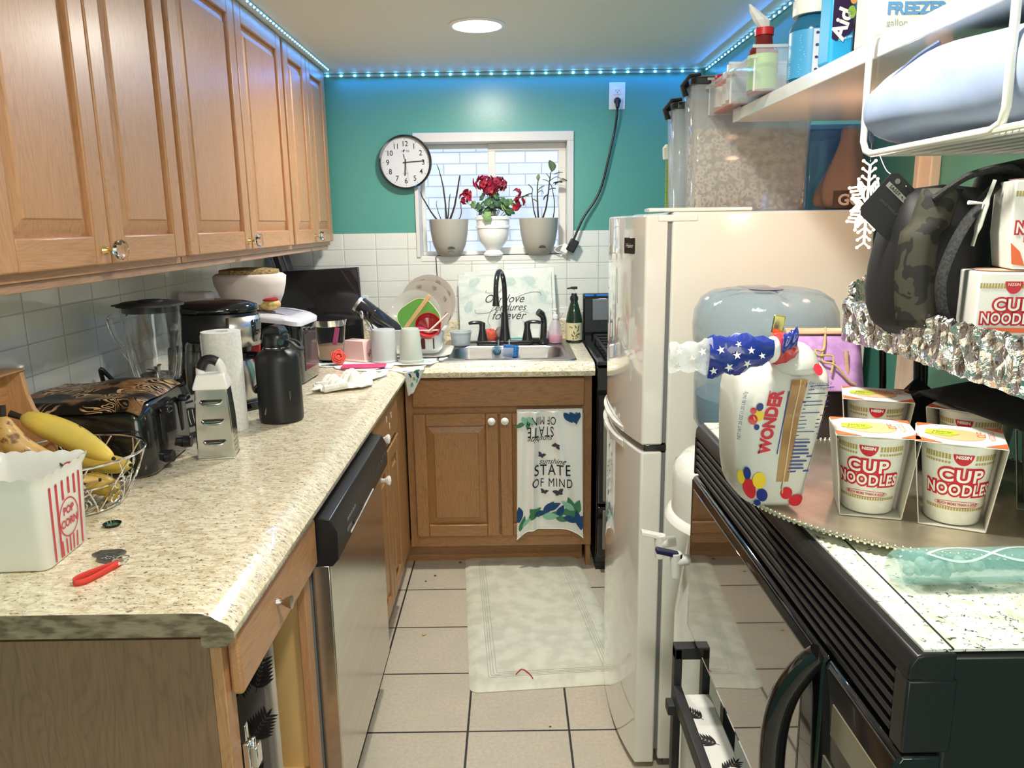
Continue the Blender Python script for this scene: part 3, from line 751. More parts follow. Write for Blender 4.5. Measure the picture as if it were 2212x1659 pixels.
# black rack carrying the microwave
def cart():
    t = thing('rolling_cart', 'black metal rolling cart that carries the microwave', 'cart', (0.374, 0.9, 0))
    z0 = MWZ - 0.404
    MB().bx(0.0, 0.44, -0.36, 0.385, z0 - 0.02, z0).build('top_shelf', BLACK_M, t, bev=0.003)
    for x in (0.02, 0.42):
        for y in (-0.345, 0.365): MB().bx(x - 0.012, x + 0.012, y - 0.012, y + 0.012, 0.05, z0 - 0.02).build('leg', BLACK_M, t, bev=0.002)
    for x in (0.02, 0.42):
        for y in (-0.345, 0.365): MB().cyl((x - 0.01, y, 0.025), (x + 0.01, y, 0.025), 0.025).build('caster', BLACK, t)
    MB().bx(0.0, 0.44, -0.36, 0.385, 0.12, 0.135).build('lower_shelf', BLACK_M, t, bev=0.003)
cart()
def tote():
    # narrow black side rack: end frame, long rails, a leaf printed liner inside
    t = thing('side_rack', 'narrow black rack with an upright end frame hanging beside the cart under the microwave', 'rack', (0.290, 1.27, 0))
    e = MB()
    e.bx(0, 0.014, -0.012, 0.012, 0.0, 0.712).bx(0.052, 0.066, -0.012, 0.012, 0.0, 0.712).bx(0, 0.066, -0.012, 0.012, 0.690, 0.714)
    e.pieces('end_frame', BLACK_M, t, bev=0.002)
    MB().bx(-0.004, 0.013, -0.60, -0.013, 0.612, 0.640).pieces('rail', BLACK_M, t, bev=0.002)
    MB().bx(-0.016, 0.012, -0.040, -0.014, 0.596, 0.616).build('bracket', BLACK_M, t, bev=0.002)
    MB().bx(0.0, 0.066, -0.60, -0.586, 0.0, 0.64).pieces('end_frame', BLACK_M, t, bev=0.002)
    MB().bx(0.0, 0.066, -0.586, -0.013, 0.24, 0.255).build('shelf', BLACK_M, t, bev=0.002)
tote()
def leafbox():
    t = thing('storage_box', 'white box with black palm leaf print standing in the narrow black rack', 'box', (0.304, 1.250, 0.256))
    MB().bx(0.0, 0.050, -0.30, 0.0, 0.0, 0.37).build('box', WHITE, t, bev=0.002)
    S = flatS((0.022, -0.15, 0.3704), (1, 0, 0), (0, 1, 0))
    pr = []
    for (x, y, L, a) in ((-0.002, 0.075, 0.05, 2.2), (0.008, 0.01, 0.055, 2.6), (-0.004, -0.06, 0.055, 0.8), (0.004, -0.12, 0.05, 2.0)): pr += frond(x, y, L * 0.85, a, 6)
    decal('leaf_print', pr, S, BLACK_M, t)
    S2 = flatS((-0.0003, -0.15, 0.2), (0, -1, 0), (0, 0, 1))
    pr = []
    for (x, y, a) in ((-0.11, 0.12, 1.2), (-0.02, 0.10, 2.0), (0.09, 0.12, 1.0), (-0.06, 0.0, 1.5), (0.05, -0.02, 0.7)): pr += frond(x, y, 0.05, a, 6)
    decal('leaf_print', pr, S2, BLACK_M, t)
leafbox()
def flowercloth():
    def f(u, v):
        y = -0.29 * u; x = -0.006 + 0.05 * v
        return (x, y, 0.004 + 0.010 * math.sin(7 * u + 2 * v) + 0.016 * math.sin(PI * v) - (0.05 * (1 - v) if v < 0.12 else 0))
    g = MB().grid(f, 24, 10)
    o = g.build('dish_cloth', mat('white_cloth', srgb(236, 236, 226), 0.9), None, sub=1, solid=0.004, loc=(0.300, 1.00, 0.642), off=1)
    T(o, 'white folded cloth with a pink flower print lying in the narrow black rack', 'cloth')
    pink = mat('pink_print', srgb(190, 110, 130), 0.9)
    S = lambda x, y, h: Vector(f(-y / 0.29, (x + 0.006) / 0.05)) + Vector((0, 0, 0.0048 + h))
    pr = []
    for k in range(6): pr.append(leaf(0.020, -0.15, 0.026, 0.018, k * PI / 3))
    for k in range(5): pr.append(leaf(0.028, -0.22, 0.022, 0.014, k * 1.25 + 0.4))
    decal('flower_print', pr, S, pink, o, 0.0006, 0.01)
flowercloth()
def blackbag():
    b = MB()
    ringsN = []
    for k in range(9):
        z = 0.02 + 0.50 * k / 8; ringsN.append([(0.266 + 0.03 + 0.018 * math.cos(a) * (1 + 0.25 * math.sin(3 * a + k)) , 1.0 + 0.19 * math.sin(a) * (1 + 0.08 * math.sin(5 * a + k)), z) for a in [2 * PI * i / 20 for i in range(20)]])
    b.loft(ringsN); o = b.build('trash_bag', mat('bag_black', (0.02, 0.02, 0.022), 0.35), None, sub=1)
    T(o, 'crumpled black plastic bag hanging low under the rack rail', 'bag')
# ---------------------------------------------------------------- water dispenser with jug
def dispenser():
    t = thing('water_dispenser', 'white floor-standing water dispenser with white and blue taps beside the fridge', 'water dispenser', (0.505, 1.545, 0))
    MB().lathe([(0.150, 0.0), (0.150, 0.62), (0.138, 0.70), (0.120, 0.84), (0.165, 0.842), (0.178, 0.850), (0.172, 0.862), (0.165, 0.866), (0.165, 0.945), (0.160, 0.965), (0.140, 0.985), (0.100, 1.0), (0.05, 1.0)], 48).build('housing', WHITE_G, t)
    for (x, y, m, nm, ang) in ((-0.175, 0.050, WHITE_G, 'tap', 0), (-0.160, -0.045, mat('navy', srgb(30, 36, 72), 0.35), 'tap', 0)):
        p = MB().cyl((x + 0.03, y, 0.775), (x - 0.005, y, 0.770), 0.012).cyl((x - 0.005, y, 0.79), (x - 0.005, y, 0.735), 0.013, 0.010).build(nm, WHITE, t, bev=0.001)
        MB().box((x - 0.020, y, 0.790), (0.055, 0.020, 0.010), Euler((0, R(14), 0))).build('lever', m, p, bev=0.002)
dispenser()
def jug():
    JUG = mat('jug_plastic', srgb(142, 172, 190), 0.10, alpha=0.50, coat=0.3)
    nt = JUG.node_tree; o_, x, y, z = coords(nt); bump(JUG, noise(nt, scaled(nt, o_, (1, 1, 0.5)), 90, 4, 0.7), 0.35, 0.002)
    t = thing('water_jug', 'blue-tinted five gallon plastic water bottle upside down on the white dispenser', 'water bottle', (0.515, 1.545, 0.99))
    pr = [(0.0, 0.012), (0.03, 0.0125), (0.06, 0.016), (0.118, 0.045), (0.134, 0.075), (0.136, 0.16), (0.134, 0.205), (0.126, 0.217), (0.131, 0.226), (0.141, 0.243), (0.143, 0.275), (0.140, 0.305), (0.128, 0.330), (0.108, 0.343), (0.075, 0.349), (0.03, 0.346), (0.022, 0.338), (0.0, 0.336)]
    b = MB().lathe(pr, 60)
    for v in b.bm.verts:
        r = math.hypot(v.co.x, v.co.y)
        if v.co.z > 0.30 and 0.025 < r < 0.135:
            a = math.atan2(v.co.y, v.co.x); v.co.z -= 0.010 * max(0, math.cos(5 * a + 1.2)) ** 6 * (1 if r > 0.05 else 0.4)
    b.build('bottle', JUG, t)
    wt = [(0.0, 0.014), (0.057, 0.018), (0.114, 0.048), (0.130, 0.077), (0.132, 0.130), (0.0, 0.130)]
    MB().lathe(wt, 48).build('water', mat('water', srgb(128, 172, 200), 0.02, alpha=0.65), t)
    MB().lathe([(0.0, 0.3365), (0.024, 0.3385), (0.034, 0.3475), (0.0, 0.3475)], 24).build('base_dimple', mat('navy_plastic', srgb(52, 60, 120), 0.2), t)
jug()
# ---------------------------------------------------------------- floor mat
def mat_floor():
    mm = nmat('comfort_mat', srgb(222, 220, 200), srgb(204, 204, 184), 18, rough=0.5, bmp=0.15, detail=5, dist=0.002)
    # corner points from the far left, going clockwise
    A, B_, C_, D_ = Vector((-0.222, 3.20)), Vector((0.276, 3.205)), Vector((0.395, 2.235)), Vector((-0.150, 2.190))
    def q(u, v): a = A.lerp(B_, u); b = D_.lerp(C_, u); return a.lerp(b, v)
    def rr(ins, r):
        o = []
        w_, h_ = 0.52, 1.0
        for (cx, cy, a0) in ((ins + r, ins + r, 180), (w_ - ins - r, ins + r, 270), (w_ - ins - r, h_ - ins - r, 0), (ins + r, h_ - ins - r, 90)):
            for k in range(6):
                a = R(a0 + 18 * k); o.append(((cx + r * math.cos(a)) / w_, (cy + r * math.sin(a)) / h_))
        return o
    t = thing('floor_mat', 'cream cushioned kitchen mat with fine border lines on the tile floor', 'mat', (0, 0, 0))
    ct = [(q(u, v).x, q(u, v).y) for u, v in rr(0, 0.03)]; ct2 = [(q(u, v).x, q(u, v).y) for u, v in rr(0.022, 0.02)]
    b = MB(); b.loft([[(x, y, 0.0006) for x, y in ct], [(x, y, 0.003) for x, y in ct], [(x, y, 0.013) for x, y in ct2]]); b.build('pad', mm, t)
    gl = mat('mat_groove', srgb(158, 164, 150), 0.6)
    S = lambda x, y, h: Vector((x, y, 0.013 + h))
    pr = []
    for ins in (0.062, 0.070, 0.078, 0.088):
        pp = [tuple(q(u, v)) for u, v in rr(ins, 0.008)]; pr += stroke(pp + [pp[0]], 0.0014)
    decal('border_line', pr, S, gl, t, 0.0005)
    o = MB().tube(smoothpts([(0.0, 2.27, 0.0165), (0.02, 2.30, 0.016), (0.045, 2.27, 0.0165), (0.055, 2.245, 0.0165)], 5), 0.0016, 6).build('red_thread', RED)
    T(o, 'short red twisted thread lying on the near edge of the mat', 'thread')
mat_floor()
def crumbs():
    cm = mat('crumb', srgb(96, 80, 56), 0.8); wm = mat('crumb_light', srgb(206, 170, 110), 0.8)
    for i, (x, y, r, m) in enumerate([(-0.335, 2.55, 0.006, wm), (-0.34, 3.03, 0.005, cm), (-0.375, 2.98, 0.004, cm), (-0.24, 3.155, 0.006, cm), (0.10, 2.02, 0.003, cm)]):
        o = MB().sph((0, 0, r * 0.6), r, (1.2, 0.9, 0.6), 8).build('crumb', m, None, loc=(x, y, 0.0))
        T(o, 'tiny crumb on the tile floor beside the mat', 'crumb', 'crumbs on the floor')
crumbs()
# ---------------------------------------------------------------- things on the left counter (z = .914)
Z = 0.9145
def popcorn():
    t = thing('popcorn_bucket', 'square white plastic popcorn tub with red stripes and a wavy rim', 'popcorn tub', (-0.850, 1.252, Z), R(3))
    pl = mat('tub_white', srgb(238, 238, 232), 0.3)
    rd = mat('tub_red', srgb(200, 52, 60), 0.4)
    h = 0.163
    def rr(hw, r, z, wav=0.0, n=18):
        o = []
        for q in range(4):
            cx, cy = [(1, -1), (1, 1), (-1, 1), (-1, -1)][q]; a0 = -90 + 90 * q
            # side points then corner
            for k in range(n):
                t_ = k / n
                p0 = Vector((cx * (hw - r) , cy * (hw - r)))
                if k < 5:
                    a = R(a0 + 90 * k / 4); p = (p0.x + r * math.cos(a), p0.y + r * math.sin(a))
                else:
                    nx, ny = [(1, 1), (-1, 1), (-1, -1), (1, -1)][q]
                    a = R(a0 + 90); s0 = Vector((p0.x + r * math.cos(a), p0.y + r * math.sin(a)))
                    p1 = Vector((nx * (hw - r), ny * (hw - r))); s1 = Vector((p1.x + r * math.cos(a), p1.y + r * math.sin(a)))
                    p = tuple(s0.lerp(s1, (k - 4) / (n - 4)))
                o.append(p)
        return [(x, y, z + wav * abs(math.sin(i * PI / 3.0))) for i, (x, y) in enumerate(o)]
    b = MB()
    b.loft([rr(0.066, 0.014, 0.0), rr(0.070, 0.016, 0.004), rr(0.077, 0.018, h - 0.016), rr(0.083, 0.018, h - 0.004, 0.004), rr(0.0845, 0.018, h, 0.004), rr(0.081, 0.018, h - 0.003, 0.004), rr(0.075, 0.017, h - 0.016), rr(0.066, 0.014, 0.008)])
    b.build('tub', pl, t, ang=50)
    # printed +x face and +y seen from inside
    S = lambda x, y, hh: Vector((0.0705 + (y / h) * 0.0075 + hh, x, y))
    pr = []
    for k, x in enumerate((-0.050, -0.030, -0.010, 0.010, 0.029, 0.046)):
        y1 = h - 0.026; y0 = 0.006
        if k in (2, 3, 4): 
            yo = {2: 0.104, 3: 0.110, 4: 0.104}[k]
            pr += stroke([(x, yo), (x, y1)], 0.0065); pr.append(ell(x, y1, 0.00325, 0.00325, 10))
        else:
            pr += stroke([(x * 0.93, y0), (x, y1)], [0.005, 0.0065]); pr.append(ell(x, y1, 0.00325, 0.00325, 10))
    for x in (-0.024, -0.010, 0.002, 0.014, 0.027): pr += stroke([(x * 0.9, 0.006), (x, 0.034)], 0.004)
    pr += ring(0.004, 0.069, 0.031, 0.034, 0.0025)
    decal('red_print', pr, S, rd, t)
    text('POP', 0.019, S, rd, t, (0.004, 0.082), bold=0.0006); text('CORN', 0.019, S, rd, t, (0.004, 0.060), bold=0.0006)
    S3 = lambda x, y, hh: Vector((x, 0.0655 + (y / h) * 0.0100 - hh, y))
    pk = mat('rose_print', srgb(190, 96, 104), 0.5)
    decal('flower_print', [ell(0.050, 0.136, 0.014, 0.012, 14), ell(0.030, 0.128, 0.006, 0.006, 10)], S3, pk, t, 0.001)
    decal('flower_print', [leaf(0.038, 0.138, 0.010, 0.005, 2.2), leaf(0.063, 0.130, 0.010, 0.005, 0.2)], S3, mat('leaf_dark', srgb(70, 70, 56), 0.5), t, 0.0012)
popcorn()

# --- wire basket and the fruit
BC = Vector((-0.905, 1.50, Z))
def basket():
    t = thing('fruit_basket', 'round chrome wire fruit basket with scrolls, holding plantains', 'basket', BC)
    def circ(r, z, n=48): return [(r * math.cos(2 * PI * i / n), r * math.sin(2 * PI * i / n), z) for i in range(n)]
    MB().tube(circ(0.140, 0.112), 0.0028, 8, True).build('rim', CHROME, t)
    MB().tube(circ(0.140 * 0.8, 0.060), 0.0018, 8, True).build('hoop', CHROME, t)
    MB().tube(circ(0.086, 0.004), 0.0025, 8, True).build('base_ring', CHROME, t)
    def rad(z): return 0.086 + 0.054 * (z / 0.112) ** 0.75
    b = MB()
    for k in range(10):
        for sg in (1, -1):
            pts = []
            for i in range(9):
                z = 0.004 + 0.108 * i / 8; a = 2 * PI * k / 10 + sg * 0.42 * (i / 8); r = rad(z); pts.append((r * math.cos(a), r * math.sin(a), z))
            b.tube(pts, 0.0017, 6)
    b.pieces('wire', CHROME, t)
    b = MB()
    for k in range(10):
        for (zc, s) in ((0.028, 1), (0.064, -1)):
            pts = []
            for i in range(22):
                th = i / 21 * 2.2 * PI; rr = 0.016 * (1 - 0.55 * i / 21)
                z = zc + rr * math.sin(th) * s; a = 2 * PI * (k + 0.5) / 10 + (rr * math.cos(th)) / 0.11; r = rad(max(z, 0.004)) + 0.001
                pts.append((r * math.cos(a), r * math.sin(a), z))
            b.tube(pts, 0.0017, 6)
    b.pieces('scroll', CHROME, t)
    b = MB()
    for k in range(-4, 5):
        x = k * 0.02; yy = math.sqrt(0.086 ** 2 - x * x) - 0.001; b.tube([(x, -yy, 0.004), (x, yy, 0.004)], 0.0014, 6)
    b.pieces('base_wire', CHROME, t)
basket()
def peel(name, c1, c2, spots, lo=0.55, hi=0.62, sc=14):
    m = mat(name, c1, 0.45, coat=0.1); nt = m.node_tree; o, x, y, z = coords(nt)
    n1 = noise(nt, o, sc, 4, 0.6); n2 = noise(nt, scaled(nt, o, (1, 1, 1), (4, 4, 4)), 60, 3, 0.6)
    c = mixc(nt, n1.ramp(0.4, 0.65), c1, c2); c = mixc(nt, n1.ramp(lo, hi) * 0.8, c, spots); c = mixc(nt, n2.ramp(0.68, 0.74), c, (0.03, 0.02, 0.012))
    setc(m, c); return m
P_Y = peel('plantain_yellow', srgb(226, 196, 84), srgb(206, 186, 92), srgb(180, 150, 60), 0.68, 0.8)
P_B = peel('plantain_ripe', srgb(214, 178, 100), srgb(196, 150, 92), srgb(96, 64, 36), 0.56, 0.6, 20)
P_G = peel('plantain_dull', srgb(196, 168, 62), srgb(150, 120, 44), srgb(70, 52, 26), 0.6, 0.68)
STEM = mat('stem_black', (0.02, 0.015, 0.01), 0.7)
def plantain(pts, rmax, m, label):
    P2 = smoothpts(pts, 6); n = len(P2); rr = []
    for i in range(n):
        t = i / (n - 1); rr.append(max(0.0045, rmax * (math.sin(PI * min(1, (t + 0.03) * 0.97)) ** 0.55)) * (1 if t > 0.08 else 0.5 + t * 6))
    base = P2[n // 2].copy(); loc = (base.x, base.y, Z)
    P3 = [p - Vector(loc) for p in P2]
    b = MB().tube(P3, rr, 10)
    t = b.build('plantain', m, None, ang=80, loc=loc); t.data.materials[0] = m
    T(t, label, 'plantain', None)
    d0 = (P3[0] - P3[2]).normalized(); MB().cyl(P3[0] + d0 * -0.006, P3[0] + d0 * 0.020, 0.006, 0.0075, 8).build('stem', STEM, t)
    d1 = (P3[-1] - P3[-3]).normalized(); MB().cyl(P3[-1] - d1 * 0.002, P3[-1] + d1 * 0.005, 0.0045, 0.003, 8).build('tip', STEM, t)
plantain([(-0.985, 1.485, 1.108), (-0.950, 1.490, 1.092), (-0.900, 1.495, 1.066), (-0.850, 1.488, 1.040), (-0.805, 1.475, 1.022)], 0.027, P_Y, 'large yellow plantain lying on top of the wire basket')
plantain([(-0.972, 1.415, 1.128), (-0.968, 1.412, 1.100), (-0.950, 1.415, 1.066), (-0.915, 1.425, 1.040), (-0.880, 1.440, 1.030)], 0.024, P_B, 'brown-spotted tan plantain at the back of the popcorn tub')
plantain([(-0.985, 1.46, 0.975), (-0.93, 1.435, 0.985), (-0.87, 1.43, 0.985), (-0.825, 1.45, 0.985)], 0.021, P_B, 'speckled plantain lying level just under the basket rim')
plantain([(-0.965, 1.52, 0.945), (-0.91, 1.50, 0.955), (-0.855, 1.490, 0.965), (-0.828, 1.50, 0.945), (-0.832, 1.48, 0.93)], 0.022, P_G, 'curved yellow plantain with a dark tip low in the wire basket')
plantain([(-0.965, 1.56, 0.975), (-0.91, 1.57, 0.985), (-0.85, 1.565, 0.980), (-0.808, 1.545, 0.985)], 0.021, P_Y, 'yellow plantain at the right end behind the basket wires')
plantain([(-1.09, 1.40, 1.02), (-1.05, 1.385, 1.04), (-1.00, 1.38, 1.03), (-0.97, 1.39, 1.01)], 0.020, P_Y, 'yellow-orange fruit tip at the left photo edge behind the popcorn tub')

# --- wooden crate against the wall
def crate():
    t = thing('wooden_organizer', 'light wooden organizer with a curved side standing against the wall tiles', 'wooden organizer', (-1.098, 1.205, Z))
    MB().bx(0.0, 0.010, 0, 0.42, 0.0, 0.262).build('back_panel', crate_wood, t, bev=0.002)
    pf = [(0.0, 0.0), (0.085, 0.0), (0.096, 0.06), (0.096, 0.10), (0.085, 0.145), (0.060, 0.18), (0.050, 0.215), (0.044, 0.262), (0.0, 0.262)]
    MB().prism(pf, 0.405, 0.418, 'y').prism(pf, 0.0, 0.012, 'y').pieces('side_panel', wood('pine_v', srgb(200, 154, 104), srgb(150, 106, 64), 'z', 0.8), t, bev=0.002)
    MB().bx(0.010, 0.085, 0.012, 0.405, 0.0, 0.010).build('bottom', crate_wood, t)
    MB().bx(0.0, 0.048, 0, 0.418, 0.262, 0.268).build('top_strip', crate_wood, t, bev=0.002)
crate()
# --- toaster and its cloth
def toaster():
    t = thing('toaster', 'black four-slice toaster with two lever slots and a browning knob', 'toaster', (-0.972, 1.785, Z), R(4))
    X, Y, H = 0.149, 0.140, 0.172
    def ring(hx, hy, z, r=0.04, n=6):
        o = []
        for (cx, cy, a0) in ((hx - r, -hy + r, -90), (hx - r, hy - r, 0), (-hx + r, hy - r, 90), (-hx + r, -hy + r, 180)):
            for k in range(n + 1):
                a = R(a0 + 90 * k / n); o.append((cx + r * math.cos(a), cy + r * math.sin(a), z))
        return o
    MB().loft([ring(X - 0.012, Y - 0.010, 0), ring(X - 0.002, Y - 0.002, 0.012), ring(X, Y, 0.05), ring(X - 0.003, Y - 0.004, 0.13), ring(X - 0.010, Y - 0.010, 0.162), ring(X - 0.022, Y - 0.020, 0.174), ring(X - 0.038, Y - 0.034, H)]).build('body', mat('toaster_black', (0.011, 0.011, 0.011), 0.14, coat=0.5), t, ang=60)
    for y in (-0.062, 0.062):
        MB().bx(X - 0.004, X + 0.0015, y - 0.008, y + 0.008, 0.062, 0.150).build('lever_slot', mat('slot_black', (0.003, 0.003, 0.003), 0.5), t, bev=0.004)
        MB().box((X + 0.010, y, 0.146), (0.026, 0.024, 0.016)).build('lever', BLACK_G, t, bev=0.005, seg=3)
        MB().cyl((X - 0.002, y, 0.032), (X + 0.018, y, 0.032), 0.0155, 0.0145, 28).build('knob', BLACK, t, bev=0.002)
toaster()
def toaster_cloth():
    m = mat('patterned_cloth', (0.02, 0.018, 0.015), 0.35); nt = m.node_tree; o, x, y, z = coords(nt)
    wv = noise(nt, scaled(nt, o, (1, 1.5, 1)), 9, 2, 0.5, 1.2)
    r_ = (wv * 13.0).fract(); band = noise(nt, scaled(nt, o, (1, 1, 1), (3, 1, 0)), 7, 1)
    c = mixc(nt, r_.gt(0.62) * band.ramp(0.40, 0.48), srgb(24, 20, 16), srgb(196, 160, 116)); c = mixc(nt, noise(nt, o, 12, 1).ramp(0.58, 0.62) * 0.8, c, srgb(120, 84, 50))
    setc(m, c)
    def f(u, v):
        x = -0.150 + 0.285 * u; y = -0.150 + 0.27 * v
        z = 0.1835 + 0.016 * math.exp(-((x - 0.02) ** 2 + (y - 0.02) ** 2) / 0.006) + 0.003 * math.sin(22 * x + 9 * y) + 0.0025 * math.sin(31 * y - 12 * x)
        if v < 0.10: z -= 0.018 * (0.10 - v) / 0.10 + 0.004
        if u > 0.92: z -= 0.012 * (u - 0.92) / 0.08
        return (x, y, z)
    o = MB().grid(f, 30, 28).build('cloth_cover', m, None, sub=1, solid=0.002, off=1, loc=(-0.972, 1.785, Z - 0.003), rot=(0, 0, R(4)))
    T(o, 'black and tan patterned cloth lying over the top of the toaster', 'cloth')
toaster_cloth()
# --- blender
def blender():
    t = thing('blender', 'glass jar blender with black lid on a grey base behind the toaster', 'blender', (-0.960, 2.035, Z), R(-22))
    gm = mat('blender_grey', srgb(58, 60, 62), 0.3, coat=0.3)
    def sq(hx, hy, z, r=0.03, off=0.0, n=5):
        o = []
        for (cx, cy, a0) in ((hx - r, -hy + r, -90), (hx - r, hy - r, 0), (-hx + r, hy - r, 90), (-hx + r, -hy + r, 180)):
            for k in range(n + 1): a = R(a0 + 90 * k / n); o.append((cx + r * math.cos(a) + off, cy + r * math.sin(a), z))
        return o
    MB().loft([sq(0.088, 0.078, 0, off=0.012), sq(0.088, 0.078, 0.02, off=0.012), sq(0.082, 0.074, 0.05, off=0.008), sq(0.074, 0.070, 0.10, 0.05), sq(0.070, 0.068, 0.125, 0.06), sq(0.068, 0.068, 0.138, 0.067)]).build('base', gm, t, ang=60)
    # control plate tilted on the +x side
    p = MB().box((0, 0, 0), (0.006, 0.112, 0.100)).build('control_plate', mat('plate_silver', srgb(176, 176, 172), 0.3, 0.6), t, bev=0.004, loc=(0.094, 0, 0.066), rot=(0, R(-9), 0))
    S = flatS((0.0033, 0, 0), (0, 1, 0), (0, 0, 1))
    decal('dial_print', [ell(0.0, -0.008, 0.040, 0.026, 24)], S, BLACK, p)
    pr = []
    for k in range(5): pr += stroke([(-0.030 + k * 0.014, -0.028), (-0.034 + k * 0.015, -0.008), (-0.030 + k * 0.014, 0.012)], 0.003)
    decal('dial_print', pr, S, WHITE, p, 0.0009)
    decal('dial_print', [rect(-0.022, 0.030, 0.022, 0.036)], S, BLACK, p, 0.0009)
    MB().lathe([(0.060, 0.138), (0.064, 0.140), (0.064, 0.150), (0.050, 0.152), (0.05, 0.140), (0, 0.140)], 40).build('collar', BLACK, t)
    # glass jar with flutes
    prof = [(0.0, 0.155), (0.050, 0.155), (0.056, 0.160), (0.060, 0.185), (0.066, 0.235), (0.0715, 0.29), (0.075, 0.345), (0.076, 0.360), (0.0725, 0.360), (0.071, 0.345), (0.0675, 0.29), (0.062, 0.235), (0.056, 0.190), (0.050, 0.170), (0.0, 0.170)]
    b = MB().lathe(prof, 72)
    for v in b.bm.verts:
        if v.co.z < 0.30:
            a = math.atan2(v.co.y, v.co.x); k = min(1, (0.30 - v.co.z) / 0.05) * (1 if math.hypot(v.co.x, v.co.y) > 0.045 else 0)
            s_ = 1 + 0.05 * k * math.cos(8 * a); v.co.x *= s_; v.co.y *= s_
    j = b.build('jar', GLASS, t, ang=70)
    MB().tube(smoothpts([(-0.070, -0.02, 0.335), (-0.104, -0.034, 0.330), (-0.112, -0.036, 0.312), (-0.100, -0.030, 0.265), (-0.080, -0.022, 0.225), (-0.062, -0.014, 0.195)], 5), 0.007, 8).build('handle', GLASS, t)
    MB().box((0, 0, 0.180), (0.05, 0.010, 0.003), Euler((0, R(12), 0.4))).box((0, 0, 0.186), (0.045, 0.009, 0.003), Euler((0, R(-20), 2.0))).cyl((0, 0, 0.170), (0, 0, 0.192), 0.008).build('blade', CHROME, t)
    b = MB().lathe([(0.0, 0.374), (0.030, 0.373), (0.034, 0.369), (0.070, 0.368), (0.082, 0.364), (0.084, 0.358), (0.0795, 0.3575), (0.0705, 0.357), (0.0700, 0.342), (0, 0.342)], 48)
    b.box((-0.083, -0.030, 0.359), (0.02, 0.03, 0.004), Euler((0, 0, R(20))))
    b.build('lid', BLACK_M, t)
blender()
def cup():
    t = thing('blender_cup', 'clear upside-down personal blender cup with black foot beside the blender jar', 'blender cup', (-0.912, 2.205, Z))
    MB().lathe([(0.0, 0.0), (0.042, 0.0), (0.044, 0.006), (0.038, 0.04), (0.040, 0.052), (0, 0.052)], 40).build('foot', BLACK, t)
    b = MB().lathe([(0.034, 0.054), (0.045, 0.085), (0.043, 0.16), (0.037, 0.228), (0.030, 0.236), (0.0, 0.237), (0.0, 0.233), (0.028, 0.232), (0.034, 0.225), (0.040, 0.16), (0.042, 0.086), (0.031, 0.056)], 48)
    b.build('cup', GLASS, t)
cup()
def blackhook():
    o = MB().tube(smoothpts([(-1.10, 2.02, 1.06), (-1.10, 2.01, 1.105), (-1.09, 2.015, 1.095), (-1.07, 2.03, 1.055), (-1.06, 2.03, 1.03)], 4), 0.006, 8).tube([(-1.10, 2.02, Z), (-1.10, 2.02, 1.06)], 0.006, 8).build('cable_hook', BLACK, None)
    T(o, 'black plastic strap of a folded power cord sticking up behind the toaster', 'power cord')
blackhook()
# --- grater
def grater():
    t = thing('box_grater', 'four-sided metal box grater with white top and black grip', 'grater', (-0.735, 1.836, Z), R(10))
    GR = mat('grater_steel', (0.60, 0.62, 0.60), 0.14, 1.0)
    def sq(hx, hy, z): return [(-hx, -hy, z), (hx, -hy, z), (hx, hy, z), (-hx, hy, z)]
    MB().loft([sq(0.044, 0.034, 0.0), sq(0.0425, 0.0325, 0.10), sq(0.037, 0.029, 0.178)]).build('body', GR, t, bev=0.003)
    MB().loft([sq(0.0450, 0.035, -0.0), sq(0.0450, 0.035, 0.005)]).build('foot_rim', CHROME, t, bev=0.0015)
    MB().loft([sq(0.041, 0.033, 0.174), sq(0.041, 0.033, 0.181), sq(0.032, 0.022, 0.210), sq(0.030, 0.014, 0.212)]).build('shoulder', WHITE, t, bev=0.003)
    MB().tube(smoothpts([(-0.026, 0, 0.208), (-0.024, 0, 0.226), (-0.014, 0, 0.240), (0.002, 0, 0.244), (0.018, 0, 0.236), (0.026, 0, 0.218), (0.026, 0, 0.206)], 5), 0.0085, 10, flat=1.2).build('handle', WHITE, t)
    MB().tube(smoothpts([(-0.024, 0, 0.222), (-0.014, 0, 0.2405), (0.002, 0, 0.2445), (0.016, 0, 0.238)], 5), 0.0100, 12, flat=1.2).build('grip', BLACK, t)
    # slicing slots on the -y face, small teeth on the +x face
    b = MB()
    for k, z in enumerate((0.040, 0.092, 0.140)):
        y = -0.0345 + z * 0.02
        b.tube(smoothpts([(-0.026, y, z + 0.006), (-0.018, y - 0.0045, z), (0.0, y - 0.006, z - 0.001), (0.018, y - 0.0045, z), (0.026, y, z + 0.006)], 4), 0.0028, 6)
    b.pieces('slicer_lip', CHROME, t)
    b = MB()
    for z in (0.047, 0.099, 0.147): b.box((0, -0.0352 + z * 0.02, z), (0.050, 0.001, 0.006), Euler((R(4), 0, 0)))
    b.pieces('slot', BLACK_G, t)
    S = lambda x, y, h: Vector((0.0442 - 0.026 * (y / 0.178) ** 2 * 0.25 - y * 0.012 + h, x, y))
    pr = []
    for r in range(13):
        for c in range(5): pr.append(ell(-0.020 + c * 0.010 + (r % 2) * 0.003, 0.018 + r * 0.0115, 0.0032, 0.0022, 6, 0.5))
    decal('tooth_rows', pr, S, BLACK_G, t, 0.0006)
grater()
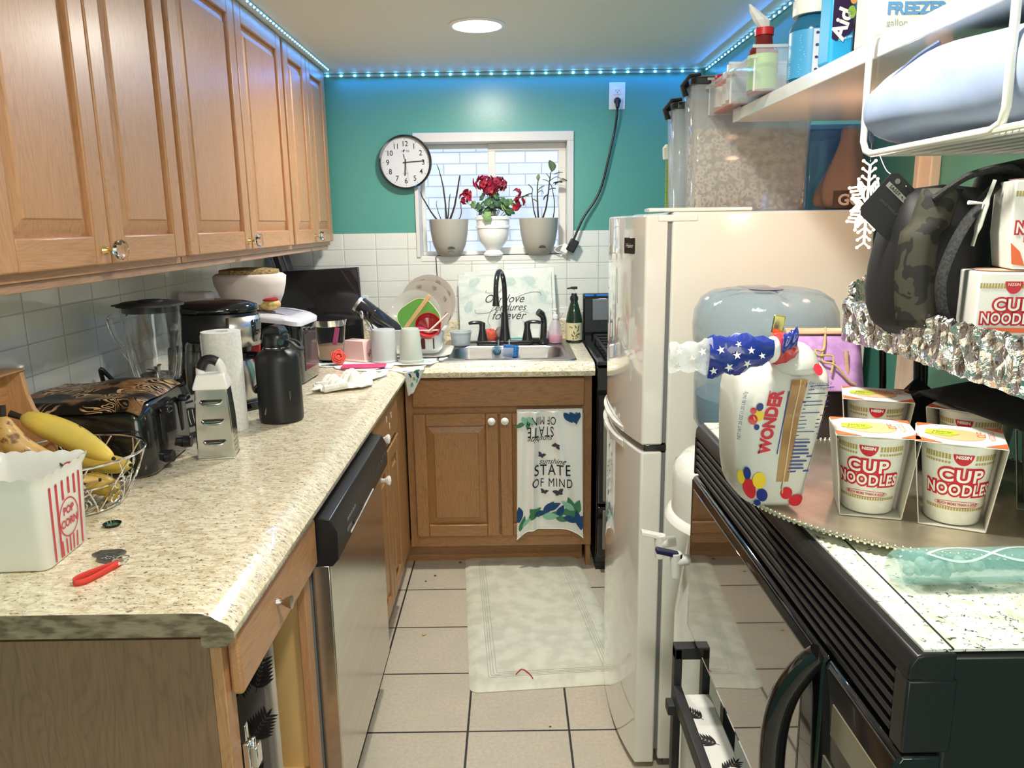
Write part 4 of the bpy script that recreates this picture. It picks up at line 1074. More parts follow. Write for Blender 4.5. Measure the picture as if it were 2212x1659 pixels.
# --- paper towel roll
def papertowel():
    t = thing('paper_towel_roll', 'white paper towel roll standing behind the grater', 'paper towel roll', (-0.804, 2.098, Z))
    pt = nmat('paper', srgb(240, 240, 234), srgb(228, 228, 222), 160, rough=0.9, bmp=0.4, dist=0.001)
    b = MB().lathe([(0.020, 0.0), (0.0525, 0.0), (0.0525, 0.278), (0.020, 0.278), (0.0195, 0.0)], 48)
    b.build('roll', pt, t)
    MB().grid(lambda u, v: ((0.053 + 0.006 * u) * math.cos(R(215) - u * 0.8), (0.053 + 0.006 * u) * math.sin(R(215) - u * 0.8), 0.002 + v * (0.272 - 0.02 * u)), 10, 8).build('loose_sheet', pt, t, solid=0.0006)
papertowel()
# --- coffee maker with thermal carafe, facing +x
def coffee():
    t = thing('coffee_maker', 'black drip coffee maker with a steel brew head and thermal carafe', 'coffee maker', (-0.930, 2.38, Z), R(-8))
    def el(rx, ry, z, ox=0.0, n=40): return [(ox + rx * math.cos(2 * PI * i / n), ry * math.sin(2 * PI * i / n), z) for i in range(n)]
    MB().bx(-0.125, -0.005, -0.085, 0.085, 0.0, 0.20).build('back_tower', BLACK_G, t, bev=0.02, seg=4)
    MB().loft([el(0.135, 0.10, 0.0, 0.012), el(0.137, 0.102, 0.008, 0.012), el(0.130, 0.096, 0.022, 0.012)]).build('base_plate', BLACK_G, t, ang=60)
    MB().loft([el(0.125, 0.098, 0.195), el(0.135, 0.106, 0.21), el(0.137, 0.108, 0.300), el(0.130, 0.102, 0.306)]).build('brew_head', BLACK, t, ang=60)
    MB().loft([el(0.142, 0.112, 0.306), el(0.145, 0.115, 0.312), el(0.140, 0.110, 0.326), el(0.10, 0.078, 0.338), el(0.04, 0.03, 0.341)]).build('lid', BLACK_G, t, ang=60)
    # steel front band
    def band(u, v): a = R(-52) + u * R(104); return (0.1385 * math.cos(a) + 0.002, 0.1095 * math.sin(a) * 0.99, 0.200 + 0.092 * v)
    bd = MB().grid(band, 24, 2).build('steel_band', STEEL, t, solid=0.003, off=1)
    pn = MB().grid(lambda u, v: ((0.1425) * math.cos(R(-14) + u * R(30)) + 0.002, 0.1125 * math.sin(R(-14) + u * R(30)), 0.212 + 0.068 * v), 8, 2).build('control_panel', BLACK_G, t, solid=0.002, off=1)
    MB().grid(lambda u, v: ((0.1452) * math.cos(R(-8) + u * R(18)) + 0.002, 0.1152 * math.sin(R(-8) + u * R(18)), 0.248 + 0.024 * v), 6, 2).build('display', mat('lcd', srgb(90, 98, 92), 0.2), pn)
    MB().lathe([(0.045, 0.178), (0.052, 0.198), (0.0, 0.198)], 32, (0.065, 0, 0)).build('filter_outlet', BLACK, t)
    # carafe
    c = MB().lathe([(0.0, 0.023), (0.058, 0.023), (0.060, 0.032), (0.062, 0.09), (0.058, 0.125), (0.047, 0.150), (0.044, 0.158), (0.0, 0.158)], 40, (0.066, 0, 0)).build('carafe', STEEL, t)
    MB().lathe([(0.046, 0.152), (0.049, 0.158), (0.046, 0.174), (0.0, 0.176)], 32, (0.066, 0, 0)).build('carafe_lid', BLACK, c)
    MB().tube(smoothpts([(0.105, -0.010, 0.165), (0.145, -0.018, 0.168), (0.160, -0.020, 0.150), (0.155, -0.020, 0.090), (0.132, -0.014, 0.060), (0.122, -0.010, 0.056)], 5), 0.009, 10, flat=1.3).build('handle', BLACK_G, c)
coffee()
# --- growler
def growler():
    t = thing('water_growler', 'large matte black insulated bottle with a chipped spot and carry strap', 'bottle', (-0.681, 2.190, Z))
    bk = mat('powder_black', (0.014, 0.014, 0.0145), 0.42)
    MB().lathe([(0.0, 0.0), (0.058, 0.0), (0.0625, 0.005), (0.0635, 0.02), (0.0635, 0.175), (0.061, 0.190), (0.050, 0.205), (0.038, 0.212), (0.037, 0.216), (0.0, 0.216)], 56).build('body', bk, t)
    MB().lathe([(0.0355, 0.2162), (0.0375, 0.2175), (0.0375, 0.2195), (0.0355, 0.221), (0, 0.221)], 40).build('neck_ring', CHROME, t)
    MB().lathe([(0.0, 0.221), (0.037, 0.221), (0.038, 0.226), (0.037, 0.252), (0.032, 0.258), (0.0, 0.259)], 40).build('cap', BLACK, t)
    MB().prism([(-0.034, 0.250), (0.030, 0.250), (0.032, 0.262), (0.020, 0.278), (-0.004, 0.284), (-0.030, 0.270)], -0.021, 0.021, 'y').build('spout', BLACK, t, bev=0.006, seg=3, rot=(0, 0, R(-15)))
    MB().tube(smoothpts([(0.036, -0.012, 0.238), (0.052, -0.020, 0.232), (0.070, -0.018, 0.216), (0.072, 0.010, 0.214), (0.055, 0.026, 0.228), (0.030, 0.022, 0.238)], 5), 0.0075, 8, flat=0.5).build('strap', BLACK_M, t)
    MB().cyl((0.022, -0.030, 0.236), (0.0245, -0.0345, 0.236), 0.0095, 0.0085).build('rivet', CHROME, t)
    S = coneS(0.0635, 0.0635, 0.2, R(-90))
    ch = mat('chip_paint', srgb(140, 142, 118), 0.5)
    decal('chip', [[(-0.034, 0.028), (-0.028, 0.030), (-0.024, 0.052), (-0.028, 0.046)]], S, ch, t, 0.0006)
    decal('chip', [[(0.046, 0.070), (0.0475, 0.070), (0.0475, 0.096), (0.0462, 0.096)]], S, ch, t, 0.0006)
growler()
# --- bottle cap, opener with red strap
def cap():
    t = thing('crown_cap', 'green bottle cap lying upside down on the speckled counter', 'bottle cap', (-0.773, 1.385, Z))
    b = MB().lathe([(0.0, 0.0), (0.013, 0.0), (0.0165, 0.0055), (0.0155, 0.0055), (0.0125, 0.0012), (0.0, 0.0012)], 42)
    for v in b.bm.verts:
        if v.co.z > 0.004:
            a = math.atan2(v.co.y, v.co.x); s_ = 1 + 0.05 * math.cos(21 * a); v.co.x *= s_; v.co.y *= s_
    b.build('crown', mat('cap_dark', (0.02, 0.03, 0.022), 0.3, 0.7), t)
    MB().lathe([(0.0, 0.0014), (0.0118, 0.0014), (0.0112, 0.0024), (0, 0.0024)], 30).build('liner', mat('cap_green', srgb(18, 92, 56), 0.2), t)
cap()
def opener():
    t = thing('bottle_opener', 'grey metal bottle opener key ring with a red wrist strap', 'bottle opener', (-0.690, 1.220, Z))
    pew = mat('pewter', (0.22, 0.22, 0.23), 0.35, 0.9)
    MB().prism(ell(-0.008, 0.008, 0.023, 0.013, 28, R(-8)), 0.0, 0.0045, 'z').build('plate', pew, t, bev=0.001)
    b = MB().tube([(x, y, 0.0035) for x, y in [(-0.044, 0.024), (-0.036, 0.036), (-0.004, 0.040), (0.006, 0.034), (0.002, 0.024), (-0.024, 0.020)]], 0.0032, 6, True); b.build('opener_loop', pew, t)
    rl = MB()
    for k in range(7): rl.sph((-0.02 + k * 0.0042, 0.006 + 0.003 * math.sin(k * 2), 0.0048), 0.0022, (1.3, 1, 0.5), 8)
    for k in range(6): rl.sph((-0.017 + k * 0.0042, 0.013 + 0.002 * math.cos(k * 2), 0.0048), 0.0020, (1.3, 1, 0.5), 8)
    rl.build('relief', mat('pewter_light', (0.35, 0.35, 0.36), 0.3, 0.9), t)
    MB().tube(ell3(0.018, 0.004, 0.0065, 0.010, 0.008), 0.0013, 6, True).build('key_ring', CHROME, t)
    MB().tube(ell3(0.012, -0.006, 0.006, 0.007, 0.005), 0.0012, 6, True).build('chain_link', CHROME, t)
    MB().box((0.022, -0.014, 0.006), (0.010, 0.012, 0.005), Euler((0, 0, R(-35)))).build('clasp', CHROME, t, bev=0.001)
    red = mat('strap_red', srgb(214, 62, 52), 0.6)
    path = smoothpts([(0.024, -0.016), (0.018, -0.034), (0.010, -0.062), (0.000, -0.084), (-0.014, -0.090), (-0.020, -0.078), (-0.014, -0.060), (0.002, -0.036), (0.016, -0.020), (0.023, -0.015)], 6)
    b = MB(); L = len(path)
    b.grid(lambda u, v: (path[min(L - 1, int(round(u * (L - 1))))].x, path[min(L - 1, int(round(u * (L - 1))))].y, 0.0006 + v * 0.0105), L - 1, 2)
    st = b.build('strap', red, t, solid=0.0012)
    S = flatS((-0.0185, -0.0905, 0.006), (0.75, -0.66, 0), (0, 0, 1))
    text('88', 0.008, flatS((-0.0205, -0.0865, 0.006), (0.5, -0.86, 0), (0, 0, 1)), BLACK, t, (0, 0), h=0.0012)
def ell3(cx, cy, z, rx, ry, n=18): return [(cx + rx * math.cos(2 * PI * i / n), cy + ry * math.sin(2 * PI * i / n), z) for i in range(n)]
opener()
# --- ice maker with basket on top
def icemaker():
    t = thing('ice_maker', 'black countertop ice maker with a pale translucent lid', 'ice maker', (-0.865, 2.790, Z), R(-4))
    hx, hy, H = 0.125, 0.125, 0.245
    def sq(hx, hy, z, r=0.05, n=7, dx=0.0):
        o = []
        for (cx, cy, a0) in ((hx - r, -hy + r, -90), (hx - r, hy - r, 0), (-hx + r, hy - r, 90), (-hx + r, -hy + r, 180)):
            for k in range(n + 1): a = R(a0 + 90 * k / n); x = cx + r * math.cos(a); o.append((x, cy + r * math.sin(a), z(x) if callable(z) else z))
        return o
    top = lambda d: (lambda x: H + d - 0.028 * max(0, (x + 0.02) / 0.145) ** 1.3)
    MB().loft([sq(hx - 0.008, hy - 0.008, 0.0), sq(hx, hy, 0.01), sq(hx, hy, top(-0.006))]).build('body', BLACK_G, t, ang=60)
    lidm = mat('lid_frost', srgb(214, 212, 220), 0.25)
    l = MB().loft([sq(hx + 0.003, hy + 0.003, top(-0.005)), sq(hx + 0.004, hy + 0.004, top(0.010)), sq(hx - 0.006, hy - 0.006, top(0.016)), sq(hx - 0.03, hy - 0.03, top(0.020))]).build('lid', lidm, t, ang=60)
    MB().grid(lambda u, v: (-0.03 + 0.115 * u, -0.07 + 0.14 * v, top(0.0205)(-0.03 + 0.115 * u) - 0.0005 + (0.0025 if 0.15 < u < 0.85 and 0.15 < v < 0.85 else 0)), 10, 8).build('lid_window', mat('lid_grey', srgb(170, 170, 182), 0.1), t, solid=0.001)
    MB().bx(hx - 0.006, hx + 0.003, -0.07, 0.07, 0.045, 0.195).build('front_window', mat('smoke', srgb(44, 38, 40), 0.15, coat=0.3), t, bev=0.006)
    MB().bx(hx - 0.004, hx + 0.005, -0.055, 0.0, 0.175, 0.200).build('display', BLACK_G, t, bev=0.003)
icemaker()
def breadbasket():
    t = thing('bread_basket', 'basket lined with white cloth on top of the ice maker, topped by a wicker lid', 'basket', (-0.935, 2.760, 1.172))
    wk = nmat('wicker', srgb(196, 172, 120), srgb(120, 92, 52), 120, (1, 1, 3), 0.7, bmp=0.8, dist=0.003)
    def el(rx, ry, z, wob=0.0, n=36, ph=0): return [(rx * math.cos(2 * PI * i / n) * (1 + wob * math.sin(5 * 2 * PI * i / n + ph)), ry * math.sin(2 * PI * i / n) * (1 + wob * math.cos(4 * 2 * PI * i / n + ph)), z) for i in range(n)]
    MB().loft([el(0.070, 0.058, 0.012), el(0.098, 0.075, 0.05), el(0.118, 0.09, 0.11)]).build('basket', wk, t, ang=60)
    cl = mat('liner_cloth', srgb(224, 212, 206), 0.9)
    MB().loft([el(0.098, 0.074, 0.032, 0.05), el(0.112, 0.084, 0.065, 0.04, ph=1), el(0.124, 0.096, 0.10, 0.035, ph=2), el(0.128, 0.100, 0.130, 0.02, ph=2), el(0.118, 0.090, 0.138)]).build('liner', cl, t, ang=70)
    MB().sph((0.075, -0.035, 0.030), 0.040, (1, 0.8, 0.55), 14).build('bread', nmat('bread_crust', srgb(226, 204, 140), srgb(196, 160, 90), 60, rough=0.8), t)
    MB().loft([el(0.100, 0.080, 0.136), el(0.106, 0.086, 0.142), el(0.104, 0.084, 0.152), el(0.060, 0.05, 0.158)]).build('wicker_lid', wk, t, ang=60)
    MB().sph((0.074, -0.038, 0.048), 0.036, (1, 0.8, 0.22), 12).build('red_trim', mat('deep_red', srgb(150, 26, 36), 0.8), t)
breadbasket()
def whitebox():
    o = MB().bx(-0.05, 0.05, -0.04, 0.04, 0, 0.345).build('white_canister', mat('canister_white', srgb(226, 218, 214), 0.4), None, bev=0.012, seg=4, loc=(-1.074, 2.62, Z))
    T(o, 'white canister mostly hidden behind the coffee maker lid', 'canister')
whitebox()
# --- monitor leaning in the corner and dark trays behind it
def monitor():
    t = thing('flat_screen', 'black flat screen leaning against the tiled back wall corner', 'flat screen', (-0.883, 3.535, Z + 0.009), rot=(R(-8), 0, R(2)))
    MB().box((0, 0, 0.180), (0.375, 0.022, 0.350), Euler((0, R(-2.5), 0))).build('case', BLACK, t, bev=0.004)
    MB().box((0, -0.0118, 0.184), (0.358, 0.001, 0.322), Euler((0, R(-2.5), 0))).build('screen', mat('screen_black', (0.014, 0.014, 0.015), 0.05, coat=0.4), t)
monitor()
def trays():
    m = mat('tray_slate', srgb(52, 58, 72), 0.25, 0.3)
    for i, (x, r, lab) in enumerate(((-1.09, -15, 'dark slate tray leaning in the corner, the one nearest the left wall'), (-1.035, -15, 'dark slate tray leaning in the corner, the one nearer the window side'))):
        b = MB().box((0, 0, 0.225), (0.008, 0.09, 0.45)); t = b.build('tray', m, None, bev=0.003, loc=(x + 0.09 , 3.642, Z + 0.004), rot=(0, R(r), 0))
        MB().box((0.004, -0.045, 0.225), (0.010, 0.006, 0.45)).build('tray_rim', mat('rim_steel', (0.3, 0.31, 0.35), 0.25, 0.8), t, bev=0.002)
        T(t, lab, 'tray')
trays()
# --- white rag
def rag():
    m = nmat('rag_cotton', srgb(238, 236, 226), srgb(222, 220, 208), 60, rough=0.95, bmp=0.4, dist=0.002)
    random.seed(4)
    b = MB()
    def f(u, v):
        x = -0.075 + 0.17 * u + 0.012 * math.sin(9 * v); y = -0.10 + 0.24 * v * (0.8 + 0.3 * u) + 0.10 * u - 0.05
        z = 0.003 + abs(0.022 * math.sin(9.3 * u + 5 * v) + 0.016 * math.sin(17 * v + 4 * u) + 0.008 * math.sin(31 * u - 22 * v)) * (0.3 + 1.1 * math.sin(PI * u) * math.sin(PI * v))
        return (x, y, z)
    b.grid(f, 26, 26)
    o = b.build('rag', m, None, sub=1, solid=0.004, off=1, loc=(-0.60, 2.66, Z + 0.002), rot=(0, 0, R(-8)))
    T(o, 'crumpled white rag lying on the counter in front of the drying mat', 'rag')
    b = MB().tube(smoothpts([(-0.09, -0.05, 0.010), (-0.05, -0.055, 0.014), (0.0, -0.03, 0.018)], 5), [0.006] * 2 + [0.012] * 9, 8)
    b.tube(smoothpts([(-0.035, -0.125, 0.010), (0.0, -0.10, 0.014), (0.04, -0.07, 0.018)], 5), [0.006] * 2 + [0.013] * 9, 8)
    b.pieces('twisted_corner', m, o)
rag()
# ---------------------------------------------------------------- sink, faucet and things round it
def sink():
    t = thing('sink', 'stainless drop-in kitchen sink under the window', 'sink', (0, 0, Z))
    ST = nmat('sink_steel', (0.42, 0.41, 0.39), (0.34, 0.33, 0.31), 50, (0.1, 1, 1), 0.34, 0.3, 0.7, metal=1.0)
    def rr(x0, x1, y0, y1, r, z, n=6):
        o = []
        for (cx, cy, a0) in ((x1 - r, y0 + r, -90), (x1 - r, y1 - r, 0), (x0 + r, y1 - r, 90), (x0 + r, y0 + r, 180)):
            for k in range(n + 1): a = R(a0 + 90 * k / n); o.append((cx + r * math.cos(a), cy + r * math.sin(a), z))
        return o
    b = MB()
    x0, x1, y0, y1 = -0.318, 0.272, 3.105, 3.655
    b.loft([rr(x0, x1, y0, y1, 0.035, 0.0), rr(x0 + 0.004, x1 - 0.004, y0 + 0.004, y1 - 0.004, 0.035, 0.006), rr(x0 + 0.022, x1 - 0.022, y0 + 0.018, y1 - 0.02, 0.04, 0.003),
            rr(-0.265, 0.225, 3.178, 3.512, 0.065, 0.001), rr(-0.260, 0.220, 3.183, 3.507, 0.065, -0.006), rr(-0.250, 0.210, 3.195, 3.495, 0.06, -0.15), rr(-0.225, 0.185, 3.22, 3.47, 0.05, -0.168)], cap=False)
    b.bm.faces.new(b.bm.verts[-28:])
    b.build('basin', ST, t, ang=50)
    MB().cyl((-0.02, 3.345, -0.1675), (-0.02, 3.345, -0.164), 0.04).build('drain', CHROME, t)
sink()
FB = mat('faucet_black', (0.016, 0.015, 0.014), 0.22, 0.0, coat=0.6)
def faucet():
    t = thing('faucet', 'oil-black gooseneck faucet with two lever handles behind the sink', 'faucet', (-0.030, 3.545, Z + 0.004))
    MB().prism([(x, y) for x, y in [(-0.125, -0.028), (0.125, -0.028), (0.132, -0.02), (0.132, 0.02), (0.125, 0.028), (-0.125, 0.028), (-0.132, 0.02), (-0.132, -0.02)]], 0.0, 0.020, 'z').build('deck_plate', FB, t, bev=0.005, seg=3)
    MB().lathe([(0.0, 0.018), (0.028, 0.018), (0.024, 0.05), (0.019, 0.09), (0.017, 0.130), (0.016, 0.150)], 32).build('spout_base', FB, t)
    P2 = smoothpts([(0, 0, 0.13), (0.002, -0.002, 0.20), (0.000, -0.012, 0.28), (-0.010, -0.038, 0.332), (-0.024, -0.078, 0.340), (-0.034, -0.112, 0.300), (-0.037, -0.125, 0.235)], 7)
    MB().tube(P2, 0.0115, 16).build('spout', FB, t)
    MB().lathe([(0.0125, 0.0), (0.012, -0.010), (0.017, -0.045), (0.0, -0.046)], 24, (-0.037, -0.125, 0.238)).build('aerator', FB, t)
    for sx in (-1, 1):
        h = MB().lathe([(0.0, 0.018), (0.026, 0.018), (0.020, 0.045), (0.014, 0.075), (0.015, 0.098), (0.012, 0.104), (0.0, 0.105)], 28, (sx * 0.105, 0, 0)).build('handle', FB, t)
        P3 = smoothpts([(sx * 0.098, 0, 0.098), (sx * 0.120, -0.004, 0.104), (sx * 0.150, -0.008, 0.104), (sx * 0.168, -0.010, 0.100)], 5)
        MB().tube(P3, [0.009 + 0.003 * math.sin(i / (len(P3) - 1) * PI) for i in range(len(P3))], 12, flat=0.75).build('lever', FB, h)
faucet()
def sprayer():
    t = thing('side_sprayer', 'black side sprayer standing right of the faucet', 'sprayer', (0.148, 3.555, Z + 0.004))
    MB().lathe([(0.0, 0.0), (0.026, 0.0), (0.024, 0.008), (0.018, 0.022), (0, 0.022)], 28).build('base', FB, t)
    P2 = smoothpts([(0, 0, 0.015), (0.004, 0, 0.06), (0.004, 0, 0.11), (-0.004, -0.006, 0.135), (-0.022, -0.014, 0.150)], 6)
    MB().tube(P2, [0.017] * 10 + [0.016] * 8 + [0.019] * 7, 16, flat=0.9).build('wand', FB, t)
sprayer()
def scrubbers():
    t = thing('scrubber', 'orange-red mesh scrubber behind the faucet', 'scrubber', (-0.098, 3.60, Z + 0.004))
    b = MB().sph((0, 0, 0.032), 0.030, (1, 0.7, 1.05), 20); random.seed(5)
    for v in b.bm.verts: v.co *= 1 + random.uniform(-0.12, 0.12)
    b.build('mesh_ball', mat('orange_mesh', srgb(214, 92, 70), 0.6), t)
    t = thing('steel_wool', 'grey steel wool ball behind the faucet', 'steel wool', (-0.052, 3.610, Z + 0.004))
    b = MB().sph((0, 0, 0.034), 0.032, (1, 0.7, 1.0), 20)
    for v in b.bm.verts: v.co *= 1 + random.uniform(-0.14, 0.14)
    b.build('wool', mat('wool', (0.35, 0.34, 0.32), 0.45, 0.8), t)
    t = thing('scrub_brush', 'teal-handled brush lying behind the faucet plate', 'brush', (0.035, 3.605, Z + 0.004), R(-14))
    MB().tube([(-0.05, 0, 0.012), (0.0, 0.0, 0.016), (0.06, 0.0, 0.010)], 0.006, 8).build('handle', mat('teal_plastic', srgb(70, 160, 170), 0.4), t)
    MB().bx(0.06, 0.10, -0.012, 0.012, 0.0, 0.022).build('brush_head', BLACK_M, t, bev=0.004)
scrubbers()
def sponge_holder():
    t = thing('sponge_holder', 'clear plastic sponge caddy hooked inside the sink below the faucet', 'sponge holder', (-0.040, 3.485, Z))
    MB().loft([[(-0.045, -0.022, -0.06), (0.045, -0.022, -0.06), (0.045, 0.018, -0.06), (-0.045, 0.018, -0.06)], [(-0.05, -0.028, 0.0), (0.05, -0.028, 0.0), (0.05, 0.018, 0.0), (-0.05, 0.018, 0.0)]], cap=False).build('tray', CLEARBOX, t, solid=0.002)
    for x in (-0.02, 0.03): MB().tube(smoothpts([(x, 0.017, -0.02), (x, 0.018, 0.020), (x, 0.024, 0.028), (x, 0.040, 0.012)], 4), 0.004, 8).build('hook', CLEARBOX, t)
    s = thing('sponge', 'blue sponge standing in the clear sink caddy', 'sponge', (-0.004, 3.472, Z - 0.045))
    MB().box((0.0, 0, 0.028), (0.072, 0.022, 0.056), Euler((0, R(6), 0))).build('foam', nmat('blue_sponge', srgb(60, 130, 196), srgb(34, 92, 160), 120, rough=0.9, bmp=1.0, dist=0.003), s, bev=0.006, seg=3)
    s2 = thing('scrub_pad', 'pale blue-grey scrub ball left of the blue sponge in the caddy', 'scrub pad', (-0.075, 3.470, Z - 0.040))
    MB().sph((0.008, 0, 0.026), 0.024, (1, 0.8, 1), 14).build('pad', nmat('bluegrey_pad', srgb(96, 140, 160), srgb(70, 104, 120), 80, rough=0.7), s2)
    d = MB().lathe([(0, 0), (0.042, 0), (0.044, 0.004), (0.03, 0.008), (0, 0.010)], 32).build('drain_stopper', BLACK_M, None, loc=(-0.13, 3.30, Z - 0.166))
    T(d, 'black rubber stopper in the sink bowl', 'stopper')
sponge_holder()
def marble_board():
    t = thing('glass_board', 'white marbled cutting board with script lettering leaning on the tiles behind the faucet', 'cutting board', (-0.025, 3.615, Z + 0.006), rot=(R(-9), 0, R(0)))
    m = mat('marble_glass', srgb(222, 228, 218), 0.12, coat=0.4); nt = m.node_tree; o, x, y, z = coords(nt)
    n = noise(nt, scaled(nt, o, (1, 1, 2)), 7, 5, 0.6, 1.5); setc(m, mixc(nt, n.ramp(0.48, 0.66) * 0.55, srgb(226, 230, 220), srgb(172, 196, 190)))
    MB().box((0.0, 0, 0.165), (0.445, 0.006, 0.316), Euler((0, R(-1.2), 0))).build('board', m, t, bev=0.0025)
    b2 = MB().box((0.025, 0.008, 0.175), (0.43, 0.006, 0.335), Euler((0, R(-2.6), 0))).build('board', m, t, bev=0.0025)
    S = flatS((0.01, -0.0033, 0.150), (1, 0, 0), (0, 0, 1)); ink = mat('ink_grey', srgb(62, 64, 66), 0.5)
    text('Our love', 0.056, S, ink, t, (-0.020, 0.052), shear=0.45, sx=0.92)
    text('endures', 0.050, S, ink, t, (0.010, 0.012), shear=0.45, sx=0.92)
    text('forever', 0.056, S, ink, t, (0.000, -0.028), shear=0.45, sx=0.95)
    def fl(pts): return stroke([tuple(p) for p in smoothpts([Vector((a, b, 0)) for a, b in pts], 6)], 0.0018) if False else stroke([(p.x, p.y) for p in smoothpts([Vector((a, b, 0)) for a, b in pts], 6)], 0.0018)
    decal('flourish', fl([(0.045, 0.060), (0.10, 0.080), (0.15, 0.082), (0.16, 0.066)]) + fl([(-0.155, 0.002), (-0.150, -0.014), (-0.10, -0.014), (-0.05, 0.010)]) + fl([(-0.085, -0.075), (-0.096, -0.05), (-0.08, -0.005), (-0.055, 0.028)]) + fl([(0.045, -0.022), (0.07, -0.008), (0.10, -0.016)]) + fl([(-0.10, 0.095), (-0.10, 0.082), (-0.04, 0.084), (-0.03, 0.10)]), S, ink, t)
    text('Ps. 136', 0.010, S, mat('ink_light', srgb(120, 140, 144), 0.5), t, (0.085, -0.058))
    lf = mat('leaf_pale', srgb(186, 206, 200), 0.3); pr = []
    for (x, y, a) in ((-0.19, 0.11, 0.6), (-0.20, -0.02, 1.2), (-0.15, -0.10, 0.3), (0.14, 0.12, 2.6), (0.18, 0.03, 2.0), (0.17, -0.09, 1.6), (0.05, 0.13, 3.0)): pr += frond(x, y, 0.07, a, 6)
    decal('leaf_print', pr, S, lf, t, 0.0002)
marble_board()
def dish_soap():
    t = thing('soap_bottle', 'small clear pump bottle with pink soap beside the faucet sprayer', 'soap bottle', (0.207, 3.565, Z + 0.005))
    MB().lathe([(0.0, 0.0), (0.028, 0.0), (0.032, 0.006), (0.0335, 0.03), (0.030, 0.07), (0.020, 0.098), (0.012, 0.108), (0.012, 0.115), (0, 0.115)], 36).build('bottle', thin('soap_clear', srgb(226, 214, 220), 0.40, 0.08), t)
    MB().lathe([(0.0, 0.002), (0.027, 0.002), (0.0308, 0.007), (0.0318, 0.036), (0.0, 0.036)], 36).build('soap', mat('pink_soap', srgb(236, 118, 160), 0.3), t)
    MB().lathe([(0.0, 0.115), (0.014, 0.115), (0.013, 0.130), (0.006, 0.134), (0.005, 0.150), (0.009, 0.154), (0.009, 0.160), (0, 0.161)], 24).build('pump', WHITE, t)
    MB().tube([(0.0, 0, 0.157), (-0.020, -0.006, 0.156)], 0.0035, 8).build('nozzle', WHITE, t)
dish_soap()
def olive_bottle():
    t = thing('lotion_bottle', 'dark green pump bottle with a cream olive-branch label beside the stove', 'pump bottle', (0.298, 3.600, Z))
    gm = mat('dark_green_glass', srgb(26, 46, 30), 0.12, coat=0.5)
    MB().lathe([(0.0, 0.0), (0.036, 0.0), (0.0385, 0.006), (0.0385, 0.100), (0.034, 0.130), (0.022, 0.175), (0.017, 0.192), (0.017, 0.200), (0, 0.200)], 40).build('bottle', gm, t)
    MB().lathe([(0.0389, 0.014), (0.0389, 0.096)], 40).build('label', mat('label_cream', srgb(214, 202, 160), 0.6), t)
    S = coneS(0.0391, 0.0391, 0.1, R(-90)); og = mat('olive_print', srgb(86, 92, 50), 0.6)
    pr = []
    for (x, y, a) in ((0.004, 0.030, 1.0), (0.010, 0.055, 0.9), (0.000, 0.042, 1.9), (0.012, 0.040, 0.3), (-0.004, 0.030, 2.3), (0.016, 0.068, 1.3), (0.008, 0.070, 2.0)): pr.append(leaf(x, y, 0.020, 0.006, a))
    for (x, y) in ((-0.014, 0.075), (-0.022, 0.078), (0.006, 0.024), (0.014, 0.030), (-0.006, 0.022), (0.018, 0.046)): pr.append(ell(x, y, 0.003, 0.0035, 10))
    pr += stroke([(-0.012, 0.020), (0.004, 0.040), (0.020, 0.085)], 0.001)
    decal('olive_print', pr, S, og, t, 0.0005)
    MB().lathe([(0.0, 0.200), (0.019, 0.200), (0.019, 0.216), (0.013, 0.224), (0.013, 0.232), (0.0, 0.232)], 28).build('collar', BLACK, t)
    MB().cyl((0, 0, 0.23), (0, 0, 0.252), 0.003).build('stem', WHITE, t)
    MB().box((0.0, 0, 0.258), (0.030, 0.018, 0.012)).box((-0.020, -0.002, 0.257), (0.028, 0.009, 0.008), Euler((0, R(-8), 0))).build('pump_head', BLACK, t, bev=0.003)
olive_bottle()
def tub_corner():
    t = thing('plastic_tub', 'small clear plastic tub at the left back corner of the sink', 'plastic tub', (-0.236, 3.535, Z + 0.006))
    MB().lathe([(0.0, 0.0), (0.040, 0.0), (0.043, 0.004), (0.050, 0.058), (0.054, 0.060), (0.054, 0.064), (0.048, 0.064), (0.041, 0.006), (0, 0.004)], 40).build('tub', thin('hazy_plastic', srgb(214, 222, 222), 0.65, 0.2), t)
tub_corner()

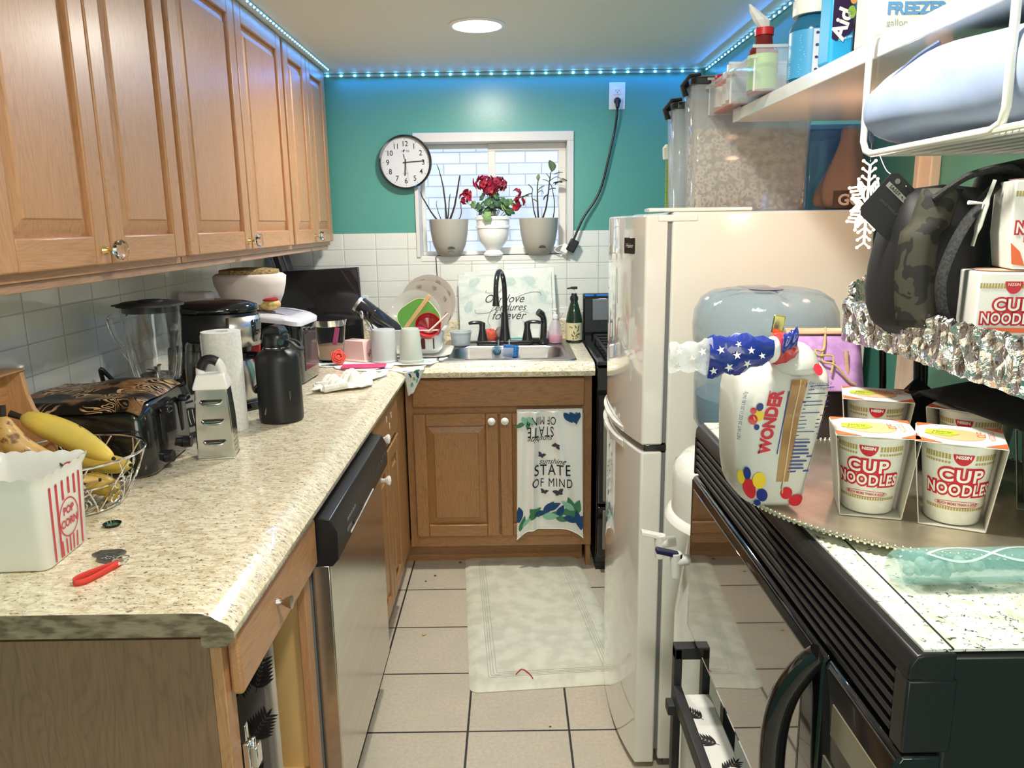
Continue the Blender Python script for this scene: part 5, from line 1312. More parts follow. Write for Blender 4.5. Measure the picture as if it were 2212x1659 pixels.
# --- drying mat, rack and dishes
TW = mat('towel_white', srgb(240, 240, 232), 0.9)
LG = [mat('leaf_green', srgb(70, 130, 92), 0.9), mat('leaf_navy', srgb(34, 74, 118), 0.9), mat('leaf_mint', srgb(140, 196, 170), 0.9), mat('leaf_lime', srgb(160, 190, 110), 0.9)]
def mat_towel():
    # lies on the counter, its near corner hangs over the edge: sheet coordinates x (right), y (away)
    A = Vector((-0.80, 3.13)); 
    def f(x, y):     # local sheet -> world
        X, Y = x, y
        z = Z + 0.003 + 0.0015 * math.sin(30 * X + 8 * Y)
        return Vector((X, Y, z))
    poly = [(-0.805, 3.10), (-0.775, 3.035), (-0.745, 3.02), (-0.720, 3.035), (-0.700, 2.985), (-0.62, 2.940), (-0.50, 2.915), (-0.478, 2.98), (-0.478, 3.052), (-0.33, 3.052), (-0.30, 3.12), (-0.27, 3.20), (-0.32, 3.42), (-0.66, 3.46), (-0.80, 3.30)]
    b = MB(); b.prism(poly, Z + 0.0008, Z + 0.0045, 'z')
    t = b.build('drying_mat', TW, None, bev=0.0015)
    T(t, 'white drying mat with blue and green leaf print, its corner hanging over the counter edge', 'drying mat')
    # hanging corner
    tip = Vector((-0.432, 3.022, 0.800))
    h = [(-0.5, 2.95), (-0.478, 3.052)]
    def hang(u, v):
        a = Vector((-0.490, 2.935, Z + 0.0045)).lerp(Vector((-0.345, 3.030, Z + 0.004)), u)
        m = Vector((-0.424, 2.955, Z - 0.012)).lerp(Vector((-0.352, 3.024, Z - 0.012)), u)
        c = Vector((-0.412, 3.020, 0.800)) + Vector((0.02, 0.0, 0.012)) * (u - 0.5)
        if v < 0.25: return tuple(a.lerp(m, v / 0.25))
        p = m.lerp(c, (v - 0.25) / 0.75); p.x += 0.003 * math.sin(9 * u); return tuple(p)
    MB().grid(hang, 14, 16).build('hanging_corner', TW, t, solid=0.003, off=0)
    Sh = lambda x, y, hh: Vector(hang(x, y)) + Vector((0.6, -0.75, 0.2)).normalized() * (0.0018 + hh)
    for k, prs in enumerate(([leaf(0.50, 0.30, 0.30, 0.13, -0.3), leaf(0.55, 0.62, 0.25, 0.1, 2.6)], [leaf(0.62, 0.28, 0.32, 0.12, 0.9), leaf(0.10, 0.18, 0.30, 0.10, 0.3), leaf(0.15, 0.30, 0.30, 0.09, 0.6)], [leaf(0.40, 0.66, 0.30, 0.14, 0.3), leaf(0.72, 0.5, 0.22, 0.10, 1.0)], [leaf(0.5, 0.46, 0.22, 0.10, 0.5)])):
        decal('leaf_print', prs, Sh, LG[k], t, 0.0006, 0.06)
    S = flatS((0, 0, Z + 0.0048), (1, 0, 0), (0, 1, 0))
    decal('leaf_print', [leaf(-0.54, 2.94, 0.06, 0.014, 0.5), leaf(-0.53, 2.955, 0.06, 0.012, 0.3), leaf(-0.775, 3.05, 0.045, 0.012, -0.4), leaf(-0.74, 3.045, 0.04, 0.01, -0.2), leaf(-0.79, 3.10, 0.05, 0.012, 0.5), leaf(-0.79, 3.13, 0.05, 0.012, 0.1)], S, LG[1], t)
    decal('leaf_print', [leaf(-0.78, 3.075, 0.05, 0.014, 0.2), leaf(-0.40, 3.10, 0.08, 0.014, 0.5), leaf(-0.38, 3.085, 0.08, 0.012, 0.4)], S, LG[2], t)
mat_towel()
def rack():
    t = thing('dish_rack', 'white plastic dish rack with cutouts beside the sink', 'dish rack', (-0.450, 3.330, Z + 0.005))
    def rr(hx, hy, r, z, n=6):
        o = []
        for (cx, cy, a0) in ((hx - r, -hy + r, -90), (hx - r, hy - r, 0), (-hx + r, hy - r, 90), (-hx + r, -hy + r, 180)):
            for k in range(n + 1): a = R(a0 + 90 * k / n); o.append((cx + r * math.cos(a), cy + r * math.sin(a), z))
        return o
    b = MB()
    b.loft([rr(0.135, 0.10, 0.04, 0.012), rr(0.150, 0.116, 0.045, 0.03), rr(0.160, 0.126, 0.05, 0.112), rr(0.172, 0.138, 0.055, 0.115), rr(0.172, 0.138, 0.055, 0.121), rr(0.156, 0.122, 0.05, 0.119), rr(0.146, 0.112, 0.045, 0.034), rr(0.13, 0.096, 0.04, 0.018)])
    b.build('basin', WHITE_G, t)
    S = lambda x, y, h: Vector((x, -0.117 - (y - 0.03) * 0.12 - h, y))
    def arch(cx, w_, h_): return [(cx - w_, 0.035), (cx - w_, 0.035 + h_)] + ell(cx, 0.035 + h_, w_, 0.014, 8, 0, PI, 0) [0:8] + [(cx + w_, 0.035)]
    brown = mat('rack_opening', srgb(96, 34, 30), 0.5)
    decal('opening', [arch(0.075, 0.009, 0.035), arch(0.01, 0.008, 0.035)], S, brown, t, 0.0008)
    decal('opening', [arch(0.120, 0.003, 0.035), arch(-0.12, 0.003, 0.035), arch(-0.06, 0.008, 0.035)], S, mat('opening_grey', srgb(60, 50, 48), 0.5), t, 0.0008)
    # drip tray under it
    MB().loft([rr(0.150, 0.12, 0.05, 0.0), rr(0.185, 0.150, 0.06, 0.006), rr(0.190, 0.155, 0.06, 0.010), rr(0.150, 0.12, 0.05, 0.006)]).build('drip_tray', WHITE_G, t)
rack()
def plate(loc, r, lean, rz, label, m, m2=None, pattern=False, roll=0):
    t = thing('dinner_plate', label, 'plate', loc, rot=(R(90 - lean), 0, R(rz)))
    b = MB().lathe([(0.0, 0.004), (r * 0.55, 0.004), (r * 0.66, 0.008), (r * 0.97, 0.019), (r, 0.021), (r, 0.0235), (r * 0.96, 0.0225), (r * 0.66, 0.012), (r * 0.56, 0.008), (0, 0.0075)], 56, (0, r, 0))
    b.build('dish', m, t)
    if pattern:
        S = lambda x, y, h: Vector((x, r + y, 0.0125 + max(0, (math.hypot(x, y) / r - 0.66)) * 0.034 * r / 0.125 + h))
        pr = []
        for k in range(9):
            a = k * 2 * PI / 9 + 0.3; pr += frond(0.80 * r * math.cos(a), 0.80 * r * math.sin(a), r * 0.22, a + 1.5, 4)
        decal('rim_pattern', pr, S, mat('brown_pattern', srgb(150, 136, 122), 0.5), t, 0.0016)
    return t
PG = mat('stoneware', srgb(184, 182, 174), 0.25, coat=0.3); PG2 = mat('stoneware_tan', srgb(172, 164, 152), 0.3, coat=0.3)
plate((-0.372, 3.40, 1.000), 0.128, 14, -12, 'largest patterned beige plate, rearmost in the dish rack', PG2, pattern=True)
plate((-0.384, 3.365, 0.985), 0.124, 14, -10, 'patterned grey-beige plate between two others in the dish rack', PG2, pattern=True)
plate((-0.425, 3.33, 0.955), 0.120, 16, -6, 'plain light grey plate at the front of the dish rack, behind the green dish', PG)
def green_dish():
    t = thing('green_plate', 'small green leaf-shaped plate with cream edge leaning in the dish rack', 'plate', (-0.402, 3.292, 0.990), rot=(R(72), 0, R(-4)))
    gm = mat('green_glaze', srgb(86, 142, 62), 0.15, coat=0.6); cm = mat('cream_glaze', srgb(222, 220, 170), 0.2)
    def rg(r, z): return [(r * (1 + 0.06 * math.cos(4 * a + 0.6)) * math.cos(a), 0.085 + r * 0.92 * (1 + 0.06 * math.cos(4 * a + 0.6)) * math.sin(a), z) for a in [2 * PI * i / 56 for i in range(56)]]
    MB().loft([rg(0.05, 0.0), rg(0.090, 0.012), rg(0.092, 0.015), rg(0.088, 0.0155), rg(0.05, 0.005)]).build('dish', gm, t)
    MB().tube(rg(0.0905, 0.0150), 0.0018, 6, True).build('edge', cm, t)
    s = thing('red_bowl', 'red strawberry-shaped bowl with white dots tucked in the dish rack', 'bowl', (-0.352, 3.225, 1.035), rot=(R(62), R(10), 0))
    rm = mat('red_glaze', srgb(176, 44, 48), 0.15, coat=0.6)
    MB().lathe([(0.0, 0.0), (0.028, 0.004), (0.050, 0.022), (0.058, 0.045), (0.055, 0.062), (0.052, 0.062), (0.054, 0.045), (0.046, 0.024), (0.0, 0.006)], 40).build('bowl', rm, s)
    b = MB()
    for k in range(14):
        a = k * 2.4; ph = 0.35 + 0.5 * (k / 14); r_ = 0.012 + 0.040 * ph; b.sph((r_ * math.cos(a) * 1.0, r_ * math.sin(a), 0.004 + 0.034 * ph ** 2.2 - 0.0005), 0.0022, n=6)
    b.pieces('dot', WHITE, s)
green_dish()
def rack_items():
    o = thing('black_tumbler', 'black insulated tumbler lying tilted across the dish rack', 'tumbler', (-0.505, 3.255, 1.035), rot=(0, R(-53), R(-6)))
    MB().lathe([(0.0, -0.02), (0.030, -0.02), (0.034, 0.0), (0.036, 0.10), (0.0375, 0.102), (0.0375, 0.108), (0.036, 0.110), (0.037, 0.185), (0.0375, 0.190), (0.034, 0.190), (0.033, 0.186), (0.033, 0.06), (0, 0.06)], 40).build('body', mat('tumbler_black', (0.016, 0.016, 0.017), 0.22, coat=0.3), o)
    MB().lathe([(0.0373, 0.176), (0.0377, 0.180), (0.0377, 0.187), (0.0373, 0.190)], 40).build('rim_band', STEEL_S, o)
    # utensils
    for i, (x, y, dx, lab) in enumerate(((-0.598, 3.235, -0.05, 'steel spoon standing in the rack left of the black tumbler'), (-0.585, 3.225, -0.035, 'black-handled utensil leaning beside the steel spoon'))):
        u = MB().tube(smoothpts([(x + 0.02, y, 0.965), (x, y, 1.04), (x + dx * 0.6, y, 1.09)], 4), 0.003, 6)
        u.sph((x + dx * 0.7, y, 1.105), 0.013, (0.7, 0.3, 1.6), 10); q = u.build('spoon' if i == 0 else 'utensil', CHROME if i == 0 else BLACK_G, None); T(q, lab, 'utensil')
    wd = wood('spatula_wood', srgb(196, 160, 106), srgb(156, 116, 70), 'z', 1.5)
    q = MB().box((0, 0, 0.09), (0.018, 0.006, 0.19)).build('wooden_spatula', wd, None, bev=0.002, loc=(-0.455, 3.215, 1.035), rot=(R(-4), R(38), 0))
    T(q, 'light wooden spatula handle leaning across the green plate', 'spatula')
    q = MB().tube([(-0.345, 3.165, 1.035), (-0.262, 3.185, 1.108)], 0.0045, 8).build('plastic_straw', mat('straw_pink', srgb(222, 196, 190), 0.4), None)
    T(q, 'pale plastic stick leaning at the right end of the dish rack', 'stick')
rack_items()
def containers():
    fm = mat('frosted_tub', srgb(206, 212, 210), 0.35, alpha=0.80)
    t = thing('deli_container', 'left of two frosted plastic containers drying upside down on the mat', 'container', (-0.528, 3.128, Z + 0.0045))
    MB().lathe([(0.052, 0.0), (0.055, 0.002), (0.054, 0.008), (0.052, 0.010), (0.049, 0.128), (0.046, 0.134), (0.0, 0.135)], 48).build('tub', fm, t)
    t = thing('deli_container', 'right of two frosted plastic containers drying upside down on the mat', 'container', (-0.415, 3.110, Z + 0.0045))
    MB().lathe([(0.050, 0.0), (0.053, 0.002), (0.052, 0.010), (0.048, 0.012), (0.038, 0.132), (0.034, 0.139), (0.0, 0.140)], 48).build('tub', mat('frosted_tub_green', srgb(204, 212, 200), 0.35, alpha=0.80), t)
    # butter dish lid
    t = thing('butter_dish_lid', 'pale pink rectangular butter dish lid lying on its side on the mat', 'dish lid', (-0.640, 3.155, Z + 0.005), rot=(0, 0, R(-28)))
    def sq(hx, hy, z): return [(-hx, -hy, z), (hx, -hy, z), (hx, hy, z), (-hx, hy, z)]
    MB().loft([sq(0.066, 0.040, 0), sq(0.066, 0.040, 0.006), sq(0.060, 0.035, 0.008), sq(0.050, 0.028, 0.085), sq(0.046, 0.025, 0.088)]).build('lid', mat('pale_pink', srgb(238, 204, 196), 0.3, coat=0.2), t, bev=0.005, seg=3)
    decal('flower_print', [leaf(0.0, 0.03, 0.014, 0.008, a) for a in (0.5, 1.6, 2.9, 4.1)] + [ell(0.008, 0.045, 0.005, 0.005, 8)], lambda x, y, h: Vector((0.0605 - 0.13 * (y - 0.008) + h, x, y)), mat('mauve_print', srgb(170, 110, 120), 0.5), t)
    t = MB().loft([sq(0.085, 0.036, 0), sq(0.088, 0.038, 0.006), sq(0.084, 0.034, 0.007), sq(0.080, 0.031, 0.003)]).build('pink_lid', mat('hot_pink', srgb(214, 70, 120), 0.4), None, bev=0.003, loc=(-0.590, 3.000, Z + 0.0055), rot=(0, 0, R(4)))
    T(t, 'hot pink rectangular plastic lid lying flat on the mat', 'lid')
    t = thing('rose_cup', 'small red silicone rose-shaped piece in front of the clear jar', 'silicone cup', (-0.706, 3.062, Z + 0.005), rot=(R(62), 0, R(28)))
    rs = mat('coral_red', srgb(224, 76, 58), 0.4)
    b = MB()
    for k, r_ in enumerate((0.028, 0.021, 0.014)):
        b2 = [(r_ * (1 + 0.08 * math.cos(5 * a + k)) * math.cos(a), r_ * (1 + 0.08 * math.cos(5 * a + k)) * math.sin(a) + 0.026, 0.022 + 0.004 * k) for a in [2 * PI * i / 30 for i in range(30)]]
        b.tube(b2, 0.0035, 6, True)
    b.sph((0, 0.026, 0.008), 0.024, (1, 1, 0.8), 14); b.build('cup', rs, t)
    # small packets behind the growler
    q = MB().box((0, 0, 0.05), (0.055, 0.03, 0.16), Euler((0.0, 0.12, 0.2))).build('red_packet', mat('packet_red', srgb(150, 40, 44), 0.4), None, bev=0.004, loc=(-0.893, 2.580, Z + 0.045)); 
    T(q, 'dark red packet peeking out between the coffee maker and the black growler', 'packet')
    q = MB().lathe([(0, 0), (0.030, 0), (0.034, 0.06), (0.026, 0.10), (0.010, 0.12), (0.008, 0.15), (0, 0.15)], 20).build('white_dispenser', WHITE, None, loc=(-0.845, 2.585, Z))
    T(q, 'white plastic bottle peeking out left of the black growler neck', 'bottle')
containers()
def glass_jar():
    t = thing('measuring_jug', 'large clear glass jug with a pink spatula and something creamy inside', 'glass jug', (-0.752, 3.150, Z + 0.0045))
    MB().lathe([(0.0, 0.0), (0.045, 0.0), (0.050, 0.004), (0.066, 0.165), (0.069, 0.172), (0.0655, 0.172), (0.0625, 0.165), (0.047, 0.010), (0, 0.008)], 48).build('jug', GLASS2, t)
    MB().lathe([(0.0635, 0.15), (0.0655, 0.151), (0.0705, 0.176), (0.068, 0.176)], 48).build('steel_rim', CHROME, t)
    MB().tube(smoothpts([(-0.06, -0.02, 0.15), (-0.095, -0.03, 0.14), (-0.095, -0.03, 0.08), (-0.055, -0.02, 0.05)], 5), 0.006, 8).build('handle', GLASS2, t)
    MB().box((0.020, -0.012, 0.080), (0.020, 0.004, 0.13), Euler((0, R(12), 0))).build('spatula', mat('spatula_pink', srgb(206, 96, 140), 0.4), t, bev=0.002)
    MB().lathe([(0, 0.010), (0.045, 0.011), (0.052, 0.07), (0, 0.075)], 32).build('contents', mat('creamy', srgb(226, 190, 160), 0.6, alpha=0.85), t)
glass_jar()
# --- towel on the sink cabinet door
def tea_towel():
    W0, H0 = 0.272, 0.525
    x0, zt = 0.018, 0.712
    def f(u, v):        # u 0..1 left-right, v 0..1 top-down
        wl = 0.012 * v + 0.004; pinch = math.exp(-((v) / 0.28) ** 2)
        x = x0 + W0 * (u + 0.06 * pinch * math.sin(2 * PI * u) * 0.4) + 0.006 * v * (2 * u - 1)
        fold = math.exp(-((u - (0.26 - 0.02 * v)) / 0.050) ** 2) * (0.016) - math.exp(-((u - (0.34 - 0.15 * v * 0.2)) / 0.06) ** 2) * 0.004
        fold2 = math.exp(-((u - (0.56 + 0.30 * v)) / 0.07) ** 2) * 0.013 * (1 - 0.5 * v)
        fold3 = math.exp(-((u - (0.08 - 0.05 * v)) / 0.06) ** 2) * 0.008
        y = 3.068 - 0.003 - fold - fold2 - fold3 - 0.004 * math.sin(9 * u + 3 * v) * v
        z = zt - H0 * v * (1 + 0.035 * (2 * u - 1) ** 4) - (0.020 * (abs(2 * u - 1) ** 3) * v) + 0.010 * math.sin(PI * u) * v + 0.004 * (1 - v) * u
        return Vector((x, y, z))
    t = MB().grid(lambda u, v: tuple(f(u, v)), 48, 60).build('tea_towel', TW, None, solid=0.002, off=1)
    T(t, 'white tea towel with leaf print and sunshine lettering hanging over the right sink cabinet door', 'towel')
    MB().grid(lambda u, v: (x0 + W0 * u, 3.064 + v * 0.022, zt + 0.001 + 0.006 * math.sin(PI * v)), 20, 6).build('top_fold', TW, t, solid=0.002)
    def S(x, y, h):   # x 0..W0, y down from the top as negative
        u = min(1, max(0, x / W0)); v = min(1, max(0, -y / H0)); p = f(u, v); e = 0.004
        a = f(min(1, u + e), v) - f(max(0, u - e), v); b = f(u, max(0, v - e)) - f(u, min(1, v + e)); n = a.cross(b).normalized()
        return p + n * (0.0022 + h)
    ink = mat('towel_ink', srgb(30, 34, 48), 0.9)
    cx = 0.148
    text('STATE', 0.068, S, ink, t, (cx - 0.003, -0.262), sx=0.70, sp=1.18, bold=0.0002, maxe=0.012); text('OF MIND', 0.054, S, ink, t, (cx - 0.002, -0.318), sx=0.66, sp=1.18, maxe=0.012)
    text('sunshine', 0.034, S, ink, t, (cx - 0.004, -0.222), shear=0.5, sx=0.92, maxe=0.012)
    text('STATE', 0.064, S, ink, t, (0.098, -0.088), sx=0.60, sp=1.1, ang=PI, maxe=0.012); text('OF MIND', 0.050, S, ink, t, (0.098, -0.040), sx=0.60, sp=1.1, ang=PI, maxe=0.012)
    text('sunshine', 0.034, S, ink, t, (0.098, -0.122), shear=0.5, sx=0.9, ang=PI, maxe=0.012)
    def bfly(x, y, s, a): return [leaf(x, y, s, s * 0.62, a + 0.55), leaf(x, y, s, s * 0.62, a - 0.55 + PI), leaf(x, y, s * 0.65, s * 0.5, a - 0.5), leaf(x, y, s * 0.65, s * 0.5, a + 0.5 + PI), ell(x, y, s * 0.09, s * 0.35, 8, a)]
    pr = []
    for q in ((0.165, -0.150, 0.022, 2.7), (0.100, -0.195, 0.022, -0.4), (0.112, -0.358, 0.020, -0.3), (0.172, -0.362, 0.028, 0.3)): pr += bfly(*q)
    decal('butterfly_print', pr, S, mat('butterfly_ink', srgb(72, 64, 76), 0.9), t, 0.0004, 0.01)
    rndm = random.Random(3)
    sets = [[], [], [], []]
    for (x, y, L, a, k) in ((0.020, -0.02, 0.035, -1.2, 2), (0.035, -0.025, 0.04, -0.7, 2), (0.045, -0.035, 0.04, -1.7, 0), (0.03, -0.045, 0.035, -2.6, 0), (0.20, -0.010, 0.05, -0.9, 1), (0.225, -0.008, 0.05, -1.1, 1), (0.250, -0.008, 0.045, -1.6, 0), (0.262, -0.010, 0.04, -2.0, 1),
                            (0.055, -0.425, 0.055, -0.9, 0), (0.050, -0.475, 0.06, 0.75, 0), (0.070, -0.460, 0.05, 0.2, 1), (0.110, -0.455, 0.06, 0.9, 1), (0.12, -0.44, 0.06, 0.5, 1), (0.13, -0.468, 0.06, 0.2, 0), (0.105, -0.470, 0.06, 0.05, 2), (0.165, -0.470, 0.055, 1.1, 1), (0.18, -0.455, 0.06, 0.4, 0), (0.19, -0.475, 0.06, 0.1, 1), (0.16, -0.480, 0.05, 0.0, 0), (0.235, -0.450, 0.07, 1.9, 0), (0.24, -0.44, 0.06, 1.3, 0), (0.235, -0.43, 0.055, 2.6, 2), (0.245, -0.47, 0.06, 2.3, 0), (0.262, -0.50, 0.07, 1.8, 1), (0.258, -0.46, 0.05, 0.7, 1), (0.012, -0.50, 0.05, 1.2, 0), (0.010, -0.46, 0.06, 1.6, 1), (0.020, -0.49, 0.04, 0.5, 2)):
        sets[k].append(leaf(x, y, L * 1.15, L * 0.52, a))
    for k in range(4):
        if sets[k]: decal('leaf_print', sets[k], S, LG[k], t, 0.0004 + 0.0003 * k, 0.01)
    MB().tube([tuple(f(i / 40, 1.0)) for i in range(41)], 0.0022, 6).build('hem', TW, t)
tea_towel()

# ---------------------------------------------------------------- window sill plants
PW = mat('pot_grey', srgb(168, 164, 152), 0.5)
SO = nmat('soil', srgb(60, 44, 32), srgb(34, 26, 20), 60, rough=0.95, bmp=0.6)
BR = mat('branch', srgb(58, 40, 34), 0.7)
SZ = WZ0 + 0.0045
def grey_pot(x, label, rz):
    t = thing('plant_pot', label, 'potted plant', (x, 3.725, SZ), R(rz))
    MB().lathe([(0.0, 0.0), (0.045, 0.0), (0.060, 0.012), (0.078, 0.055), (0.088, 0.110), (0.093, 0.172), (0.090, 0.174), (0.0895, 0.168), (0.085, 0.150), (0.0, 0.150)], 56).build('pot', PW, t)
    MB().lathe([(0, 0.1505), (0.084, 0.1505), (0.084, 0.153), (0, 0.156)], 30).build('soil', SO, t)
    S = lambda a_, y, h: Vector(((0.045 + 0.0 + (0.0225 + (y - 0.02) * 0.51 if y < 0.055 else 0.043) + h) * math.cos(R(-90) + a_ / 0.07), (0.045 + (0.0225 + (y - 0.02) * 0.51 if y < 0.055 else 0.043) + h) * math.sin(R(-90) + a_ / 0.07), y))
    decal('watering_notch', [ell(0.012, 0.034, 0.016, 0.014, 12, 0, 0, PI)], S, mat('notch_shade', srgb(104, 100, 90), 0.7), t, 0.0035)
    return t
def branch(par, pts, r0, r1):
    P2 = smoothpts(pts, 6); n = len(P2); jit = random.Random(len(pts) * 7 + int(pts[0][0] * 1000))
    P3 = [p + Vector((jit.uniform(-1, 1), jit.uniform(-1, 1), 0)) * 0.0009 for p in P2]
    MB().tube(P3, [1.35 * (r0 + (r1 - r0) * i / (n - 1)) for i in range(n)], 7).build('branch', BR, par)
pa = grey_pot(-0.290, 'grey pot of bare leafless stems at the left end of the window sill', 0)
branch(pa, [(-0.035, -0.02, 0.15), (-0.075, -0.03, 0.20), (-0.115, -0.04, 0.27), (-0.125, -0.04, 0.30)], 0.0035, 0.0015)
branch(pa, [(-0.01, 0, 0.15), (-0.013, 0, 0.22), (-0.022, 0.0, 0.32), (-0.035, 0.0, 0.385), (-0.048, 0, 0.425)], 0.0038, 0.0010)
branch(pa, [(-0.005, 0.0, 0.15), (0.025, 0.0, 0.22), (0.045, 0, 0.31), (0.058, 0, 0.375)], 0.0040, 0.0022)
branch(pa, [(-0.008, 0.01, 0.15), (0.0, 0.01, 0.22), (0.008, 0.01, 0.29)], 0.0028, 0.0014)
branch(pa, [(-0.025, 0.01, 0.15), (-0.045, 0.01, 0.19), (-0.058, 0.01, 0.24), (-0.055, 0.01, 0.26)], 0.0018, 0.0008)
branch(pa, [(0.035, -0.01, 0.15), (0.058, -0.01, 0.19), (0.060, -0.01, 0.23), (0.056, -0.01, 0.25)], 0.0020, 0.0010)
pb = grey_pot(0.138, 'grey pot of thin stems with sparse leaves at the right end of the sill', 0)
branch(pb, [(0.0, 0, 0.15), (-0.003, 0.0, 0.22), (-0.005, 0, 0.31), (0.0, 0, 0.355)], 0.0034, 0.0014)
branch(pb, [(0.005, 0, 0.15), (0.030, 0, 0.20), (0.046, 0, 0.29), (0.055, 0, 0.36), (0.060, 0, 0.385)], 0.0036, 0.0014)
branch(pb, [(-0.008, 0, 0.15), (-0.022, 0, 0.21), (-0.030, 0.0, 0.27), (-0.028, 0, 0.30)], 0.0026, 0.0012)
branch(pb, [(0.062, 0, 0.15), (0.074, 0, 0.20), (0.074, 0, 0.26), (0.064, 0, 0.31)], 0.0024, 0.0012)
branch(pb, [(0.055, 0, 0.345), (0.085, 0, 0.362), (0.110, 0, 0.350)], 0.0014, 0.0008)
branch(pb, [(-0.005, 0, 0.29), (0.015, 0, 0.30), (0.025, 0, 0.285)], 0.0014, 0.0008)
def leaf3(par, p, L, W, yaw, pitch, m, nm='leaf'):
    M = Euler((0, pitch, yaw)).to_matrix()
    b = MB(); b.grid(lambda u, v: tuple(Vector(p) + M @ Vector((L * u, W * (v - 0.5) * math.sin(PI * min(1, u * 0.95 + 0.04)) ** 0.8 * 1.2, 0.15 * W * math.sin(PI * u) + 0.3 * W * abs(v - 0.5)))), 6, 4)
    return b.build(nm, m, par, solid=0.0005)
GL = mat('leaf_olive', srgb(112, 128, 84), 0.5); GD = mat('leaf_dry', srgb(70, 66, 50), 0.6); GY = mat('leaf_yellow', srgb(176, 184, 116), 0.5)
random.seed(11)
for (p, L, W, yw, pt, m) in (((0.060, 0, 0.385), 0.045, 0.030, 2.4, -1.3, GL), ((0.075, 0, 0.372), 0.035, 0.012, 0.0, -0.2, GL), ((0.110, 0, 0.352), 0.030, 0.012, 0.0, 0.5, GD), ((-0.030, 0, 0.285), 0.040, 0.018, 3.1, 0.4, GL), ((-0.045, 0, 0.275), 0.045, 0.018, 3.1, 0.25, GL), ((-0.028, 0, 0.300), 0.03, 0.014, 3.0, -0.9, GD), ((-0.03, 0, 0.26), 0.028, 0.014, 0.3, 0.6, GY), ((0.0, 0, 0.30), 0.03, 0.014, 0.1, -0.6, GL), ((0.0, 0, 0.345), 0.026, 0.010, 1.2, -1.4, GL), ((0.052, 0, 0.335), 0.030, 0.016, 3.0, -0.4, GY), ((0.055, 0, 0.345), 0.03, 0.012, 3.0, -1.0, GD), ((0.070, 0, 0.33), 0.035, 0.018, 0.2, -0.1, GD), ((0.080, 0, 0.325), 0.030, 0.022, 0.2, -0.3, GD), ((0.048, 0, 0.30), 0.03, 0.014, 0.2, -0.2, GD), ((0.045, 0, 0.28), 0.026, 0.014, 2.9, 0.9, GD), ((0.064, 0, 0.305), 0.026, 0.012, 3.0, -1.1, GD)):
    leaf3(pb, p, L * 1.2, W * 1.6, yw, pt, m)
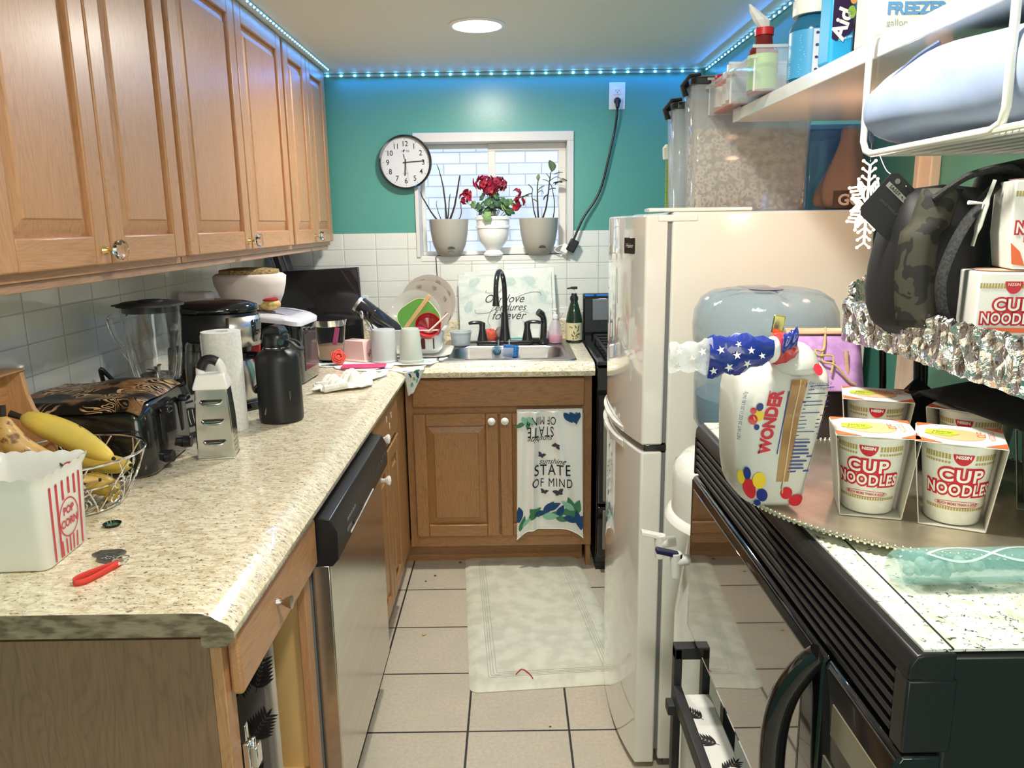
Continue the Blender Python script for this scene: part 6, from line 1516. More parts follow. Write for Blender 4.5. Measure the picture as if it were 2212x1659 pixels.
def geranium():
    t = thing('geranium', 'red geranium in a white footed ceramic pot in the middle of the window sill', 'potted plant', (-0.080, 3.725, SZ))
    MB().lathe([(0.0, 0.0), (0.046, 0.0), (0.048, 0.008), (0.040, 0.016), (0.034, 0.026), (0.046, 0.044), (0.068, 0.070), (0.076, 0.100), (0.079, 0.128), (0.083, 0.130), (0.083, 0.138), (0.079, 0.140), (0.080, 0.165), (0.085, 0.170), (0.085, 0.182), (0.080, 0.184), (0.077, 0.180), (0.075, 0.165), (0, 0.165)], 56).build('pot', WHITE_G, t)
    MB().lathe([(0, 0.1655), (0.073, 0.1655), (0, 0.170)], 30).build('soil', SO, t)
    gg = [mat('geranium_leaf', srgb(72, 110, 66), 0.55), mat('geranium_leaf_light', srgb(120, 152, 90), 0.55), mat('geranium_leaf_dark', srgb(48, 82, 56), 0.55)]
    rn = random.Random(9)
    def rleaf(p, r, n_, m):
        q = Vector(n_).normalized().to_track_quat('Z', 'Y').to_matrix(); b = MB()
        n = 18; c = b.bm.verts.new(Vector(p)); ringv = []
        for i in range(n):
            a = 2 * PI * i / n; rr = r * (1 + 0.12 * math.cos(6 * a)) * (0.35 if i == 0 else 1); ringv.append(b.bm.verts.new(Vector(p) + q @ Vector((rr * math.cos(a), rr * math.sin(a), 0.25 * r + 0.05 * r * math.cos(6 * a)))))
        for i in range(n): b.bm.faces.new((c, ringv[i], ringv[(i + 1) % n]))
        b.build('leaf', m, t, solid=0.0006)
    for k in range(52):
        a = rn.uniform(0, 2 * PI); rad = rn.uniform(0.02, 0.100); h = 0.200 + rn.uniform(0.0, 0.095) * (1.1 - rad / 0.14)
        p = (rad * math.cos(a) * 1.05, rad * math.sin(a) * 0.5 - 0.005, h)
        rleaf(p, rn.uniform(0.013, 0.024), (math.cos(a) * 0.8, math.sin(a) * 0.8 - 0.7, rn.uniform(0.3, 1.0)), gg[rn.choice((0, 0, 1, 2))])
    rleaf((-0.022, -0.085, 0.182), 0.024, (0, -1, 0.2), gg[1])
    stm = mat('stem_green', srgb(96, 118, 70), 0.6)
    red = [mat('petal_crimson', srgb(158, 28, 54), 0.6), mat('petal_deep', srgb(118, 18, 42), 0.6), mat('petal_bright', srgb(190, 40, 62), 0.6)]
    for i in range(9):
        a = i * 0.7; b = MB().tube([(0.01 * math.cos(a), 0.01 * math.sin(a), 0.165), (0.05 * math.cos(a), 0.03 * math.sin(a), 0.24)], 0.0018, 6); b.build('stem', stm, t)
    for (p, n, R_, ry, rz_) in (((-0.035, -0.01, 0.340), 60, 0.052, 0.6, 0.55), ((0.022, -0.01, 0.330), 60, 0.050, 0.6, 0.55), ((-0.012, -0.02, 0.305), 26, 0.035, 0.6, 0.6), ((-0.130, -0.02, 0.268), 14, 0.028, 0.6, 0.8), ((-0.118, -0.02, 0.290), 10, 0.018, 0.6, 0.8), ((0.118, -0.02, 0.290), 7, 0.018, 0.5, 1.0), ((0.126, -0.02, 0.250), 14, 0.024, 0.6, 0.8), ((0.112, -0.02, 0.225), 6, 0.014, 0.6, 1.0)):
        b = MB().tube(smoothpts([(p[0] * 0.2, 0, 0.17), (p[0] * 0.6, p[1], (0.2 + p[2]) / 2 - (0.02 if abs(p[0]) > 0.1 else 0)), (p[0], p[1], p[2] - 0.01)], 5), 0.0015, 6).build('stem', stm, t)
        f = [MB(), MB(), MB()]
        for k in range(n):
            u = rn.uniform(-1, 1); a = rn.uniform(0, 2 * PI); r_ = R_ * rn.uniform(0.75, 1.05); s_ = math.sqrt(1 - u * u)
            d = Vector((s_ * math.cos(a), s_ * math.sin(a) * ry, u * rz_)); q = Vector(p) + d * r_; M = d.normalized().to_track_quat('Z', 'Y').to_matrix(); bb = rn.choice(f)
            for pe in range(4):
                aa = pe * PI / 2 + rn.uniform(0, 0.6); e = M @ Vector((math.cos(aa), math.sin(aa), 0.35)); e2 = M @ Vector((-math.sin(aa), math.cos(aa), 0)); L = rn.uniform(0.011, 0.016)
                vs = [bb.bm.verts.new(q), bb.bm.verts.new(q + e * L * 0.6 + e2 * L * 0.7), bb.bm.verts.new(q + e * L), bb.bm.verts.new(q + e * L * 0.6 - e2 * L * 0.7)]; bb.bm.faces.new(vs)
        for k in range(3): f[k].build('flower_cluster', red[k], t, smooth=False, solid=0.0006)
geranium()
# --- clock
def clock():
    t = thing('wall_clock', 'round wall clock with black rim and white face overlapping the window corner', 'clock', (-0.4815, 3.708, 1.757))
    MB().lathe([(0.0, 0.0), (0.112, 0.0), (0.122, 0.006), (0.1235, 0.014), (0.1235, 0.026), (0.120, 0.031), (0.1135, 0.030), (0.1120, 0.012), (0, 0.012)], 72).build('case', BLACK_G, t, rot=(R(90), 0, 0))
    fm = mat('dial_white', srgb(214, 216, 220), 0.4)
    MB().lathe([(0.0, 0.0125), (0.1122, 0.0125), (0.1122, 0.014), (0, 0.014)], 60).build('dial', fm, t, rot=(R(90), 0, 0))
    S = flatS((0, -0.0142, 0), (1, 0, 0), (0, 0, 1)); ink = mat('clock_ink', srgb(24, 24, 26), 0.5)
    for k in range(12):
        a = PI / 2 - 2 * PI * k / 12; text(str(12 if k == 0 else k), 0.034, S, ink, t, (0.083 * math.cos(a), 0.083 * math.sin(a) - 0.001), bold=0.0003, sx=0.9, name='numeral')
    pr = []
    for k in range(60):
        a = 2 * PI * k / 60; r0, r1, w_ = (0.100, 0.107, 0.0016) if k % 5 == 0 else (0.1035, 0.107, 0.0006); pr += stroke([(r0 * math.cos(a), r0 * math.sin(a)), (r1 * math.cos(a), r1 * math.sin(a))], w_)
    decal('minute_marks', pr, S, ink, t)
    text('H  ME', 0.0125, S, ink, t, (0.002, 0.050), sp=1.2); decal('logo_mark', [leaf(-0.008, 0.050, 0.009, 0.006, 0.9), leaf(-0.004, 0.046, 0.007, 0.005, 2.6), leaf(-0.003, 0.052, 0.007, 0.004, 1.6)], S, ink, t)
    text('QUARTZ', 0.007, S, mat('clock_grey', srgb(150, 150, 152), 0.5), t, (0, -0.050))
    def hand(nm, ang, L, tail, w_, h, m):
        a = PI / 2 - R(ang); p = stroke([(-tail * math.cos(a), -tail * math.sin(a)), (L * math.cos(a), L * math.sin(a))], w_)
        return decal(nm, p, S, m, t, h)
    hand('hour_hand', 184, 0.060, 0.015, 0.0052, 0.0030, ink); hand('minute_hand', 86, 0.088, 0.012, 0.0040, 0.0045, ink)
    hand('second_hand', 170, 0.085, 0.030, 0.0008, 0.0060, ink); MB().cyl((0, -0.0145, 0), (0, -0.0215, 0), 0.0045).build('hub', BLACK, t)
    MB().box((-0.0055, -0.018, 0.027), (0.0025, 0.001, 0.022), Euler((0, R(-10), 0))).build('hand_tail', BLACK, t)
clock()
# --- outlets, cord, plugs
def outlet(x, z, w_, h_, label, y=3.7135):
    t = thing('wall_outlet', label, 'outlet', (x, y, z))
    MB().bx(-w_ / 2, w_ / 2, -0.006, 0.0, -h_ / 2, h_ / 2).build('cover_plate', WHITE, t, bev=0.002)
    for s in (1, -1):
        MB().bx(-0.017, 0.017, -0.008, -0.0055, s * 0.021 - 0.014, s * 0.021 + 0.014).build('socket', WHITE, t, bev=0.003)
        S = flatS((0, -0.0082, s * 0.021), (1, 0, 0), (0, 0, 1))
        decal('slots', [rect(-0.0075, -0.002, -0.0055, 0.006), rect(0.0055, -0.002, 0.0075, 0.006), ell(0, -0.007, 0.0022, 0.0022, 10)], S, BLACK, t)
    return t
outlet(0.503, 2.040, 0.074, 0.118, 'white wall outlet high on the teal wall with a black plug in it', 3.7195)
outlet(-0.727, 1.083, 0.072, 0.114, 'white wall outlet on the tiles between the flat screen and the dish rack')
outlet(0.245, 1.015, 0.07, 0.112, 'white wall outlet on the tiles behind the pink soap bottle')
def cord():
    t = thing('power_cord', 'thick black power cord hanging from the high outlet to the window sill', 'power cord', (0, 0, 0))
    P2 = smoothpts([(0.502, 3.700, 2.005), (0.500, 3.690, 1.96), (0.494, 3.697, 1.90), (0.484, 3.700, 1.85), (0.462, 3.700, 1.75), (0.436, 3.700, 1.645), (0.405, 3.698, 1.575), (0.352, 3.692, 1.50), (0.322, 3.685, 1.44), (0.303, 3.680, 1.395)], 6)
    MB().tube(P2, 0.0055, 10).build('cord', BLACK, t)
    MB().cyl((0.503, 3.712, 2.018), (0.503, 3.688, 2.014), 0.017, 0.014).cyl((0.503, 3.695, 2.020), (0.502, 3.690, 1.985), 0.013, 0.008).build('plug', BLACK, t, bev=0.002)
    MB().box((0.296, 3.682, 1.365), (0.042, 0.030, 0.060), Euler((0, R(28), 0))).build('socket_end', BLACK, t, bev=0.006, seg=3)
    q = thing('charger_plug', 'white charger plugged into the end of the black cord on the window sill', 'charger', (0.262, 3.690, 1.352))
    MB().box((0, 0, 0), (0.034, 0.030, 0.042), Euler((0, R(28), 0))).build('adapter', WHITE, q, bev=0.004)
    MB().tube(smoothpts([(-0.01, 0, -0.015), (-0.035, 0, -0.018), (-0.050, 0.005, -0.004), (-0.030, 0.005, 0.012), (0.0, 0, 0.02)], 5), 0.002, 6).build('cable', WHITE, q)
    q = MB().tube(smoothpts([(0.235, 3.700, 1.330), (0.12, 3.73, 1.3265), (0.03, 3.745, 1.3260), (-0.03, 3.72, 1.3265), (-0.12, 3.735, 1.3265), (-0.20, 3.725, 1.3255), (-0.30, 3.700, 1.3255), (-0.352, 3.704, 1.3235), (-0.355, 3.7065, 1.30), (-0.352, 3.7065, 1.23), (-0.345, 3.7065, 1.20), (-0.36, 3.706, 1.175), (-0.385, 3.706, 1.165)], 5), 0.0018, 6).build('thin_cable', BLACK, None)
    T(q, 'thin black cable running along the sill and down the tiles', 'cable')
cord()
# ---------------------------------------------------------------- silver tray with noodle cups on the microwave
MT = MWZ + 0.003
def tray():
    t = thing('serving_tray', 'round silver metal serving tray with a beaded rim on top of the microwave', 'serving tray', (0.510, 0.940, MT))
    sm = nmat('tray_metal', (0.80, 0.73, 0.60), (0.66, 0.60, 0.48), 30, (1, 1, 1), 0.42, 0.35, 0.65, metal=1.0)
    r = 0.222
    MB().lathe([(0.0, 0.0), (r - 0.045, 0.0), (r - 0.012, 0.007), (r, 0.010), (r, 0.0125), (r - 0.012, 0.0095), (r - 0.045, 0.0030), (0, 0.0030)], 96, sq=0.98).build('dish', sm, t)
    b = MB()
    for k in range(190):
        a = 2 * PI * k / 190; b.sph((r * math.cos(a), r * 0.98 * math.sin(a), 0.0115), 0.0034, (0.85, 0.85, 1), 6)
    b.build('beaded_rim', mat('bead_metal', (0.86, 0.80, 0.66), 0.25, 1.0), t)
tray()
CW = nmat('cup_paper', srgb(232, 232, 222), srgb(224, 224, 214), 90, rough=0.45)
CARD = mat('carton_card', srgb(206, 202, 190), 0.7)
CRED = mat('noodle_red', srgb(200, 30, 44), 0.45); CGOLD = mat('noodle_gold', srgb(178, 158, 82), 0.4); CORG = mat('noodle_orange', srgb(232, 108, 58), 0.5)
CGRN = mat('noodle_green', srgb(186, 206, 60), 0.5); CWH = mat('print_white', srgb(244, 242, 234), 0.5); CINK = mat('print_ink', srgb(60, 80, 30), 0.6); CPINK = mat('print_pink', srgb(206, 110, 100), 0.6)
CH = 0.100
def cn_print(S, par, cx, z0, k, arch=False, full=True, maxe=0.006):
    """the red and gold print; S maps (x, y); cx centre; z0 base; k scale (1 = cup face .07 wide)"""
    if full:
        b = []
        for (ya, yb, st) in ((0.0705, 0.0765, 0.0030), (0.0655, 0.0680, 0.0030), (0.0115, 0.0150, 0.0030)):
            for i in range(-12, 13):
                x = i * st
                if ya > 0.06 and abs(x) < 0.0105: continue
                b.append(rect(cx + (x - 0.0010) * k, z0 + ya * k, cx + (x + 0.0010) * k, z0 + yb * k))
        decal('gold_bars', b, S, CGOLD, par)
    decal('maker_mark', [ell(cx, z0 + 0.0770 * k, 0.0090 * k, 0.0125 * k, 16, 0, PI, 2 * PI)], S, CRED, par, 0.0006, maxe)
    text('NISSIN', 0.0052 * k, S, CWH, par, (cx, z0 + 0.0738 * k), h=0.0009, bold=0.0002, sx=0.85)
    for (s, sz, y, sx) in (('CUP', 0.0200, 0.0515, 1.02), ('NOODLES', 0.0175, 0.0355, 0.80)):
        text(s, sz * k, S, CRED, par, (cx, z0 + y * k), h=0.0006, bold=0.0028 * k, sx=sx, sp=1.12, maxe=maxe)
        text(s, sz * k, S, CWH, par, (cx, z0 + y * k), h=0.0011, bold=0.0005 * k, sx=sx, sp=1.12, maxe=maxe)
def noodle(loc, rz, label, far=False, turn=0.0):
    t = thing('noodle_cup', label, 'noodle cup', loc, R(rz), group=None)
    c = MB().lathe([(0.0, 0.003), (0.0275, 0.003), (0.0290, 0.005), (0.0385, 0.094), (0.0400, 0.095), (0.0402, 0.0985), (0.0385, 0.0995), (0.0, 0.0995)], 48).build('cup', CW, t)
    S0 = coneS(0.0288, 0.0390, 0.095, R(-90) + turn)
    S = lambda x, y, h: S0(x, y, h) + Vector((0, 0, 0.005))
    cn_print(S, c, 0.0, 0.004, 1.04)
    text('MUCH MORE THAN A SOUP', 0.0042, S, CRED, c, (0.0, 0.0235), bold=0.0001, sx=0.85, h=0.0007)
    decal('pill_outline', ring(0.0, 0.0235, 0.026, 0.0038, 0.0005, 32), S, CRED, c)
    # paper sleeve: top, floor and two tapering sides
    ht, hb, d = 0.0445, 0.033, 0.0430
    def q(x0, x1, y, z): return [(x0, -y, z), (x1, -y, z), (x1, y, z), (x0, y, z)]
    MB().loft([[(-ht, -d, CH + 0.001), (ht, -d, CH + 0.001), (ht, d, CH + 0.001), (-ht, d, CH + 0.001)], [(-ht, -d, CH + 0.002), (ht, -d, CH + 0.002), (ht, d, CH + 0.002), (-ht, d, CH + 0.002)]]).build('sleeve_top', CWH, t)
    for sx in (-1, 1):
        MB().loft([[(sx * hb, -d * 0.76, 0.001), (sx * (hb + 0.0008), -d * 0.76, 0.001), (sx * (hb + 0.0008), d * 0.76, 0.001), (sx * hb, d * 0.76, 0.001)], [(sx * ht, -d, CH + 0.001), (sx * (ht + 0.0008), -d, CH + 0.001), (sx * (ht + 0.0008), d, CH + 0.001), (sx * ht, d, CH + 0.001)]]).build('sleeve_side', CARD, t)
    MB().bx(-hb, hb, -d * 0.76, d * 0.76, 0.0004, 0.0014).build('sleeve_floor', CARD, t)
    ST = flatS((0, 0, CH + 0.0021), (1, 0, 0), (0, 1, 0))
    decal('corner_print', [[(-ht, -d), (-ht + 0.028, -d), (-ht, -d + 0.020)], [(ht, -d), (ht, -d + 0.022), (ht - 0.022, -d)], [(-ht, d), (-ht, d - 0.016), (-ht + 0.018, d)], [(ht, d), (ht - 0.020, d), (ht, d - 0.016)]], ST, CORG, t)
    decal('noodle_photo', [ell(-0.004, 0.0, 0.030, 0.026, 24)], ST, mat('noodle_tan', srgb(232, 178, 132), 0.6) if not bpy.data.materials.get('noodle_tan') else bpy.data.materials['noodle_tan'], t, 0.0003)
    decal('green_splash', [[(-0.036, -0.006), (-0.010, -0.012), (0.000, 0.002), (-0.006, 0.014), (-0.034, 0.012)]], ST, CGRN, t, 0.0007)
    text('Hearty', 0.007, ST, CINK, t, (-0.018, 0.005), shear=0.3, h=0.0011); text('& Delicious', 0.005, ST, CINK, t, (-0.018, -0.003), shear=0.3, h=0.0011)
    text('CUP', 0.013, ST, CPINK, t, (0.022, 0.008), ang=R(90) * (1 if not far else 0), h=0.0009); text('NOODLES', 0.009, ST, CPINK, t, (0.032 if not far else 0.012, 0.004 if not far else 0.020), ang=R(90) * (1 if not far else 0), h=0.0009)
    return t
NZ = MT + 0.0032
noodle((0.432, 0.884, NZ), -17, 'cup noodles in open paper sleeve next to the bread bag at the tray front', turn=-0.22)
noodle((0.514, 0.846, NZ), -28, 'cup noodles in open sleeve at the tray front, its red logo facing the camera', turn=0.12)
noodle((0.604, 0.776, NZ), -30, 'cup noodles sleeve at the right photo edge of the silver tray', turn=0.4)
noodle((0.520, 1.062, NZ), -22, 'cup noodles sleeve at the tray back, just right of the bread bag', far=True)
noodle((0.612, 0.985, NZ), -44, 'cup noodles sleeve at the tray back, half under the black cloth', far=True)
noodle((0.655, 0.880, NZ), -34, 'cup noodles sleeve in the middle row of the tray, partly under the black cloth', far=True)
def cloth_on():
    f = lambda u, v: (0.565 + 0.20 * u + 0.02 * v, 1.075 - 0.235 * v + 0.05 * u, NZ + CH + 0.006 + 0.008 * math.sin(6 * u) * math.sin(3 * v) + 0.012 * math.exp(-((u - 0.5) ** 2 + (v - 0.3) ** 2) / 0.05) - (0.0 if v > 0.1 else 0.008))
    o = MB().grid(f, 20, 20).build('black_cloth', mat('cloth_black', (0.012, 0.012, 0.012), 0.8), None, solid=0.004, off=1)
    T(o, 'black cloth lying across the sleeves at the back of the silver tray', 'cloth')
    b = MB(); ap = Vector((0.630, 1.165, 1.228)); base = [(0.580, 1.135), (0.700, 1.130), (0.710, 1.190), (0.595, 1.195)]
    b.loft([[(x, y, MT + 0.001) for x, y in base], [(ap.x + (x - ap.x) * 0.72, ap.y + (y - ap.y) * 0.7, MT + 0.065) for x, y in base], [(ap.x + (x - ap.x) * 0.05, ap.y + (y - ap.y) * 0.05, ap.z) for x, y in base]])
    o = b.build('folded_napkin', mat('napkin_black', (0.016, 0.016, 0.016), 0.75), None, bev=0.003)
    T(o, 'black folded cloth rising to a point behind the noodle cups', 'napkin')
cloth_on()
def tube_vase():
    t = thing('glass_tube', 'aqua glass cylinder vase with looping lines lying in front of the silver tray', 'glass vase', (0.366, 0.690, MT + 0.0185), rot=(0, R(90), 0))
    g = mat('aqua_glass', srgb(150, 206, 200), 0.05, alpha=0.28, coat=0.5)
    MB().lathe([(0.0, 0.0), (0.012, 0.0), (0.0165, 0.006), (0.018, 0.016), (0.018, 0.30), (0.0155, 0.30), (0.0155, 0.016), (0, 0.012)], 40).build('vase', g, t)
    wl = mat('aqua_line', srgb(206, 232, 228), 0.2, alpha=0.8)
    S = lambda x, y, h: Vector(((0.0182 + h) * math.cos(y / 0.018 + PI), (0.0182 + h) * math.sin(y / 0.018 + PI), x))
    for sg in (1, -1):
        for ph in (-0.020, 0.008):
            pts = [(0.03 + 0.26 * i / 60, ph + sg * 0.0085 * math.sin(i / 60 * 4.2 * PI)) for i in range(61)]
            decal('raised_line', stroke(pts, 0.0022), S, wl, t, 0.0004)
    b = MB(); random.seed(2)
    for k in range(16): b.sph((random.uniform(-0.008, 0.008), random.uniform(-0.008, 0.008), 0.022 + k * 0.004), 0.006, n=6)
    b.build('glass_pebble', mat('pebble', srgb(206, 226, 214), 0.2, alpha=0.7), t, kind='stuff')
tube_vase()
# ---------------------------------------------------------------- bread bag
def bread():
    t = thing('bread_bag', 'white bagged sandwich bread with coloured dots and a knotted blue starred end', 'bread bag', (0, 0, 0))
    pw = mat('bag_white', srgb(212, 210, 202), 0.3, coat=0.4)
    rows = [(1.1345, 0.290, 0.350, 0.870), (1.138, 0.276, 0.352, 0.866), (1.165, 0.268, 0.355, 0.862), (1.194, 0.264, 0.360, 0.860), (1.25, 0.262, 0.368, 0.860), (1.290, 0.264, 0.378, 0.862), (1.308, 0.276, 0.372, 0.870), (1.322, 0.292, 0.345, 0.885)]
    def rg(z, xl, xr, y0, d=0.105):
        w_ = (xr - xl) / 2; cx = (xl + xr) / 2; o = []
        hx, hy, r = w_, d / 2, min(0.022, w_ * 0.7)
        if z > 1.3: hy = d / 2 * (0.8 if z < 1.315 else 0.45)
        for (sx, sy, a0) in ((hx - r, -hy + r, -90), (hx - r, hy - r, 0), (-hx + r, hy - r, 90), (-hx + r, -hy + r, 180)):
            for k in range(5):
                a = R(a0 + 90 * k / 4); o.append((cx + sx + r * math.cos(a), y0 + d / 2 + sy + r * math.sin(a), z))
        return o
    b = MB(); b.loft([rg(*r_) for r_ in rows])
    wob = random.Random(3)
    body = b.build('bag', pw, t, sub=1)
    def front(x, y, h):      # x across 0..1 of the front face, y height
        z = 1.1345 + y; k = 0
        while k < len(rows) - 2 and rows[k + 1][0] < z: k += 1
        a, c = rows[k], rows[k + 1]; f_ = min(1, max(0, (z - a[0]) / (c[0] - a[0])))
        xl = a[1] + (c[1] - a[1]) * f_; xr = a[2] + (c[2] - a[2]) * f_; y0 = a[3] + (c[3] - a[3]) * f_
        e = abs(2 * x - 1); yy = y0 + 0.0005 + max(0, e - 0.62) ** 2 * 0.085
        return Vector((xl + (xr - xl) * x, yy - h, z))
    # crust window
    cr = nmat('bread_crust_window', srgb(172, 128, 74), srgb(150, 104, 56), 30, rough=0.35, coat=0.6)
    decal('crust_window', [[(0.50, 0.035), (0.66, 0.035), (0.68, 0.158), (0.52, 0.158)]], front, cr, t, 0.0010, 0.01)
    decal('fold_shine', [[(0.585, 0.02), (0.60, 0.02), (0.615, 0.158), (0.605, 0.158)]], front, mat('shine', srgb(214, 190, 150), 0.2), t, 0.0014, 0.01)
    FS = lambda x, y, h: front(0.5 + x / 0.105, y, h)
    rd = mat('wonder_red', srgb(206, 32, 48), 0.35); bl = mat('wonder_blue', srgb(34, 50, 130), 0.35); ye = mat('wonder_yellow', srgb(240, 206, 52), 0.35)
    text('WONDER', 0.0195, FS, rd, t, (-0.0150, 0.108), ang=R(84), bold=0.0009, h=0.0014, maxe=0.006, sx=0.85)
    decal('print_line', stroke([(-0.0030, 0.070), (0.0005, 0.145)], 0.0012), FS, bl, t, 0.0014); decal('print_line', stroke([(-0.026, 0.071), (-0.0235, 0.082)], 0.001) + stroke([(-0.021, 0.128), (-0.020, 0.146)], 0.001), FS, rd, t, 0.0014)
    decal('dot_print', [ell(-0.0290, 0.117, 0.0062, 0.0075, 16)], FS, ye, t, 0.0012)
    decal('dot_print', [ell(-0.0350, 0.112, 0.0052, 0.0062, 14), ell(-0.0355, 0.1225, 0.0034, 0.0038, 12)], FS, rd, t, 0.0016)
    decal('dot_print', [ell(-0.0290, 0.127, 0.0040, 0.0048, 12), ell(-0.0305, 0.103, 0.0032, 0.0035, 12)], FS, bl, t, 0.0020)
    decal('dot_print', [ell(-0.024, 0.037, 0.0095, 0.0105, 18), ell(-0.047, 0.040, 0.004, 0.009, 14)], FS, ye, t, 0.0012)
    decal('dot_print', [ell(-0.038, 0.026, 0.0085, 0.0130, 18), ell(0.016, 0.020, 0.009, 0.008, 16), ell(0.033, 0.010, 0.012, 0.008, 18)], FS, rd, t, 0.0012)
    decal('dot_print', [ell(-0.021, 0.018, 0.0085, 0.0085, 16), ell(-0.040, 0.046, 0.0045, 0.008, 14), ell(-0.030, 0.008, 0.006, 0.004, 12)], FS, bl, t, 0.0014)
    ink = mat('label_blue', srgb(70, 80, 130), 0.5); pr = []; rn = random.Random(8)
    for k in range(24):
        y = 0.150 - k * 0.0045; x0 = 0.022 + 0.0 * y; L = 0.034 if y > 0.09 else 0.030
        pr.append(rect(x0 - (0.15 - y) * 0.08, y, x0 - (0.15 - y) * 0.08 + L * rn.uniform(0.55, 1.0), y + (0.0010 if y > 0.085 else 0.0022)))
    decal('small_print', pr, FS, ink, t, 0.0012)
    text('Dietary Fiber 2g', 0.0042, FS, ink, t, (0.034, 0.1535), ang=R(-3), h=0.0015); text('Total Sugars 5g', 0.0042, FS, ink, t, (0.036, 0.148), ang=R(-3), h=0.0015)
    text('NET WT 20 OZ (1.25 LB) 567g', 0.0045, FS, ink, t, (-0.047, 0.115), ang=R(86), h=0.0014)
    decal('nutrition_frame', stroke([(0.018, 0.155), (0.007, 0.026), (0.038, 0.014), (0.050, 0.120)], 0.0007) + stroke([(0.018, 0.132), (0.052, 0.130)], 0.0018), FS, bl, t, 0.0013)
    # shoulder: right bulge with dots
    MB().loft([[(0.335 + 0.030 * math.cos(a) * s, 0.895 + 0.034 * math.sin(a) * s, z) for a in [2 * PI * i / 16 for i in range(16)]] for (s, z) in ((1.0, 1.292), (1.05, 1.305), (0.8, 1.322), (0.35, 1.333))]).build('shoulder', pw, t, sub=1)
    S2 = lambda x, y, h: Vector((0.335 + x, 0.861 + 0.9 * y - h, 1.300 + y))
    decal('dot_print', [ell(0.018, 0.004, 0.005, 0.006, 14)], S2, rd, t, 0.001); decal('dot_print', [ell(0.010, 0.012, 0.006, 0.004, 14)], S2, ye, t, 0.001)
    # neck and tail
    blue = mat('bag_blue', srgb(32, 50, 140), 0.2, coat=0.6)
    P2 = smoothpts([(0.322, 0.890, 1.318), (0.312, 0.872, 1.332), (0.300, 0.862, 1.334)], 5)
    MB().tube(P2, [0.020 - 0.0009 * i for i in range(len(P2))], 10).build('neck', mat('bag_red', srgb(190, 50, 56), 0.25, coat=0.5), t)
    MB().sph((0.297, 0.858, 1.329), 0.0105, (0.9, 0.9, 1.5), 12).build('knot', mat('knot_white', srgb(236, 234, 228), 0.4), t)
    def tail(x0, x1, w0, w1, m, nm, zc0, zc1, seed, dcut=0.9):
        rn = random.Random(seed); n = 12; rings = []
        for k in range(n + 1):
            u = k / n; x = x0 + (x1 - x0) * u; w_ = w0 + (w1 - w0) * math.sin(PI / 2 * min(1, u * 1.6)); zc = zc0 + (zc1 - zc0) * u
            rings.append([(x, 0.852 + 0.4 * w_ * math.cos(a) * (1 + 0.2 * math.sin(3 * a + k)), zc + w_ * math.sin(a) * (1 + 0.16 * math.sin(4 * a + 1.3 * k) + rn.uniform(-0.05, 0.05))) for a in [2 * PI * i / 18 for i in range(18)]])
        return MB().loft(rings).build(nm, m, t, ang=60)
    tail(0.296, 0.222, 0.010, 0.022, blue, 'blue_end', 1.330, 1.322, 1)
    tail(0.306, 0.322, 0.010, 0.010, blue, 'blue_knot_end', 1.336, 1.345, 4)
    tail(0.226, 0.178, 0.020, 0.016, thin('clear_film', (0.93, 0.95, 0.98), 0.28, 0.08, coat=0.8), 'clear_end', 1.323, 1.322, 2)
    S3 = lambda x, y, h: Vector((0.222 + x, 0.852 - 0.0088 - h + 0.25 * abs(y), 1.322 + y))
    decal('star_print', [star(0.012, 0.010, 0.005, 0.3), star(0.030, 0.004, 0.005, 0.1), star(0.022, -0.010, 0.0055, 0.5), star(0.046, 0.009, 0.0045, 0), star(0.042, -0.006, 0.005, 0.8), star(0.058, 0.003, 0.004, 0.2), star(0.005, -0.014, 0.005, 0.2), star(0.032, 0.016, 0.004, 0.4)], S3, CWH, t, 0.0035)
    decal('star_print', [star(-0.008, 0.008, 0.005, 0.3), star(-0.02, 0.0, 0.005, 0.1), star(-0.012, -0.009, 0.005, 0.5), star(-0.034, 0.009, 0.0045, 0), star(-0.036, -0.008, 0.005, 0.8)], S3, CWH, t, 0.0015)
    MB().box((0.3115, 0.885, 1.354), (0.014, 0.003, 0.022), Euler((0, R(8), 0))).build('gold_tie', mat('gold_foil', (0.75, 0.58, 0.20), 0.2, 1.0), t, bev=0.002)
bread()
